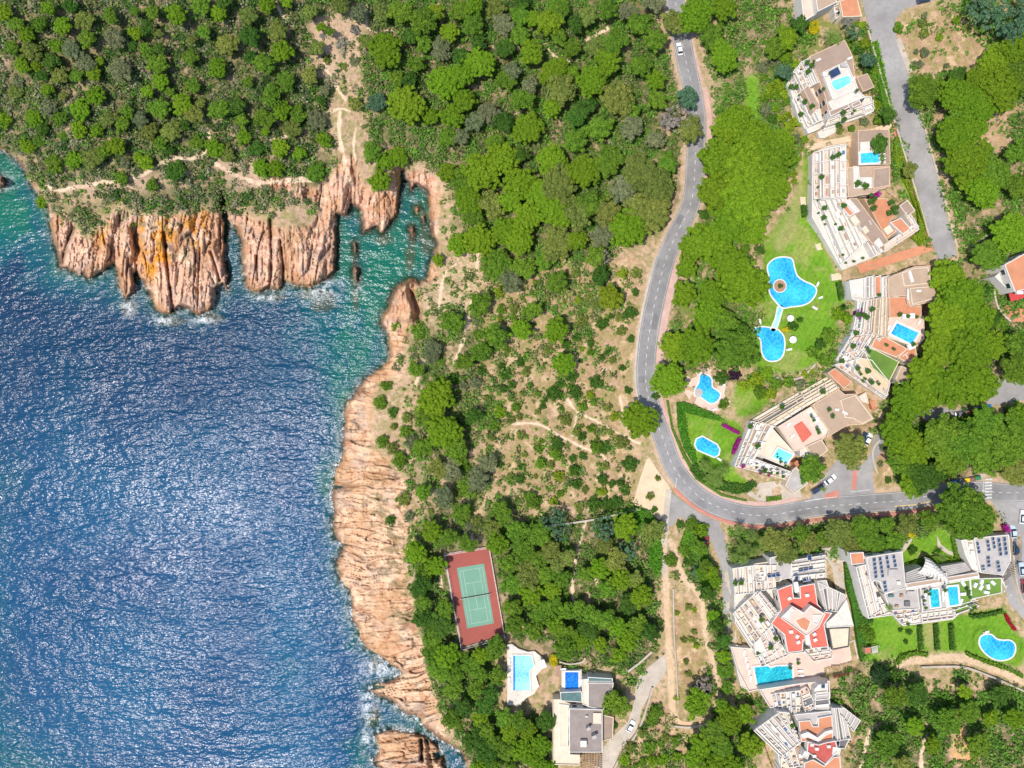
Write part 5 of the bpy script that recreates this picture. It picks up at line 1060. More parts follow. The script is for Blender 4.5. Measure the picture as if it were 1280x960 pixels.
# ------------------------------------------------------------------ buildings
CNT = [0]; HK = .66
class Bld:
    """a terraced building: blocks whose tops are outlined in photo pixels at their own height, walls dropped straight to the ground"""
    lin = False
    def __init__(s, name, label, cat, u, v, group=None):
        s.g = gz(u, v); s.o = link(name, None, None, (*W(u, v, s.g), s.g)); tag(s.o, label, cat, group); s.org = tuple(s.o.location); s.nw = 0
    def z(s, h): return s.g+(h if s.lin or h <= 0 else (h*HK if h >= 5 else h*h/5*HK))
    def pts(s, poly, h): return [W(u, v, s.z(h)) for u, v in poly]
    def block(s, poly, h, top='white_floor', wall='white', par=0, name='terrace', base=-6, pt=.25, parm=None, win=0):
        CNT[0] += 1; h += (CNT[0] % 11)*.004; P = s.pts(poly, h); mb = MB(); mb.prism(P, s.z(base), s.z(h), top, wall); o = mb.build(name, s.o, s.org)
        if par: mb = MB(); mb.ring(P, pt, s.z(h)+.002, s.z(h+par), parm or wall); mb.build('parapet', o, s.org)
        if win: s.windows(P, h, win)
        return o
    def roof(s, poly, h, top='tan_roof', wall='tan_wall', par=.25, **k): return s.block(poly, h, top, wall, par, name='roof', **k)
    def windows(s, P, h, floors=1, sp=3.4):
        P = ccw(P)
        for a, b in zip(P, P[1:]+P[:1]):
            L = math.dist(a, b); dx, dy = (b[0]-a[0])/max(L, .01), (b[1]-a[1])/max(L, .01); nx, ny = dy, -dx
            if L < 3 or (nx*(-a[0])+ny*(-a[1])) < 0 and abs(nx) < .8 and False: continue
            if -nx*.9+ny*.2 < .1 and ny > -.7: continue          # the faces towards the sea and the gardens
            for k in range(int(L/sp)):
                if s.nw >= 26: return
                t = (k+.5)*sp/L*(L/(int(L/sp)*sp)); cx, cy = a[0]+(b[0]-a[0])*t, a[1]+(b[1]-a[1])*t; rot = math.atan2(dy, dx)
                for fl in range(floors):
                    zc = s.z(h)-1.5-fl*2.7; f = MB(); f.box((cx+nx*.03, cy+ny*.03, zc), (1.7, .12, 1.9), rot, 'white'); fo = f.build('window', s.o, s.org)
                    g = MB(); g.box((cx+nx*.06, cy+ny*.06, zc), (1.5, .1, 1.7), rot, 'glass_dark'); g.build('pane', fo, s.org); s.nw += 1
    def steps(s, quad, n_, m_, hi, lo, tops=('white_floor','cream','cream','white_floor','pink_floor','tan_roof'), wall='white', par=.8, fill=.8, green=0, dark=0, base=-6):
        """n_ terrace strips stepping down from edge ab to edge dc, each split by m_ dividing walls"""
        a, b, c, d = quad
        ts = [0]+[(i+rnd.uniform(-.28, .28))/n_ for i in range(1, n_)]+[1]
        for i in range(n_):
            t0, t1 = ts[i], ts[i+1]; h = hi+(lo-hi)*i/max(1, n_-1)+rnd.uniform(-.25, .25)
            q = [lp(a, d, t0), lp(b, c, t0), lp(b, c, t1), lp(a, d, t1)]
            CNT[0] += 1; h += (CNT[0] % 11)*.004; P = s.pts(q, h); mb = MB(); mb.prism(P, s.z(base), s.z(h), tops[(i+CNT[0]) % len(tops)], wall); o = mb.build('terrace', s.o, s.org)
            pr = MB(); z0, z1 = s.z(h)+.002, s.z(h+par*(.8+.4*rnd.random())); w_ = .3
            L = math.dist(P[3], P[2]); pr.prism([P[3], P[2], lp(P[2], P[1], min(.45, w_/max(.3, math.dist(P[2], P[1])))), lp(P[3], P[0], min(.45, w_/max(.3, math.dist(P[3], P[0]))))], z0, z1, wall)
            for j in range(m_+1):
                if 0 < j < m_ and rnd.random() < .4: continue
                jj = min(1, max(0, (j+rnd.uniform(-.2, .2))/m_)) if 0 < j < m_ else j/m_
                e0, e1 = lp(P[0], P[1], jj), lp(P[3], P[2], jj); e0 = lp(e0, e1, .03); e1 = lp(e0, e1, .9)
                dd = .12/max(L, .1); pr.wall(lp(e0, e1, 0), e1, .22, z0+.004, z1+.35+.003*j, wall)
            pr.build('parapet', o, s.org)
            D_ = math.dist(P[0], P[3])
            if D_ > 1.4:
                for j in range(m_):
                    r = rnd.random(); c0 = lp(lp(P[0], P[1], (j+.5)/m_), lp(P[3], P[2], (j+.5)/m_), .45); rot = math.atan2(P[1][1]-P[0][1], P[1][0]-P[0][0]); cw = L/m_; pl = MB(); nm = None
                    if r < fill*.22: pl.box((*c0, z0+.4), (cw*.3, D_*.22, .8), rot, 'cream'); nm = 'planter_box'
                    elif r < fill*.5: pl.box((*c0, z0+1.1), (cw*.55, min(D_*.4, 1.5), .12), rot, rnd.choice(['fabric_white', 'tan_roof', 'grey_roof'])); nm = 'awning'
                    elif r < fill: pl.box((*c0, z0+.22), (cw*.28, D_*.3, .4), rot, rnd.choice(['wood', 'fabric_blue', 'stone_wall', 'grey_roof'])); nm = 'terrace_bench'
                    if nm: pl.build(nm, s.o, s.org)
            if green and rnd.random() < green: s.planter(lp(q[3], q[2], .1+.5*rnd.random()), 1.2, h)
        return s
    def planter(s, p, r, h, hue=(.07,.16,.02)):
        x, y = W(*p, s.z(h)); o = link('planting', BUSH[rnd.randrange(5)], s.o, (x-s.org[0], y-s.org[1], h+.1)); o.scale = (r*.8, r*.8, r*.7); o.color = (*hue, 1)
    def plants(s, pts, h, r=.9, hue=(.07,.16,.02)):
        for p in pts: s.planter(p, r*(.7+.6*rnd.random()), h, hue)
    def box(s, p, sz, h, m, rot=0, name='skylight', hh=.8):
        x, y = W(*p, s.z(h)); mb = MB(); mb.box((x, y, s.z(h)+hh/2), (*sz, hh), rot, m); return mb.build(name, s.o, s.org)
    def pool(s, poly, h, water, rim='white', t=.35, rimh=.12, name='pool'):
        P = s.pts(poly, h); mb = MB(); k = [.0]; out = inset(ccw(P), -t); mb.ring(out, t, s.z(h)-.3, s.z(h)+rimh, rim, .4); o = mb.build(name, s.o, s.org)
        w_ = MB(); w_.v = [(x, y, s.z(h)+rimh-.09) for x, y in ccw(P)]; w_.face(list(range(len(P))), water); w_.build('water', o, s.org); return o
    def solar(s, quad, h, nc, nr, tilt=0.12, gap=.06, name='solar_panel', whole=False):
        """nc x nr dark panels inside a quad"""
        for i in range(nc):
            for j in range(nr):
                g = gap/2; q = [quadpt(quad, (i+a)/nc, (j+b)/nr) for a, b in ((g, g), (1-g, g), (1-g, 1-g), (g, 1-g))]; P = s.pts(q, h+.5)
                P = ccw(P); f = MB(); kk = len(f.v); zz = [s.z(h)+.65, s.z(h)+.65, s.z(h)+.35, s.z(h)+.35]; zz = zz if P[0][1] > P[2][1] else zz[::-1]
                f.v = [(x, y, z) for (x, y), z in zip(P, zz)]+[(x, y, z-.08) for (x, y), z in zip(P, zz)]
                for q_ in ([0,1,2,3],[7,6,5,4],[0,4,5,1],[1,5,6,2],[2,6,7,3],[3,7,4,0]): f.face(q_, 'panel_frame')
                o = f.build(name, s.o, s.org); c = MB(); Q = inset(P, .07); c.v = [(x, y, z+.012) for (x, y), z in zip(Q, zz)]; c.face([0,1,2,3], 'solar'); c.build('cells', o, s.org)

# A  top villa with the turquoise roof pool
A = Bld('terraced_villa', 'white and brown villa with a turquoise roof pool and one solar panel', 'villa', 1040, 110)
A.block([(984,104),(992,88),(1000,80),(1012,88),(1024,104),(1031,120),(1036,150),(1022,163),(1009,168),(1004,156),(998,153),(990,124)], 3.0, par=.9)
A.steps([(1012,73),(1024,103),(1014,108),(1000,79)], 4, 2, 8.4, 5.6, green=.4)
A.steps([(1000,79),(1014,108),(992,124),(983,106)], 5, 3, 5.4, 2.6, green=.5)
A.steps([(1008,108),(1028,150),(1005,162),(989,126)], 5, 4, 6.6, 2.4, tops=('white_floor','white_floor','pink_floor','white_floor'), green=.5)
A.steps([(1036,146),(1090,126),(1091,142),(1028,164)], 5, 4, 6.5, 2.8, green=.4)
A.block([(1021,166),(1046,152),(1044,166),(1030,173),(1024,173)], 2.2, par=.8); A.block([(1081,121),(1088,122),(1091,140),(1080,146),(1076,130)], 4.5, par=.8)
A.roof([(1056,50),(1011,71),(1024,103),(1031,120),(1037,146),(1062,134),(1068,126),(1072,112),(1068,94),(1066,71)], 9.0, 'brown_roof', 'tan_wall', win=2)
A.block([(1027,91),(1057,77),(1072,111),(1040,125)], 9.9, 'white_floor', 'white', .8)
A.block([(1034,128),(1070,112),(1081,122),(1040,139)], 8.2+1.2, 'white_floor', 'white', .9)
A.roof([(1036,139),(1060,129),(1062,134),(1038,146)], 10.2, 'brown_roof', 'white', .2); A.roof([(1064,130),(1074,125),(1077,130),(1066,135)], 9.6, 'brown_roof', 'white', .2)
A.roof([(1070,97),(1084,91.5),(1093,109),(1079,115)], 7.0, 'brown_roof', 'tan_wall', .2); A.roof([(1004,112),(1010,106),(1025,132),(1017,140),(1011,126)], 8.6, 'brown_roof', 'tan_wall', .2)
A.pool([(1039,104),(1041,101),(1060,94.5),(1063,97),(1063,104),(1046,113),(1041,109)], 10.3, 'pool_aqua', 'white'); A.solar([(1034.5,90),(1047,83),(1052,92),(1039,99)], 10.3, 1, 1)
A.box((1030,94), (1.3,1.3), 9.9, 'white'); A.box((1054,82), (2,1.4), 9.9, 'grey_roof'); A.box((1022,76), (1.6,.7), 9.0, 'white', .4); A.box((1061,74), (1.6,.7), 9.0, 'white', .4)
A.plants([(1032,96),(1065,118),(1062,143),(1024,116),(1012,82),(996,92),(994,124)], 9.0, .6)

# B  second villa, blue pool, long white terraces
b2 = Bld('terraced_villa', 'long white terraced villa with a rectangular blue pool and a terracotta patio', 'villa', 1080, 240)
b2.block([(1014,193),(1032,184),(1056,180),(1058,250),(1046,256),(1062,290),(1100,318),(1052,338),(1040,318),(1014,272)], 2.6, par=.9)
b2.steps([(1058,182),(1058,246),(1016,250),(1015,192)], 6, 4, 8.2, 3.0, tops=('white_floor','pink_floor','white_floor','white_floor'), green=.4)
b2.steps([(1058,247),(1084,300),(1050,330),(1017,252)], 6, 5, 7.6, 3.0, tops=('white_floor','white_floor','white_floor'), green=.6, fill=.6)
b2.steps([(1080,262),(1104,314),(1092,320),(1068,276)], 3, 5, 7.4, 5.6)
b2.block([(1072,163),(1111,162),(1112.5,206),(1072,207)], 7.0, 'brown_roof', 'tan_wall', .6); b2.block([(1075,178),(1087,177),(1087,190),(1075,190)], 7.5, 'white_floor', 'white', .3)
b2.pool([(1075.5,192),(1098.5,190),(1098.5,203),(1076,204)], 7.7, 'pool_blue', 'white', .7)
b2.roof([(1058,209),(1112,207),(1112.5,233),(1098,237),(1094,241),(1060,247)], 8.4, 'tan_roof', win=2); b2.roof([(1092,211),(1112.5,208.5),(1112,232),(1091,236)], 9.2, 'brown_roof', 'tan_wall', .2)
b2.block([(1066,208),(1073,208),(1074,222),(1090,222),(1090,235),(1067,236)], 8.6, 'white_floor', 'white', .5)
b2.roof([(1049,254),(1062,248),(1071,248),(1111,302),(1102,309),(1090,305),(1060,268)], 8.6, 'brown_roof', 'tan_wall', .3, win=2)
b2.block([(1055,252),(1062,249),(1075,264),(1069,267)], 8.9, 'white_floor', 'white', .3); b2.roof([(1049,256),(1055,253),(1068,267),(1062,271)], 9.0, 'terracotta', 'white', .2)
b2.box((1067,276), (2.0,3.0), 8.6, 'cream', .6, hh=1.0); b2.box((1080,288), (1.6,2.2), 8.6, 'cream', .6, hh=1.0); b2.block([(1092,303),(1098,297),(1104,306),(1098,310)], 9.0, 'white_floor', 'white', .4)
b2.block([(1080,249),(1108,248),(1121,264),(1112,278),(1120,290),(1107,298),(1092,270)], 5.2, 'terracotta', 'tan_wall', .4, name='patio'); b2.roof([(1124,257),(1134,250),(1144,263),(1134,271)], 7.2, 'brown_roof', 'cream', .3)
b2.roof([(1112,278),(1126,272),(1138,286),(1128,293)], 7.6, 'terracotta', 'white', .3); b2.steps([(1130,268),(1144,287),(1147,283),(1135,264)], 2, 3, 6.2, 5.2)
b2.steps([(1104,306),(1142,280),(1147,288),(1104,316)], 3, 5, 6.0, 3.8)
b2.box((1109,288), (2.4,2.4), 5.3, 'cream', .6); b2.plants([(1085,254),(1088,262),(1110,255),(1114,262),(1108,268),(1090,250),(1116,268),(1085,246),(1068,232),(1077,235)], 5.4, 1.3)
b2.plants([(1019,236),(1019,252),(1020,268),(1028,282),(1041,282),(1052,262),(1040,227),(1052,225),(1066,214),(1074,222),(1050,320),(1054,330),(1064,328),(1075,324)], 3.6, .7)

# C  villa with the tan roof and the slanted blue pool
c3 = Bld('terraced_villa', 'tan roofed villa with a slanted blue roof pool and a square of lawn', 'villa', 1110, 400)
c3.block([(1060,352),(1092,345),(1092,372),(1078,378),(1070,376),(1063,374)], 2.6, par=.9); c3.block([(1071,376),(1110,370),(1110,420),(1085,446),(1062,420),(1070,405)], 3.0, 'cream', 'white', .6)
c3.block([(1060,351),(1079.5,347.5),(1079.5,373),(1063,374)], 3.5, 'white_floor', 'white', .9); c3.steps([(1092,345),(1092,371),(1080,373),(1080,347)], 3, 2, 5.2, 3.8)
c3.roof([(1093,346),(1101,344),(1101,369),(1093,371)], 6.0, 'terracotta', 'white', .3); c3.steps([(1111,345),(1111,372),(1101,373),(1101,347)], 2, 4, 7.6, 6.8)
c3.steps([(1111,372),(1110,422),(1086,416),(1090,374)], 5, 4, 8.0, 4.0, tops=('tan_roof','white_floor','pink_floor'), wall='cream'); c3.steps([(1090,374),(1087,418),(1064,420),(1072,378)], 5, 3, 4.2, 2.4, tops=('white_floor','pink_floor','glass_teal'), green=.4)
c3.steps([(1088,418),(1066,422),(1046,456),(1074,448)][::1], 2, 3, 4.2, 3.2, green=.4)
c3.steps([(1104,422),(1086,446),(1060,428),(1070,410)], 4, 3, 4.8, 3.0, tops=('pink_floor','cream','white_floor'), wall='white', green=.5)
c3.roof([(1110,347),(1143,333),(1162,332),(1167,355),(1176.5,355),(1176.5,372),(1159,379),(1137,383),(1133,370),(1110,371)], 9.6, 'tan_roof', 'tan_wall', .25, win=2)
c3.roof([(1127,341),(1143,335),(1160,334),(1164,354),(1130,358)], 10.2, 'tan_roof', 'cream', .2); c3.roof([(1137,360),(1176,357),(1176,371),(1140,381)], 10.4, 'tan_roof', 'cream', .2)
c3.box((1138,346), (.9,3.6), 10.2, 'white', .3, hh=.5); c3.box((1147,364), (1.5,.8), 10.4, 'white'); c3.box((1166,358), (1.5,.8), 10.4, 'white'); c3.box((1134,368), (.5,3.5), 10.3, 'white', hh=.6)
c3.block([(1111,372),(1133,371),(1138,383),(1151,383),(1151,396),(1111,397)], 8.0, 'terracotta', 'tan_wall', .6, name='patio')
c3.block([(1111,397),(1154,395),(1155,424),(1144,434),(1105,421)], 7.2, 'pink_floor', 'cream', .7); c3.pool([(1121,404),(1148,416),(1139.5,430),(1113.5,417)], 7.5, 'pool_blue', 'white', .8)
c3.block([(1093,423),(1106,421),(1134,436),(1120,447),(1088,434)], 6.0, 'terracotta', 'cream', .5, name='patio'); c3.block([(1088,434),(1124,452),(1111,478),(1090,460),(1082,444)], 5.2, 'lawn', 'cream', .25, name='roof_lawn')
c3.block([(1132,436),(1144,434),(1146,448),(1137,456),(1122,447)], 6.4, 'terracotta', 'cream', .5); c3.steps([(1134,440),(1141,456),(1137,459),(1126,446)], 2, 2, 6.0, 5.4)
c3.block([(1070,446),(1089,450),(1112,479),(1107,496),(1066,466)], 4.6, 'sand_floor', 'white', .7); c3.roof([(1126,457),(1143,464),(1135,480),(1117,479)], 7.2, 'tan_roof', 'cream', .3)
c3.steps([(1074,448),(1108,492),(1104,499),(1042,456)], 4, 5, 4.0, 2.4, green=.4); c3.steps([(1062,420),(1076,440),(1062,456),(1044,450)], 4, 3, 3.8, 2.4, green=.5)
c3.roof([(1034,466),(1043,460),(1064,477),(1054,486)], 3.6, 'terracotta', 'tan_wall', .5); c3.block([(1122,475),(1128,462),(1132,464),(1130,480)], 6.8, 'white_floor', 'white', .3)
c3.plants([(1104,432),(1113,437),(1082,440),(1080,436),(1068,461),(1072,468),(1085,478),(1094,480),(1137,431),(1095,370),(1054,386),(1120,394),(1130,396),(1141,397)], 6.1, .9); c3.box((1138,433), (2.2,1.8), 7.2, 'fabric_white', .4); c3.box((1130,396), (1.6,1.6), 8, 'fabric_white'); c3.box((1139,395), (1.6,1.6), 8, 'fabric_white')

# D  cream villa above the lawn pool
d4 = Bld('terraced_villa', 'cream villa with a red covered roof terrace and stepped rows above the lawn pool', 'villa', 1000, 545)
d4.block([(920,582),(946,522),(1034,472),(1048,486),(970,540),(945,590)], 1.6, par=.5)
d4.steps([(1048,486),(1008,508),(1000,490),(1034,470)], 5, 4, 8.0, 2.8, tops=('tan_roof','white_floor','pink_floor','cream'), wall='cream', green=.3)
d4.steps([(1008,508),(968,533),(940,524),(1000,489)], 6, 6, 7.8, 2.6, tops=('tan_roof','white_floor','dark_floor','cream','pink_floor'), wall='cream', green=.3)
d4.steps([(968,533),(940,580),(917,583),(938,526)], 5, 5, 7.2, 2.6, tops=('tan_roof','pink_floor','white_floor','cream'), wall='white', green=.5)
d4.steps([(940,572),(988,590),(984,600),(920,583)], 3, 6, 5.0, 2.6, tops=('white_floor','pink_floor'), wall='white', green=.7)
d4.block([(948,558),(966,536),(993,566),(983,584),(940,566)], 6.4, 'cream', 'white', .5); d4.block([(940,572),(988,589),(985,595),(937,583)], 5.0, 'white_floor', 'white', .6)
d4.block([(972,533),(1013,508),(1037,541),(1020,556),(1003,562),(993,564)], 7.6, 'pink_floor', 'cream', .7); d4.block([(1014,508),(1037,540),(1028,546),(1006,514)], 7.9, 'white_floor', 'cream', .2)
d4.block([(993,533),(1002.5,527),(1015,543),(1004,553)], 8.6, 'red_roof', 'red_roof', .08, name='pool_cover')
d4.roof([(1015,506),(1048,486),(1056,493),(1070,492),(1092,523),(1078,531),(1060,531),(1033,547),(1036,538)], 9.2, 'tan_roof', 'tan_wall', .3, win=2); d4.roof([(1050,500),(1069,493.5),(1091,523),(1078,530),(1066,523),(1056,522)], 9.9, 'tan_roof', 'cream', .2)
d4.roof([(1007,558),(1027,549),(1035,563),(1019,575)], 9.0, 'tan_roof', 'cream', .3); d4.block([(1000,562),(1008,558),(1018,575),(1000,570)], 7.6, 'white_floor', 'white', .3)
d4.pool([(972.5,560),(991,568.5),(983,579),(966,571)], 7.0, 'pool_aqua', 'white', .5); d4.roof([(990,587),(995,583),(1010,604),(993,617),(981,607)], 4.6, 'grey_roof', 'cream', .3)
d4.block([(992,578),(996,575),(1012,602),(1009,606)], 4.0, 'terracotta', 'terracotta', .4); d4.block([(1070,497),(1082,490),(1086,505),(1078,503)], 5, 'white_floor', 'cream', .4); d4.roof([(1086,500),(1105,503),(1108,498),(1110,503),(1090,512)], 4.4, 'terracotta', 'terracotta', .3)
d4.plants([(1010,520),(1013,525),(1017,536),(1019,540),(968,570),(972,576),(978,581),(942,583),(950,588),(960,590),(968,590),(975,594),(1036,520),(1032,512)], 7.6, .8); d4.box((1020,524), (1.3,1.3), 7.7, 'fabric_white'); d4.box((1045,512), (1.3,.8), 9.2, 'white'); d4.box((1040,520), (1.1,.8), 9.2, 'white'); d4.box((1055,516), (2.0,.8), 9.2, 'white', -.5)
d4.plants([(948,590),(958,593),(936,577),(926,582)], 4.4, .8, (.36,.03,.2))

# E  large white complex, red star roof
e5 = Bld('apartment_complex', 'large white complex with a red star shaped roof and a teal pool', 'apartments', 990, 775)
e5.block([(916,714),(926,704),(960,700),(975,720),(972,790),(982,820),(940,812),(918,778)], 3.5, par=.8)
e5.block([(912.5,807.5),(942,810),(984,816),(1038,811),(1067,799),(1074,834.6),(1017,849),(992,852),(935,864),(921,837)], 2.4, 'pink_floor', 'white', .9, name='deck')
e5.steps([(942,706),(944,740),(918,742),(915,710)], 7, 2, 8.2, 5.6, green=.2); e5.steps([(970,706),(970,735),(945,738),(942,706)], 5, 3, 9.6, 7.6)
e5.steps([(946,738),(971,772),(940,806),(915,766)], 8, 4, 9.0, 4.0, green=.15, fill=.9); e5.steps([(950,738),(972,764),(964,770),(944,744)], 3, 4, 10, 9.0)
e5.steps([(965,781),(984,818),(950,832),(940,804)], 6, 4, 8.6, 3.6, tops=('white_floor','cream','pink_floor','white_floor'), green=.3); e5.block([(942,803),(960,790),(966,812),(944,820)], 5.6, par=.8)
e5.roof([(962,697),(982,692),(990,700),(989,722),(975,725),(962,716)], 9.6, 'grey_roof', 'white', .3); e5.steps([(990,726),(1031,722),(1031,693),(988,700)], 5, 4, 10.0, 7.6, tops=('white_floor','grey_roof','white_floor'), fill=.5)
e5.steps([(940,705),(975,700),(975,726),(945,728)], 3, 3, 7.6, 8.8, fill=.7)
for q in ([(998,712),(1016,708),(1017,712),(998,716)], [(1002,723),(1013,721),(1014,726),(1004,728)], [(1008,694),(1014,692),(1015,700),(1010,701)], [(1024,692),(1028,691),(1028,695),(1025,696)], [(958,718),(974,716),(976,721),(960,723)], [(993,720),(998,719),(998,726),(993,727)]): e5.solar(q, 10.2, max(1, int(math.dist(q[0], q[1])/5)), 1)
e5.roof([(971,737),(990,730),(992,747),(1000,747),(999,732.5),(1018,729),(1022,755),(1031,765),(1040,766),(1030,780),(1035.5,808.5),(1013.5,810.6),(1011.5,800),(1004,800),(1003,813.7),(984.4,815.8),(980,793),(963.5,779.4),(976,761.7)], 11.5, 'red_roof', 'white', .35, win=2, name=None) if False else e5.block([(971,737),(990,730),(992,747),(1000,747),(999,732.5),(1018,729),(1022,755),(1031,765),(1040,766),(1030,780),(1035.5,808.5),(1013.5,810.6),(1011.5,800),(1004,800),(1003,813.7),(984.4,815.8),(980,793),(963.5,779.4),(976,761.7)], 11.5, 'red_roof', 'white', .35, name='red_roof', win=2)
pen = e5.block([(975,772),(989.6,757),(1004,765),(1012.5,756),(1031,767),(1023,783.5),(1007,795)], 14.6, 'pink_floor', 'white', .9, name='penthouse', base=11)
e5.block([(993,775),(1005,770),(1014,776),(1009,790),(1000,785)], 14.75, 'terracotta', 'white', .1, base=11); e5.block([(978,771),(989,759),(994,763),(984,776)], 14.8, 'white_floor', 'white', .5, base=11); e5.block([(1016,768),(1027,768),(1021,781),(1015,778)], 14.8, 'white_floor', 'white', .5, base=11)
for p in ((986,747.5),(1008,743.5),(988,789),(995.5,795),(997,802),(1017,792),(1018,799)): e5.box(p, (1.2,1.0), 11.5, 'white', rnd.random()); 
for p in ((994,733),(1008,798)): e5.box(p, (1.4,3.4), 11.5, 'white', .15, hh=1.2)
e5.pool([(942.7,834),(960,832.5),(963,835.5),(970,832.8),(989.6,832.5),(990.6,849),(946.9,856.5)], 2.8, 'pool_teal', 'white', .6)
e5.block([(1035,785),(1062,783.5),(1060.5,808),(1040,812)], 5.0, 'cream', 'dark_floor', .9); e5.block([(1033,778),(1046,766),(1058,749),(1067,782.5),(1033,784.6)], 7.5, 'white_floor', 'white', .35)
e5.steps([(1021,727),(1030,762),(1050,764),(1058,744)], 6, 1, 8.8, 6.0, tops=('grey_roof','dark_floor','grey_roof'), fill=0); e5.roof([(1021,726),(1033,725),(1036,734),(1024,738)], 9.2, 'grey_roof', 'white', .2); e5.steps([(1004,812),(1036,808),(1039,822),(1016,826)], 3, 2, 8.0, 4.0)
e5.roof([(1039,812),(1066,800),(1072,832),(1042,838)], 3.0, 'pink_floor', 'cream', .3) if False else None
e5.plants([(1040+i*4.2, 843-i*.9) for i in range(8)], 2.5, .6, (.30,.09,.06)); e5.plants([(985,832),(995,826),(1012,812)], 2.5, .8); e5.box((1044,833), (2.8,1), 2.5, 'wood', hh=.6)
e5.block([(913,808),(922,806),(935,862),(926,858)], 1.6, 'pink_floor', 'white', .6)

# F  lower complex with terracotta roofs
f6 = Bld('apartment_complex', 'lower white complex with terracotta roofs and a crimson sunken terrace', 'apartments', 1005, 910)
f6.block([(962,864),(1034,856),(1036,886),(1040,900),(1046,945),(1050,990),(980,1000),(972,944),(968,890)], 4, 'cream', 'white', .6)
f6.block([(948,861),(1000,853),(1036,850),(1037,872),(1000,880),(962,884)], 4.6, 'pink_floor', 'white', .6); f6.steps([(1000,862),(1000,893),(968,890),(962,866)], 6, 3, 7.6, 4.4, tops=('cream','white_floor','grey_roof'), wall='white', fill=.9); f6.block([(1017.5,861),(1023,855),(1034,853.5),(1036,886),(1018,886)], 8.4, 'white_floor', 'white', .6)
f6.solar([(1026,855),(1031,854.5),(1031.5,860.5),(1026.5,861)], 8.6, 1, 1); f6.steps([(1018,866),(1035,864),(1036,880),(1018,882)], 3, 1, 9.2, 9.0, tops=('grey_roof','white_floor','dark_floor'), fill=.3)
f6.steps([(999,862),(1008,858),(1020,884),(1006,890)], 4, 2, 6.2, 6.6, tops=('cream','pink_floor','dark_floor')); f6.block([(992,893),(1038,888),(1040,896),(1022,897),(1021,905),(1015,905),(1012,899),(996,900)], 9.0, 'grey_roof', 'white', .3)
f6.block([(998,901),(1012.5,900),(1016,907.5),(1022.5,907.5),(1022.5,897),(1040,893.7),(1041,925),(1001,927)], 10.0, 'terracotta', 'white', .35, name='terracotta_roof', win=2)
f6.block([(1001,918),(1010,915),(1022,922),(1032,914),(1041,912),(1041,916),(1033,919),(1023,927),(1010,922),(1003,923)], 12.4, 'white_floor', 'white', .1, name='penthouse', base=9)
f6.block([(1009,926),(1022,930),(1032,927),(1044,925),(1047,938),(1031,955),(1008,939)], 12.0, 'crimson_floor', 'white', .8, name='penthouse', base=9); f6.block([(1006,938),(1012,941),(1009,949),(1002,945)], 12.2, 'white_floor', 'white', .4); f6.block([(1041,933),(1051,935),(1049,944),(1040,943)], 12.2, 'white_floor', 'white', .4)
f6.block([(1005,953),(1016,949),(1030,957),(1042,946),(1050,945),(1052,990),(1005,990)], 10.0, 'terracotta', 'white', .35, name='terracotta_roof')
f6.steps([(1039,884),(1042,925),(1063,922),(1054,884)][::1], 5, 1, 9.0, 5.4, tops=('grey_roof','dark_floor','grey_roof'), fill=0); f6.steps([(1053,883),(1050,892),(1066,914),(1075,900)], 4, 1, 6.4, 6.0, tops=('grey_roof','dark_floor'), fill=0); f6.steps([(1042,924),(1044,934),(1056,934),(1062,922)], 2, 1, 6.8, 5.8, tops=('dark_floor','grey_roof'), fill=0)
f6.steps([(972,890),(1000,926),(975,945),(941,912)], 9, 3, 9.0, 4.4, tops=('white_floor','cream','grey_roof','white_floor'), fill=.9, green=.1); f6.steps([(1000,927),(1006,955),(985,958),(976,944)], 3, 3, 7.5, 5.0); f6.steps([(975,946),(1000,960),(1000,990),(976,990)], 4, 3, 5.0, 7, tops=('cream','pink_floor'))
f6.steps([(986,890),(999,924),(990,920),(970,888)], 3, 3, 9.6, 8.4, tops=('cream','white_floor'), green=.4)
for p in ((1014,930),(1020,935),(1035,932),(1017,944)): f6.box(p, (1.1,.9), 12.0, 'white')
f6.block([(1059,928),(1068,926),(1070,937),(1062,940)], 2.2, 'terracotta', 'tan_wall', .1)

# G  hillside hotel-like building with solar panels and glass staircase
g7 = Bld('apartment_complex', 'pale complex with rows of solar panels and two teal pools around a ribbed glass staircase', 'apartments', 1170, 725)
g7.block([(1068,706),(1086,704),(1130,732),(1148,735),(1252,716),(1252,742),(1215,752),(1190,774),(1128,782),(1118,768),(1084,773),(1088,745)], 2.4, par=.6)
g7.block([(1062,691),(1079,690),(1081,704),(1064,706)], 6.5, 'terracotta', 'white', .3); g7.steps([(1086,704),(1100,762),(1084,772),(1068,708)], 5, 5, 7.5, 3.4, green=.3)
g7.roof([(1082.5,696),(1127.5,689),(1132,732.5),(1106,742),(1099,727),(1087,725)], 9.0, 'grey_roof', 'white', .35, win=2)
for q, nc, nr in (([(1090,698),(1094.5,697),(1097,723),(1093,724)], 1, 5), ([(1097.5,697),(1101.5,696),(1105.5,722),(1101.5,723)], 1, 5), ([(1106,695),(1110,694.5),(1112.5,711),(1108.5,711.5)], 1, 3), ([(1114.5,694),(1118.5,693.5),(1121.5,709),(1117.5,710)], 1, 3), ([(1103,727),(1107.5,726),(1109.5,740),(1105,741)], 1, 3)): g7.solar(q, 9.0, nc, nr)
g7.box((1115,715), (3,2), 9, 'grey_roof'); g7.box((1122,728), (1.2,1.0), 9, 'white'); g7.block([(1104,742),(1133,733),(1146,735),(1149,761),(1112.5,763)], 6.2, 'grey_roof', 'white', .7, name='patio')
g7.box((1126,744), (.9,.9), 6.3, 'wood'); g7.box((1133,754), (1.6,1.6), 6.3, 'dark_floor'); g7.box((1137,740), (2.4,.9), 6.3, 'grey_roof'); g7.box((1113,744), (1.6,.8), 6.3, 'glass_teal'); g7.box((1120,757), (1,.6), 6.3, 'wood')
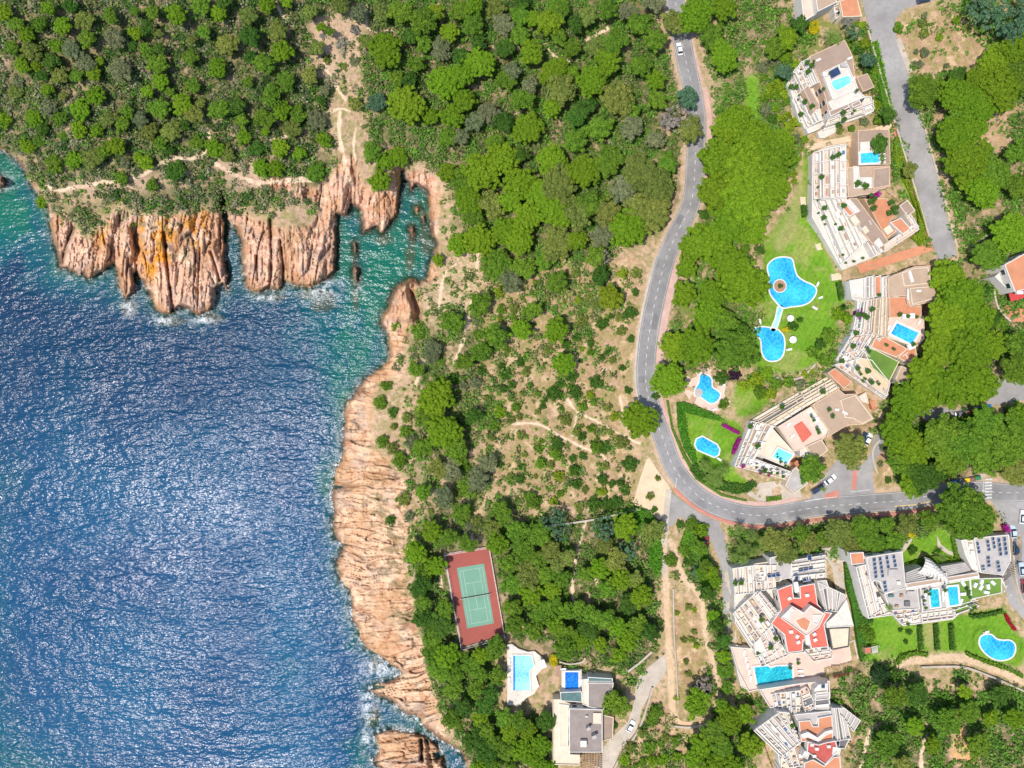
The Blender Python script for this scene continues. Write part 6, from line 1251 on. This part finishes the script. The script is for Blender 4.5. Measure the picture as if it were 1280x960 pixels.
g7.block([(1149,733),(1180,731),(1183,760),(1152,765)], 6.0, 'grey_roof', 'white', .6, name='patio'); g7.block([(1180,729),(1212,724),(1214,752),(1183,760)], 6.2, 'lawn', 'white', .5, name='roof_lawn'); g7.block([(1212,723),(1252,722),(1252,741),(1214,749)], 6.3, 'lawn', 'white', .4, name='roof_lawn')
g7.pool([(1161.5,737),(1172.5,736),(1174.7,758),(1164,759.5)], 6.3, 'pool_teal', 'white', .5); g7.pool([(1184,734),(1196.5,732.8),(1198.5,755),(1187,757)], 6.6, 'pool_blue', 'white', .6)
g7.steps([(1112,764),(1146,761),(1148,774),(1126,780)], 3, 3, 4.8, 3.0); g7.steps([(1149,765),(1190,760),(1190,772),(1151,777)], 3, 5, 5.0, 3.2, green=.4); g7.steps([(1190,760),(1214,752),(1222,757),(1192,768)], 2, 3, 4.6, 3.2, tops=('lawn','white_floor')); g7.steps([(1100,745),(1112,764),(1088,771),(1084,750)], 4, 2, 5.4, 3.0)
g7.block([(1132,729),(1222,715),(1224,720),(1133,735)], 8.6, 'tan_roof', 'white', .3, name='ridge_roof'); g7.block([(1132,735),(1224,720),(1224,723),(1133,738)], 7.4, 'white_floor', 'white', .2)
for side, q in (('pergola', [(1132,716),(1152,708),(1158,724),(1133,729)]), ('pergola', [(1176,708),(1206,703),(1214,713),(1180,721)])):
    g7.block(q, 5.6, 'dark_floor', 'white', .1, name='pergola_floor'); mb = MB()
    for i in range(6):
        a_, b_ = quadpt(q, 0, (i+.5)/6), quadpt(q, 1, (i+.5)/6); mb.wall(W(*a_, g7.z(7.8)), W(*b_, g7.z(7.8)), .45, g7.z(7.55), g7.z(7.8), 'grey_roof')
    g7.block
    mb.build('pergola', g7.o, g7.org)
st = MB()
for k in range(9):    # ribbed vaulted stair, nine curved glass and plaster hoops stepping up
    t = k/8; u_, v_ = 1154+26*t-3*math.sin(t*3), 708+13*t*t+1*t; rr = 2.7-.3*t; x, y = W(u_, v_, g7.z(8+1.4*t)); ang = .5-1.0*t
    for i in range(8):
        a0, a1 = math.pi*i/8, math.pi*(i+1)/8; dx, dy = math.sin(ang)*1.0, math.cos(ang)*1.0; z0 = g7.z(6.2+1.8*t); wv = 1.15
        p = [(x+dx*rr*math.cos(a)+s_*dy*wv*.5, y+dy*rr*math.cos(a)-s_*dx*wv*.5, z0+rr*.8*math.sin(a)) for a in (a0, a1) for s_ in (-1, 1)]; kk = len(st.v); st.v += p; st.face([kk, kk+1, kk+3, kk+2], 'white')
    
sto = st.build('ribbed_staircase', g7.o, g7.org, smooth=True); sol = sto.modifiers.new('thickness', 'SOLIDIFY'); sol.thickness = .25
g7.block([(1175,718),(1183,716),(1184,721),(1177,723)], 9.6, 'terracotta', 'white', .1, name='stair_head')
g7.roof([(1200.6,675),(1217,672),(1222,697),(1225,716),(1215,712),(1206,694)], 8.2, 'white_floor', 'white', .4); g7.roof([(1217,672),(1260.6,668),(1263.4,700.6),(1253,719),(1225,716),(1221,697)], 9.4, 'grey_roof', 'white', .35, win=2)
for q, nc, nr in (([(1219.5,678),(1223,677.5),(1226,692),(1222,693)], 1, 3), ([(1232,675.5),(1236,675),(1238.5,689),(1234.5,690)], 1, 3), ([(1239,671.5),(1242.5,671),(1245,686),(1241.5,687)], 1, 3), ([(1246,673),(1250,672.5),(1253,695),(1249,696)], 1, 4), ([(1253,672),(1257,671.5),(1260,694),(1256,695)], 1, 4), ([(1226,707),(1230.5,706),(1231.5,713),(1227,714)], 1, 2), ([(1232.5,695.5),(1237,695),(1238.5,709),(1234,710)], 1, 3), ([(1244.5,701.5),(1249,701),(1251.5,715),(1247,716)], 1, 3)): g7.solar(q, 9.4, nc, nr)
g7.box((1212,681), (1.2,1.2), 8.2, 'white'); g7.box((1214,690), (1.2,1.2), 8.2, 'white'); g7.steps([(1253,722),(1264,742),(1250,750),(1242,730)], 3, 2, 5.4, 4.0)
g7.plants([(1152,737),(1157,740),(1150,748),(1152,757),(1205,737),(1207,744),(1213,757),(1209,760),(1158,734),(1130,777),(1176,735)], 6.1, .8)
for p in ((1203,729),(1226,727),(1234,733),(1240,728),(1225,734),(1232,740),(1218,731),(1203,742)): g7.box(p, (1.6,.9), 6.4, 'fabric_white', rnd.random()*3, name='garden_table', hh=.7)

# H  flat roofed villa by the shore, and its pool decks
h8 = Bld('flat_roofed_villa', 'flat roofed shore villa in two brown topped blocks with a cream terrace', 'villa', 722, 900); h8.lin = True
h8.block([(691,873.5),(700,873.5),(712.5,879),(712.5,942),(725,942.7),(724,956),(691,955)], 4.2, 'cream', 'cream', .5); h8.block([(699,880),(711,881),(710,934),(699,933)], 4.6, 'cream', 'white', .12)
h8.block([(711.6,885),(753,886.5),(753,940),(711.6,940)], 7.0, 'taupe_roof', 'white', .3, name='roof', win=2); h8.block([(735,853),(767,853),(765,868),(754,887),(735,883)], 6.3, 'taupe_roof', 'white', .3, name='roof', win=1); h8.block([(728,849),(735,848),(735,883),(728,880)], 5.6, 'cream', 'white', .3)
h8.block([(753,893),(767,896),(766,923),(753,926)], 4.6, 'brown_roof', 'cream', .3, name='roof'); h8.block([(735,846),(766,848),(766,852),(735,852)], 5.8, 'glass_teal', 'white', .1, name='glass_canopy'); h8.block([(700,865),(727,864),(728,878),(701,876)], 4.6, 'glass_teal', 'white', .15, name='glass_canopy')
h8.box((746.5,897.5), (2.8,3.6), 7.4, 'cream', hh=.3); h8.box((729,928), (2.1,2.1), 7.4, 'white', hh=1.2); h8.box((735,908), (1.3,1.0), 7.4, 'grey_roof', .6, name='chimney', hh=2.0); h8.box((742,918), (1.5,1.1), 7.4, 'grey_roof', .4, name='chimney', hh=2.2); h8.box((733,895), (.7,.5), 7.4, 'white', hh=.5)
h8.block([(702,838.5),(727,837),(728,866),(702,866)], 1.9, 'white_floor', 'white', 0, name='pool_deck'); h8.pool([(706.5,840),(723,840),(723,862),(706.5,863)], 2.2, 'pool_deep', 'white', .5); h8.block([(695,832),(702,832),(704,846),(695,846)], 1.4, 'deck_brown', 'tan_wall', 0)
pg = MB()
for i in range(9): a_, b_ = quadpt([(726,943),(752,942),(752,965),(726,960)], 0, (i+.5)/9), quadpt([(726,943),(752,942),(752,965),(726,960)], 1, (i+.5)/9); pg.wall(W(*a_, h8.z(3.4)), W(*b_, h8.z(3.4)), .15, h8.z(3.2), h8.z(3.4), 'wood')
for i in range(7): a_, b_ = quadpt([(726,943),(752,942),(752,965),(726,960)], (i+.5)/7, 0), quadpt([(726,943),(752,942),(752,965),(726,960)], (i+.5)/7, 1); pg.wall(W(*a_, h8.z(3.2)), W(*b_, h8.z(3.2)), .2, h8.z(2.95), h8.z(3.19), 'wood')
for p in ((727,944),(751,943),(727,959),(751,964)): x, y = W(*p, h8.z(3)); pg.box((x, y, h8.z(1)), (.25,.25,4), 0, 'wood')
pg.build('pergola', h8.o, h8.org)
i9 = Bld('pool_terrace', 'white stone terrace with an angular pale blue pool beside the tennis court pines', 'pool', 652, 845); i9.lin = True
i9.block([(634,806),(640,805),(648,811),(660,815),(668,814),(678,822),(682,832),(670,845),(674,858),(667,868),(658,872),(650,882),(634,881)], 1.0, 'white_floor', 'white', 0, base=-4); i9.pool([(641.5,819.5),(664,819.5),(667,832),(661.5,839),(662.5,862.5),(641.5,863)], 1.2, 'pool_pale', 'white_floor', .5); i9.block([(641.8,820),(643.6,820),(643.6,862.6),(641.8,862.8)], 1.255, 'pool_deep', 'pool_deep', 0, name='pool_cover_slot', base=1)
i9.block([(673,826),(680,824),(684,834),(676,837)], 3.6, 'fabric_white', 'white', .05, name='canopy', base=3.4)
j10 = Bld('house', 'house with salmon roofs cut by the upper frame edge', 'house', 1040, 5); j10.lin = True
j10.roof([(1017,-14),(1040,-18),(1046,3),(1022,15)], 7, 'tan_roof', 'white', .2); j10.roof([(1049,2),(1070,-6),(1077,21),(1053,22)], 5.4, 'terracotta', 'cream', .3, win=1); j10.roof([(1000,-8),(1016,-12),(1021,17),(1004,28)], 4.0, 'pink_floor', 'white', .5); j10.roof([(1022,-60),(1068,-66),(1072,-10),(1020,-16)], 7.6, 'terracotta', 'white', .2); j10.steps([(1040,4),(1050,0),(1050,20),(1043,26)], 3, 1, 4.0, 2.6)
k11 = Bld('house', 'house with a terracotta roof and red awning at the landward frame edge', 'house', 1270, 350); k11.lin = True
k11.roof([(1255,331),(1280,317),(1330,300),(1330,352),(1280,362),(1268,365)], 7, 'terracotta', 'white', .25, win=1); k11.block([(1242,346),(1254,336),(1270,362),(1262,366)], 3.4, 'white_floor', 'white', .6); k11.block([(1261,367),(1268,365),(1300,356),(1300,366),(1264,377)], 4.0, 'fabric_red', 'fabric_red', .05, name='awning', base=3.8); k11.box((1258,352), (1.4,1.4), 3.5, 'glass_dark'); k11.box((1273,366), (2,1), 7, 'white')
hut = Bld('garden_hut', 'small wooden hut with a red roof on the striped lawn', 'hut', 1085, 813); hut.lin = True; hut.block([(1081,810),(1088,809),(1089,816),(1082,817.5)], 2.6, 'red_roof', 'wood', .05, name='roof', base=-1)
mb = MB(); q = [(1089,809),(1097,807),(1098,815),(1090,817)]
for i in range(6): a_, b_ = quadpt(q, (i+.5)/6, 0), quadpt(q, (i+.5)/6, 1); mb.wall(W(*a_, hut.z(2.4)), W(*b_, hut.z(2.4)), .14, hut.z(2.25), hut.z(2.4), 'white')
for i in (.05, .95): a_, b_ = quadpt(q, 0, i), quadpt(q, 1, i); mb.wall(W(*a_, hut.z(2.3)), W(*b_, hut.z(2.3)), .16, hut.z(2.05), hut.z(2.24), 'white')
for p in q: x, y = W(*p, hut.z(1)); mb.box((x, y, hut.z(1)), (.18,.18,2.4), 0, 'white')
mb.build('pergola', hut.o, hut.org)
shed = Bld('stone_roof', 'small tan roof showing through the bright pines', 'shed', 1188, 460); shed.roof([(1178,452),(1188,450),(1199,451),(1196,462),(1190,469),(1181,470),(1177,464)], 9.5, 'tan_roof', 'tan_wall', .2)
for nm, lbl, poly in (('kiosk', 'square tan platform beside the long lawn and second villa terrace', [(1000,247),(1011,246),(1012,256),(1001,256)]), ('kiosk', 'tan platform on the edge of the long lawn under the terraced villa', [(1019,306),(1030,302),(1034,310),(1022,313)]), ('kiosk', 'lowest tan platform at the heart pool side of the terraces', [(1039,343),(1050,341),(1052,349),(1040,351)])):
    k_ = Bld(nm, lbl, 'platform', *poly[0]); k_.roof(poly, 2.4, 'sand_floor', 'cream', .2); k_.box(poly[0], (.3,.3), 2.4, 'cream', hh=.3)

# ground pools
def gpool(label, parts, water, org, group=None, cat='swimming pool', rim='white', t=.45):
    z0 = max(gz(*org), 0)+.16; r = link('swimming_pool', None, None, (*W(*org, z0), z0)); tag(r, label, cat, group); o_ = tuple(r.location)
    for i, (poly, sm_) in enumerate(parts):
        pp = smooth_pts(poly, 4, True) if sm_ else poly; P = ccw([W(u, v, z0) for u, v in pp]); mb = MB(); 
        if cat == 'water channel':
            for ia, ib in ((4, 8), (8, 12), (16, 20), (20, 24)):
                if ib <= len(pp): mb.wall(W(*pp[ia], z0), W(*pp[ib % len(pp)], z0), .45, z0-.5, z0+.045+.001*ia, rim)
        else: mb.ring(inset(P, -t), t, z0-1.6, z0+.05+.004*i, rim, .3)
        mb.build('coping', r, o_)
        w_ = MB(); w_.v = [(x, y, z0-.06+.004*i) for x, y in P]; w_.face(list(range(len(P))), water[i]); w_.build('water', r, o_)
    return r, o_, z0
PP = POOL_POLYS
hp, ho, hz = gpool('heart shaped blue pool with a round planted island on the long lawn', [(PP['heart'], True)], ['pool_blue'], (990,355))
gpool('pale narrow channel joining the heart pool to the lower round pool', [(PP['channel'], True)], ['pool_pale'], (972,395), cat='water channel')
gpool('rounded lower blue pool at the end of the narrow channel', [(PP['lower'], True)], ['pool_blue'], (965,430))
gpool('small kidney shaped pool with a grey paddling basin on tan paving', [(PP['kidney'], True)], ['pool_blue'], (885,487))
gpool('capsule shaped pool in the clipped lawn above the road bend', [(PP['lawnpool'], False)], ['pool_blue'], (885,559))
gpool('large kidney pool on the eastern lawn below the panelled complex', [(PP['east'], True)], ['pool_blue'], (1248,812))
mb = MB(); x, y = W(974.5, 357.5, hz); P = [(x+2.3*math.cos(a), y+2.3*math.sin(a)) for a in np.linspace(0, 6.283, 17)[:-1]]; mb.prism(P, hz-.6, hz+.12, 'deck_brown', 'white'); o = mb.build('pool_island', hp, ho); mb = MB(); mb.ring(P, .3, hz+.12, hz+.25, 'white'); mb.build('coping', hp, ho)
bs = link('planting', BUSH[1], hp, (x-ho[0], y-ho[1], .2)); bs.scale = (.9,.9,.8); bs.color = (.06,.13,.02,1)
mb = MB(); zz = gz(874,492)+.12; x, y = W(873.5,491, zz); P = [(x+1.35*math.cos(a), y+1.5*math.sin(a)) for a in np.linspace(0, 6.283, 17)[:-1]]; mb.prism(P, zz-.4, zz+.1, 'grey_roof', 'white'); o = mb.build('paddling_basin', None, (x, y, zz)); tag(o, 'grey round paddling basin beside the small kidney pool', 'basin')
# ------------------------------------------------------------------ cars, containers, garden furniture
def lathe_wheel(parent, org, c, rot, r=.32, w=.22):
    mb = MB(); k = 12; dx, dy = -math.sin(rot), math.cos(rot)
    for s_ in (-1, 1):
        for i in range(k): a = i*6.283/k; mb.v.append((c[0]+dx*w/2*s_+math.cos(rot)*r*math.cos(a), c[1]+dy*w/2*s_+math.sin(rot)*r*math.cos(a), c[2]+r*math.sin(a)))
    for i in range(k): mb.face([i, (i+1) % k, k+(i+1) % k, k+i], 'rubber')
    mb.face(list(range(k)), 'rubber'); mb.face(list(range(2*k-1, k-1, -1)), 'panel_frame'); mb.build('wheel', parent, org)
def car(u, v, deg, paint, label, L=4.4, name='parked_car', dz=.1, cat='car'):
    z = gz(u, v)+dz; x, y = W(u, v, z); rot = R(deg); r = link(name, None, None, (x, y, z)); r.rotation_euler.z = rot; tag(r, label, cat, 'cars on the roads and car parks'); w = 1.82
    prof = [(-.5,.35,.80),(-.49,.62,.9),(-.40,.80,.95),(-.30,.86,.97),(.22,.84,.97),(.40,.72,.93),(.49,.55,.84),(.5,.35,.78)]
    mb = MB(); n_ = len(prof)
    for s_ in (-1, 1):
        for (t, h, ww) in prof: mb.v.append((t*L, s_*w/2*ww, h))
    for s_ in (-1, 1):
        for (t, h, ww) in prof: mb.v.append((t*L*.99, s_*w/2*ww, .25))
    for i in range(n_-1):
        mb.face([i, i+1, n_+i+1, n_+i], paint); mb.face([i+1, i, 2*n_+i, 2*n_+i+1], paint); mb.face([n_+i, n_+i+1, 3*n_+i+1, 3*n_+i], paint)
    mb.face([0, n_, 3*n_, 2*n_], paint); mb.face([n_-1, 2*n_-1, 4*n_-1, 3*n_-1], paint); mb.build('body', r, bevel=.05)
    def slab(pts, m, nm, par=r):
        q = MB(); q.v = pts; k = len(pts)//2; q.face(list(range(k)), m); q.face(list(range(2*k-1, k-1, -1)), m)
        for i in range(k): j = (i+1) % k; q.face([i, k+i, k+j, j], m)
        return q.build(nm, par)
    a0, a1, b0, b1, hw, tw, zt = -.40*L, .20*L, -.27*L, .07*L, w*.45, w*.36, 1.42
    slab([(b0,-tw,zt),(b1,-tw,zt),(b1,tw,zt),(b0,tw,zt),(b0,-tw,zt-.06),(b1,-tw,zt-.06),(b1,tw,zt-.06),(b0,tw,zt-.06)], paint, 'roof')
    slab([(b0,-tw+.02,zt-.065),(b1,-tw+.02,zt-.065),(b1,tw-.02,zt-.065),(b0,tw-.02,zt-.065),(a0,-hw,.84),(a1,-hw,.84),(a1,hw,.84),(a0,hw,.84)], 'glass_dark', 'windows')
    for t in (-.31, .31):
        for s_ in (-1, 1): 
            k = MB(); lathe_wheel(r, (0,0,0), (t*L, s_*(w/2-.13), .32), 0)
    for s_ in (-1, 1): k = MB(); k.box((.488*L, s_*.62, .56), (.08,.34,.14), 0, 'panel_frame'); k.build('headlight', r)
    for s_ in (-1, 1): k = MB(); k.box((-.495*L, s_*.62, .66), (.06,.3,.14), 0, 'fabric_red'); k.build('tail_light', r)
car(849,62,100,'car_white','white car driving under the pines at the top of the curving road',name='car', dz=.11)
car(1021,611,33,'car_blue','dark blue car parked outside the cream villa by the road junction', dz=.09); car(1037,599,38,'car_white','white car parked beside the dark blue one below the lone pine', dz=.09); car(1084,549,62,'car_white','white car half hidden by the tree at the end of the short side lane', dz=.09); car(1078.5,548,62,'car_blue','dark car beside the white car at the end of the short side lane', dz=.09)
car(788,907,62,'car_white','white car on the private drive of the flat roofed villa', dz=.09); car(882,677,80,'car_red','dark red car tucked against bushes beside the lower access lane', dz=.3)
car(1265,664,95,'car_pale','pale blue car in the east car park by the magenta flowers', dz=.1); car(1269,685,92,'car_blue','dark blue car in the east car park beside the solar panel roof', dz=.1); car(1277,646,85,'car_white','white car near the shadow of the big round tree in the east car park', dz=.1)
car(1276,711,95,'car_pale','silver blue car parked lower down the east car park', dz=.1); car(1279,732,95,'car_red','dark red car lowest in the east car park', dz=.1); car(1153.5,1,10,'car_blue','dark blue car parked at the top of the wide pale road', dz=.1); car(1231.5,510,15,'bin_blue','bright blue car at the edge of the upper car park', dz=.1, L=3.8); car(1200,517,15,'car_grey','grey car in tree shade at the upper car park', dz=.1, L=4.0)
def container(u, v, deg, paint, label, cat='recycling bin'):
    z = gz(u, v)+.1; r = link('recycling_container', None, None, (*W(u, v, z), z)); r.rotation_euler.z = R(deg); tag(r, label, cat, 'recycling containers by the road')
    mb = MB(); k = 0
    for (a, b, h) in ((.78,.55,.12),(.86,.62,1.15)):
        for dx, dy in ((-1,-1),(1,-1),(1,1),(-1,1)): mb.v.append((dx*a, dy*b, h))
    for q in ([0,1,5,4],[1,2,6,5],[2,3,7,6],[3,0,4,7],[3,2,1,0]): mb.face(q, paint)
    mb.build('body', r, bevel=.04); mb = MB()
    for (a, b, h) in ((.9,.66,1.16),(.9,.66,1.24),(.6,.4,1.48)):
        for dx, dy in ((-1,-1),(1,-1),(1,1),(-1,1)): mb.v.append((dx*a, dy*b, h))
    for l_ in (0, 4):
        for i in range(4): j = (i+1) % 4; mb.face([l_+i, l_+j, l_+4+j, l_+4+i], paint)
    mb.face([8,9,10,11], paint); mb.face([3,2,1,0], paint); mb.build('lid', r)
    for s_ in (-1, 1):
        for t in (-1, 1): k_ = MB(); k_.box((s_*.6, t*.4, .06), (.14,.08,.12), 0, 'rubber'); k_.build('wheel', r)
for u, v, p, l_ in ((1191,601.5,'bin_blue','blue recycling container at the seaward end of the roadside row'),(1199,600.5,'bin_grey','grey waste container between the blue and yellow ones by the road'),(1206.5,599.5,'bin_yellow','yellow recycling container in the roadside row under the pines'),(1213,598.5,'bin_brown','brown waste container in the roadside row next to the yellow one'),(1220,597,'bin_green','green bottle container closest to the zebra crossing'),(1208,515.5,'bin_brown','brown waste container in the upper car park next to the grey car'),(1216,513.5,'bin_yellow','yellow recycling container in the upper car park'),(1223,511.5,'bin_green','green container next to the yellow one in the upper car park')): container(u, v, 10, p, l_)

def surf(u, v, bld=None, h=0):
    z = bld.z(h) if bld else gz(u, v)+.06; return W(u, v, z), z
def parasol(u, v, fabric, label, r=1.5, bld=None, h=0):
    (x, y), z = surf(u, v, bld, h); o = link('parasol', None, None, (x, y, z)); tag(o, label, 'parasol', 'parasols by the pools'); mb = MB(); mb.box((0,0,1.15), (.07,.07,2.3), 0, 'panel_frame'); mb.build('pole', o); mb = MB(); mb.box((0,0,.06), (.5,.5,.12), 0, 'concrete'); mb.build('base', o)
    mb = MB(); mb.v = [(0,0,2.55)]+[(r*math.cos(i*.7854), r*math.sin(i*.7854), 2.1) for i in range(8)]+[(r*math.cos(i*.7854), r*math.sin(i*.7854), 1.95) for i in range(8)]
    for i in range(8): j = (i+1) % 8; mb.face([0, 1+i, 1+j], fabric); mb.face([1+i, 9+i, 9+j, 1+j], fabric)
    c = mb.build('canopy', o); s_ = c.modifiers.new('thickness', 'SOLIDIFY'); s_.thickness = .03
parasol(985.5,398.5,'fabric_white','white parasol beside the water channel of the heart pool', 1.15); parasol(988.5,425,'fabric_white','white parasol next to the lower rounded pool', 1.25)
parasol(904.5,537,'fabric_white','small parasol at the end of the magenta hedge') if False else None
LOUNGE = None
def lounger(u, v, deg, bld=None, h=0, fab='fabric_white'):
    global LOUNGE
    (x, y), z = surf(u, v, bld, h)
    if LOUNGE is None:
        o = link('sun_lounger', None, None, (0,0,0)); f = MB(); f.box((0,0,.28), (2.0,.7,.06), 0, 'white'); f.build('frame', o); m_ = MB(); m_.box((.3,0,.35), (1.3,.62,.08), 0, fab); m_.build('mattress', o)
        b_ = MB(); b_.v = [(-.35,-.31,.33),(-.35,.31,.33),(-.95,.31,.68),(-.95,-.31,.68),(-.35,-.31,.41),(-.35,.31,.41),(-.95,.31,.76),(-.95,-.31,.76)]
        for q in ([3,2,1,0],[4,5,6,7],[0,1,5,4],[1,2,6,5],[2,3,7,6],[3,0,4,7]): b_.face(q, fab)
        b_.build('backrest', o)
        for sx in (-.85,.85):
            for sy in (-.28,.28): l_ = MB(); l_.box((sx,sy,.13), (.06,.06,.26), 0, 'white'); l_.build('leg', o)
        LOUNGE = o
    else:
        o = LOUNGE.copy(); col.objects.link(o)
        for ch in [c for c in bpy.data.objects if c.parent is LOUNGE]: c = ch.copy(); col.objects.link(c); c.parent = o
    o.location = (x, y, z); o.rotation_euler.z = R(deg); o['category'] = 'sun lounger'; o['group'] = 'white sun loungers around the pools'; LAB.append((o, 'white sun lounger', u, v))
for u, v, d, b_, h in ((1022,355,60,None,0),(1026,372,20,None,0),(1018,385,-30,None,0),(950,402,90,None,0),(986,437,10,None,0),(930,816,80,e5,2.5),(932,824,80,e5,2.5),(934,832,80,e5,2.5),(936,840,80,e5,2.5),(938,848,80,e5,2.5),(1000,838,0,e5,2.5),(1001,844,0,e5,2.5),(1156,744,80,g7,6.05),(1155.5,750,80,g7,6.05),(1178,742,80,g7,6.05),(1178.5,748,80,g7,6.05),(1201,752,70,g7,6.25),(1100,390,60,None,0),(1110,410,60,c3,7.25),(1148,404,60,c3,7.25),(904,481,40,None,0),(892,512,10,None,0),(899,574,-30,None,0),(1232,790,20,None,0),(1105,196,90,b2,7.05),(1105,201,90,b2,7.05),(1066,100,60,A,9.95),(637,826,90,i9,1.05),(637,836,90,i9,1.05),(637,850,90,i9,1.05),(704,836,0,h8,1.95),(726,852,90,h8,1.95),(946,577,-20,d4,5.05),(952,580,-20,d4,5.05),(962,583,-20,d4,5.05),(985,531,40,d4,7.65),(990,545,40,d4,7.65)):
    if (u, v) != (1100,390): lounger(u, v, d, b_, h)

# ------------------------------------------------------------------ labels that single each plant out by its nearest landmark
MARKS = [('the tennis court',594,746),('the heart pool',990,355),('the kidney pool by the road',885,487),('the capsule pool on the lawn',885,559),('the eastern kidney pool',1248,812),('the small wooden hut',1085,813),
 ('the angular pale blue pool',652,842),('the deep blue shore pool',714,851),('the flat roofed shore villa',732,912),('the red star roof',1000,770),('the teal complex pool',967,845),('the crimson terrace',1025,938),('the zebra crossing',1237,610),
 ('the red tiled corner house',1275,345),('the turquoise roof pool',1052,103),('the second villa blue pool',1087,197),('the slanted blue pool',1131,417),('the red pool cover',1004,540),('the paved square at the junction',818,618),('the white car up the road',849,62),
 ('the tip of the inlet',508,236),('the orange lichen cliff',192,300),('the dark gully in the headland',281,275),('the orange knob rock by the inlet',505,375),('the small offshore island',510,930),('the headland seaward corner',72,320),('the blue-green tree over the road',860,122),
 ('the lone pine on the road bend',800,525),('the big round tree by the main road',1208,641),('the picture corner over the headland',0,0),('the picture edge above the inlet',500,0),('the top landward picture corner',1279,0),('the bottom landward picture corner',1279,959),('the fork of the dirt track',835,815),
 ('the glass staircase',1165,712),('the end of the wide pale road',1185,322),('the lookout trail junction',428,160),('the orange cliff patch',1210,920),('the pale bare slope by the inlet',575,350),('the white shore reef',432,705),('the middle of the rock slab',470,650),
 ('the roadside recycling containers',1206,600),('the upper car park',1215,512),('the sand coloured patio',1090,470),('the second villa terracotta patio',1100,265),('the bottom edge below the shore villa',722,959),('the stone clearing wall',720,652),('the solar roof by the car park',1240,690),('the east car park',1266,680),('where the road meets the top edge',844,0),
 ('the trail crossing in the clearing',722,515),('the road seaward bulge',812,420),('the corner house patio',1279,400),('the two finger rocks of the inlet',445,330),('the cream villa forecourt',970,612),('the curving garden path',1185,822)]
def ordw(k): return ['nearest to', 'second nearest to', 'third nearest to', 'fourth nearest to', 'fifth nearest to', 'sixth nearest to', 'seventh nearest to', 'eighth nearest to', 'ninth nearest to', 'tenth nearest to', 'eleventh nearest to', 'twelfth nearest to', 'thirteenth nearest to', 'fourteenth nearest to', 'fifteenth nearest to'][k]
from collections import defaultdict
byk = defaultdict(list)
for t_ in LAB: byk[t_[1]].append(t_)
used = set()
for k, L_ in byk.items():
    ranks = []
    for mi, (mn, mu, mv) in enumerate(MARKS):
        for rk, i in enumerate(sorted(range(len(L_)), key=lambda i: (L_[i][2]-mu)**2+(L_[i][3]-mv)**2)[:15]): ranks.append((rk*1000+math.hypot(L_[i][2]-mu, L_[i][3]-mv), rk, mi, i))
    done = set()
    for _, rk, mi, i in sorted(ranks):
        if i in done: continue
        done.add(i); L_[i][0]['label'] = f'{k} {ordw(rk)} {MARKS[mi][0]}'
    for i in range(len(L_)):
        if i not in done: L_[i][0]['label'] = f'{k} farthest from every building and pool'
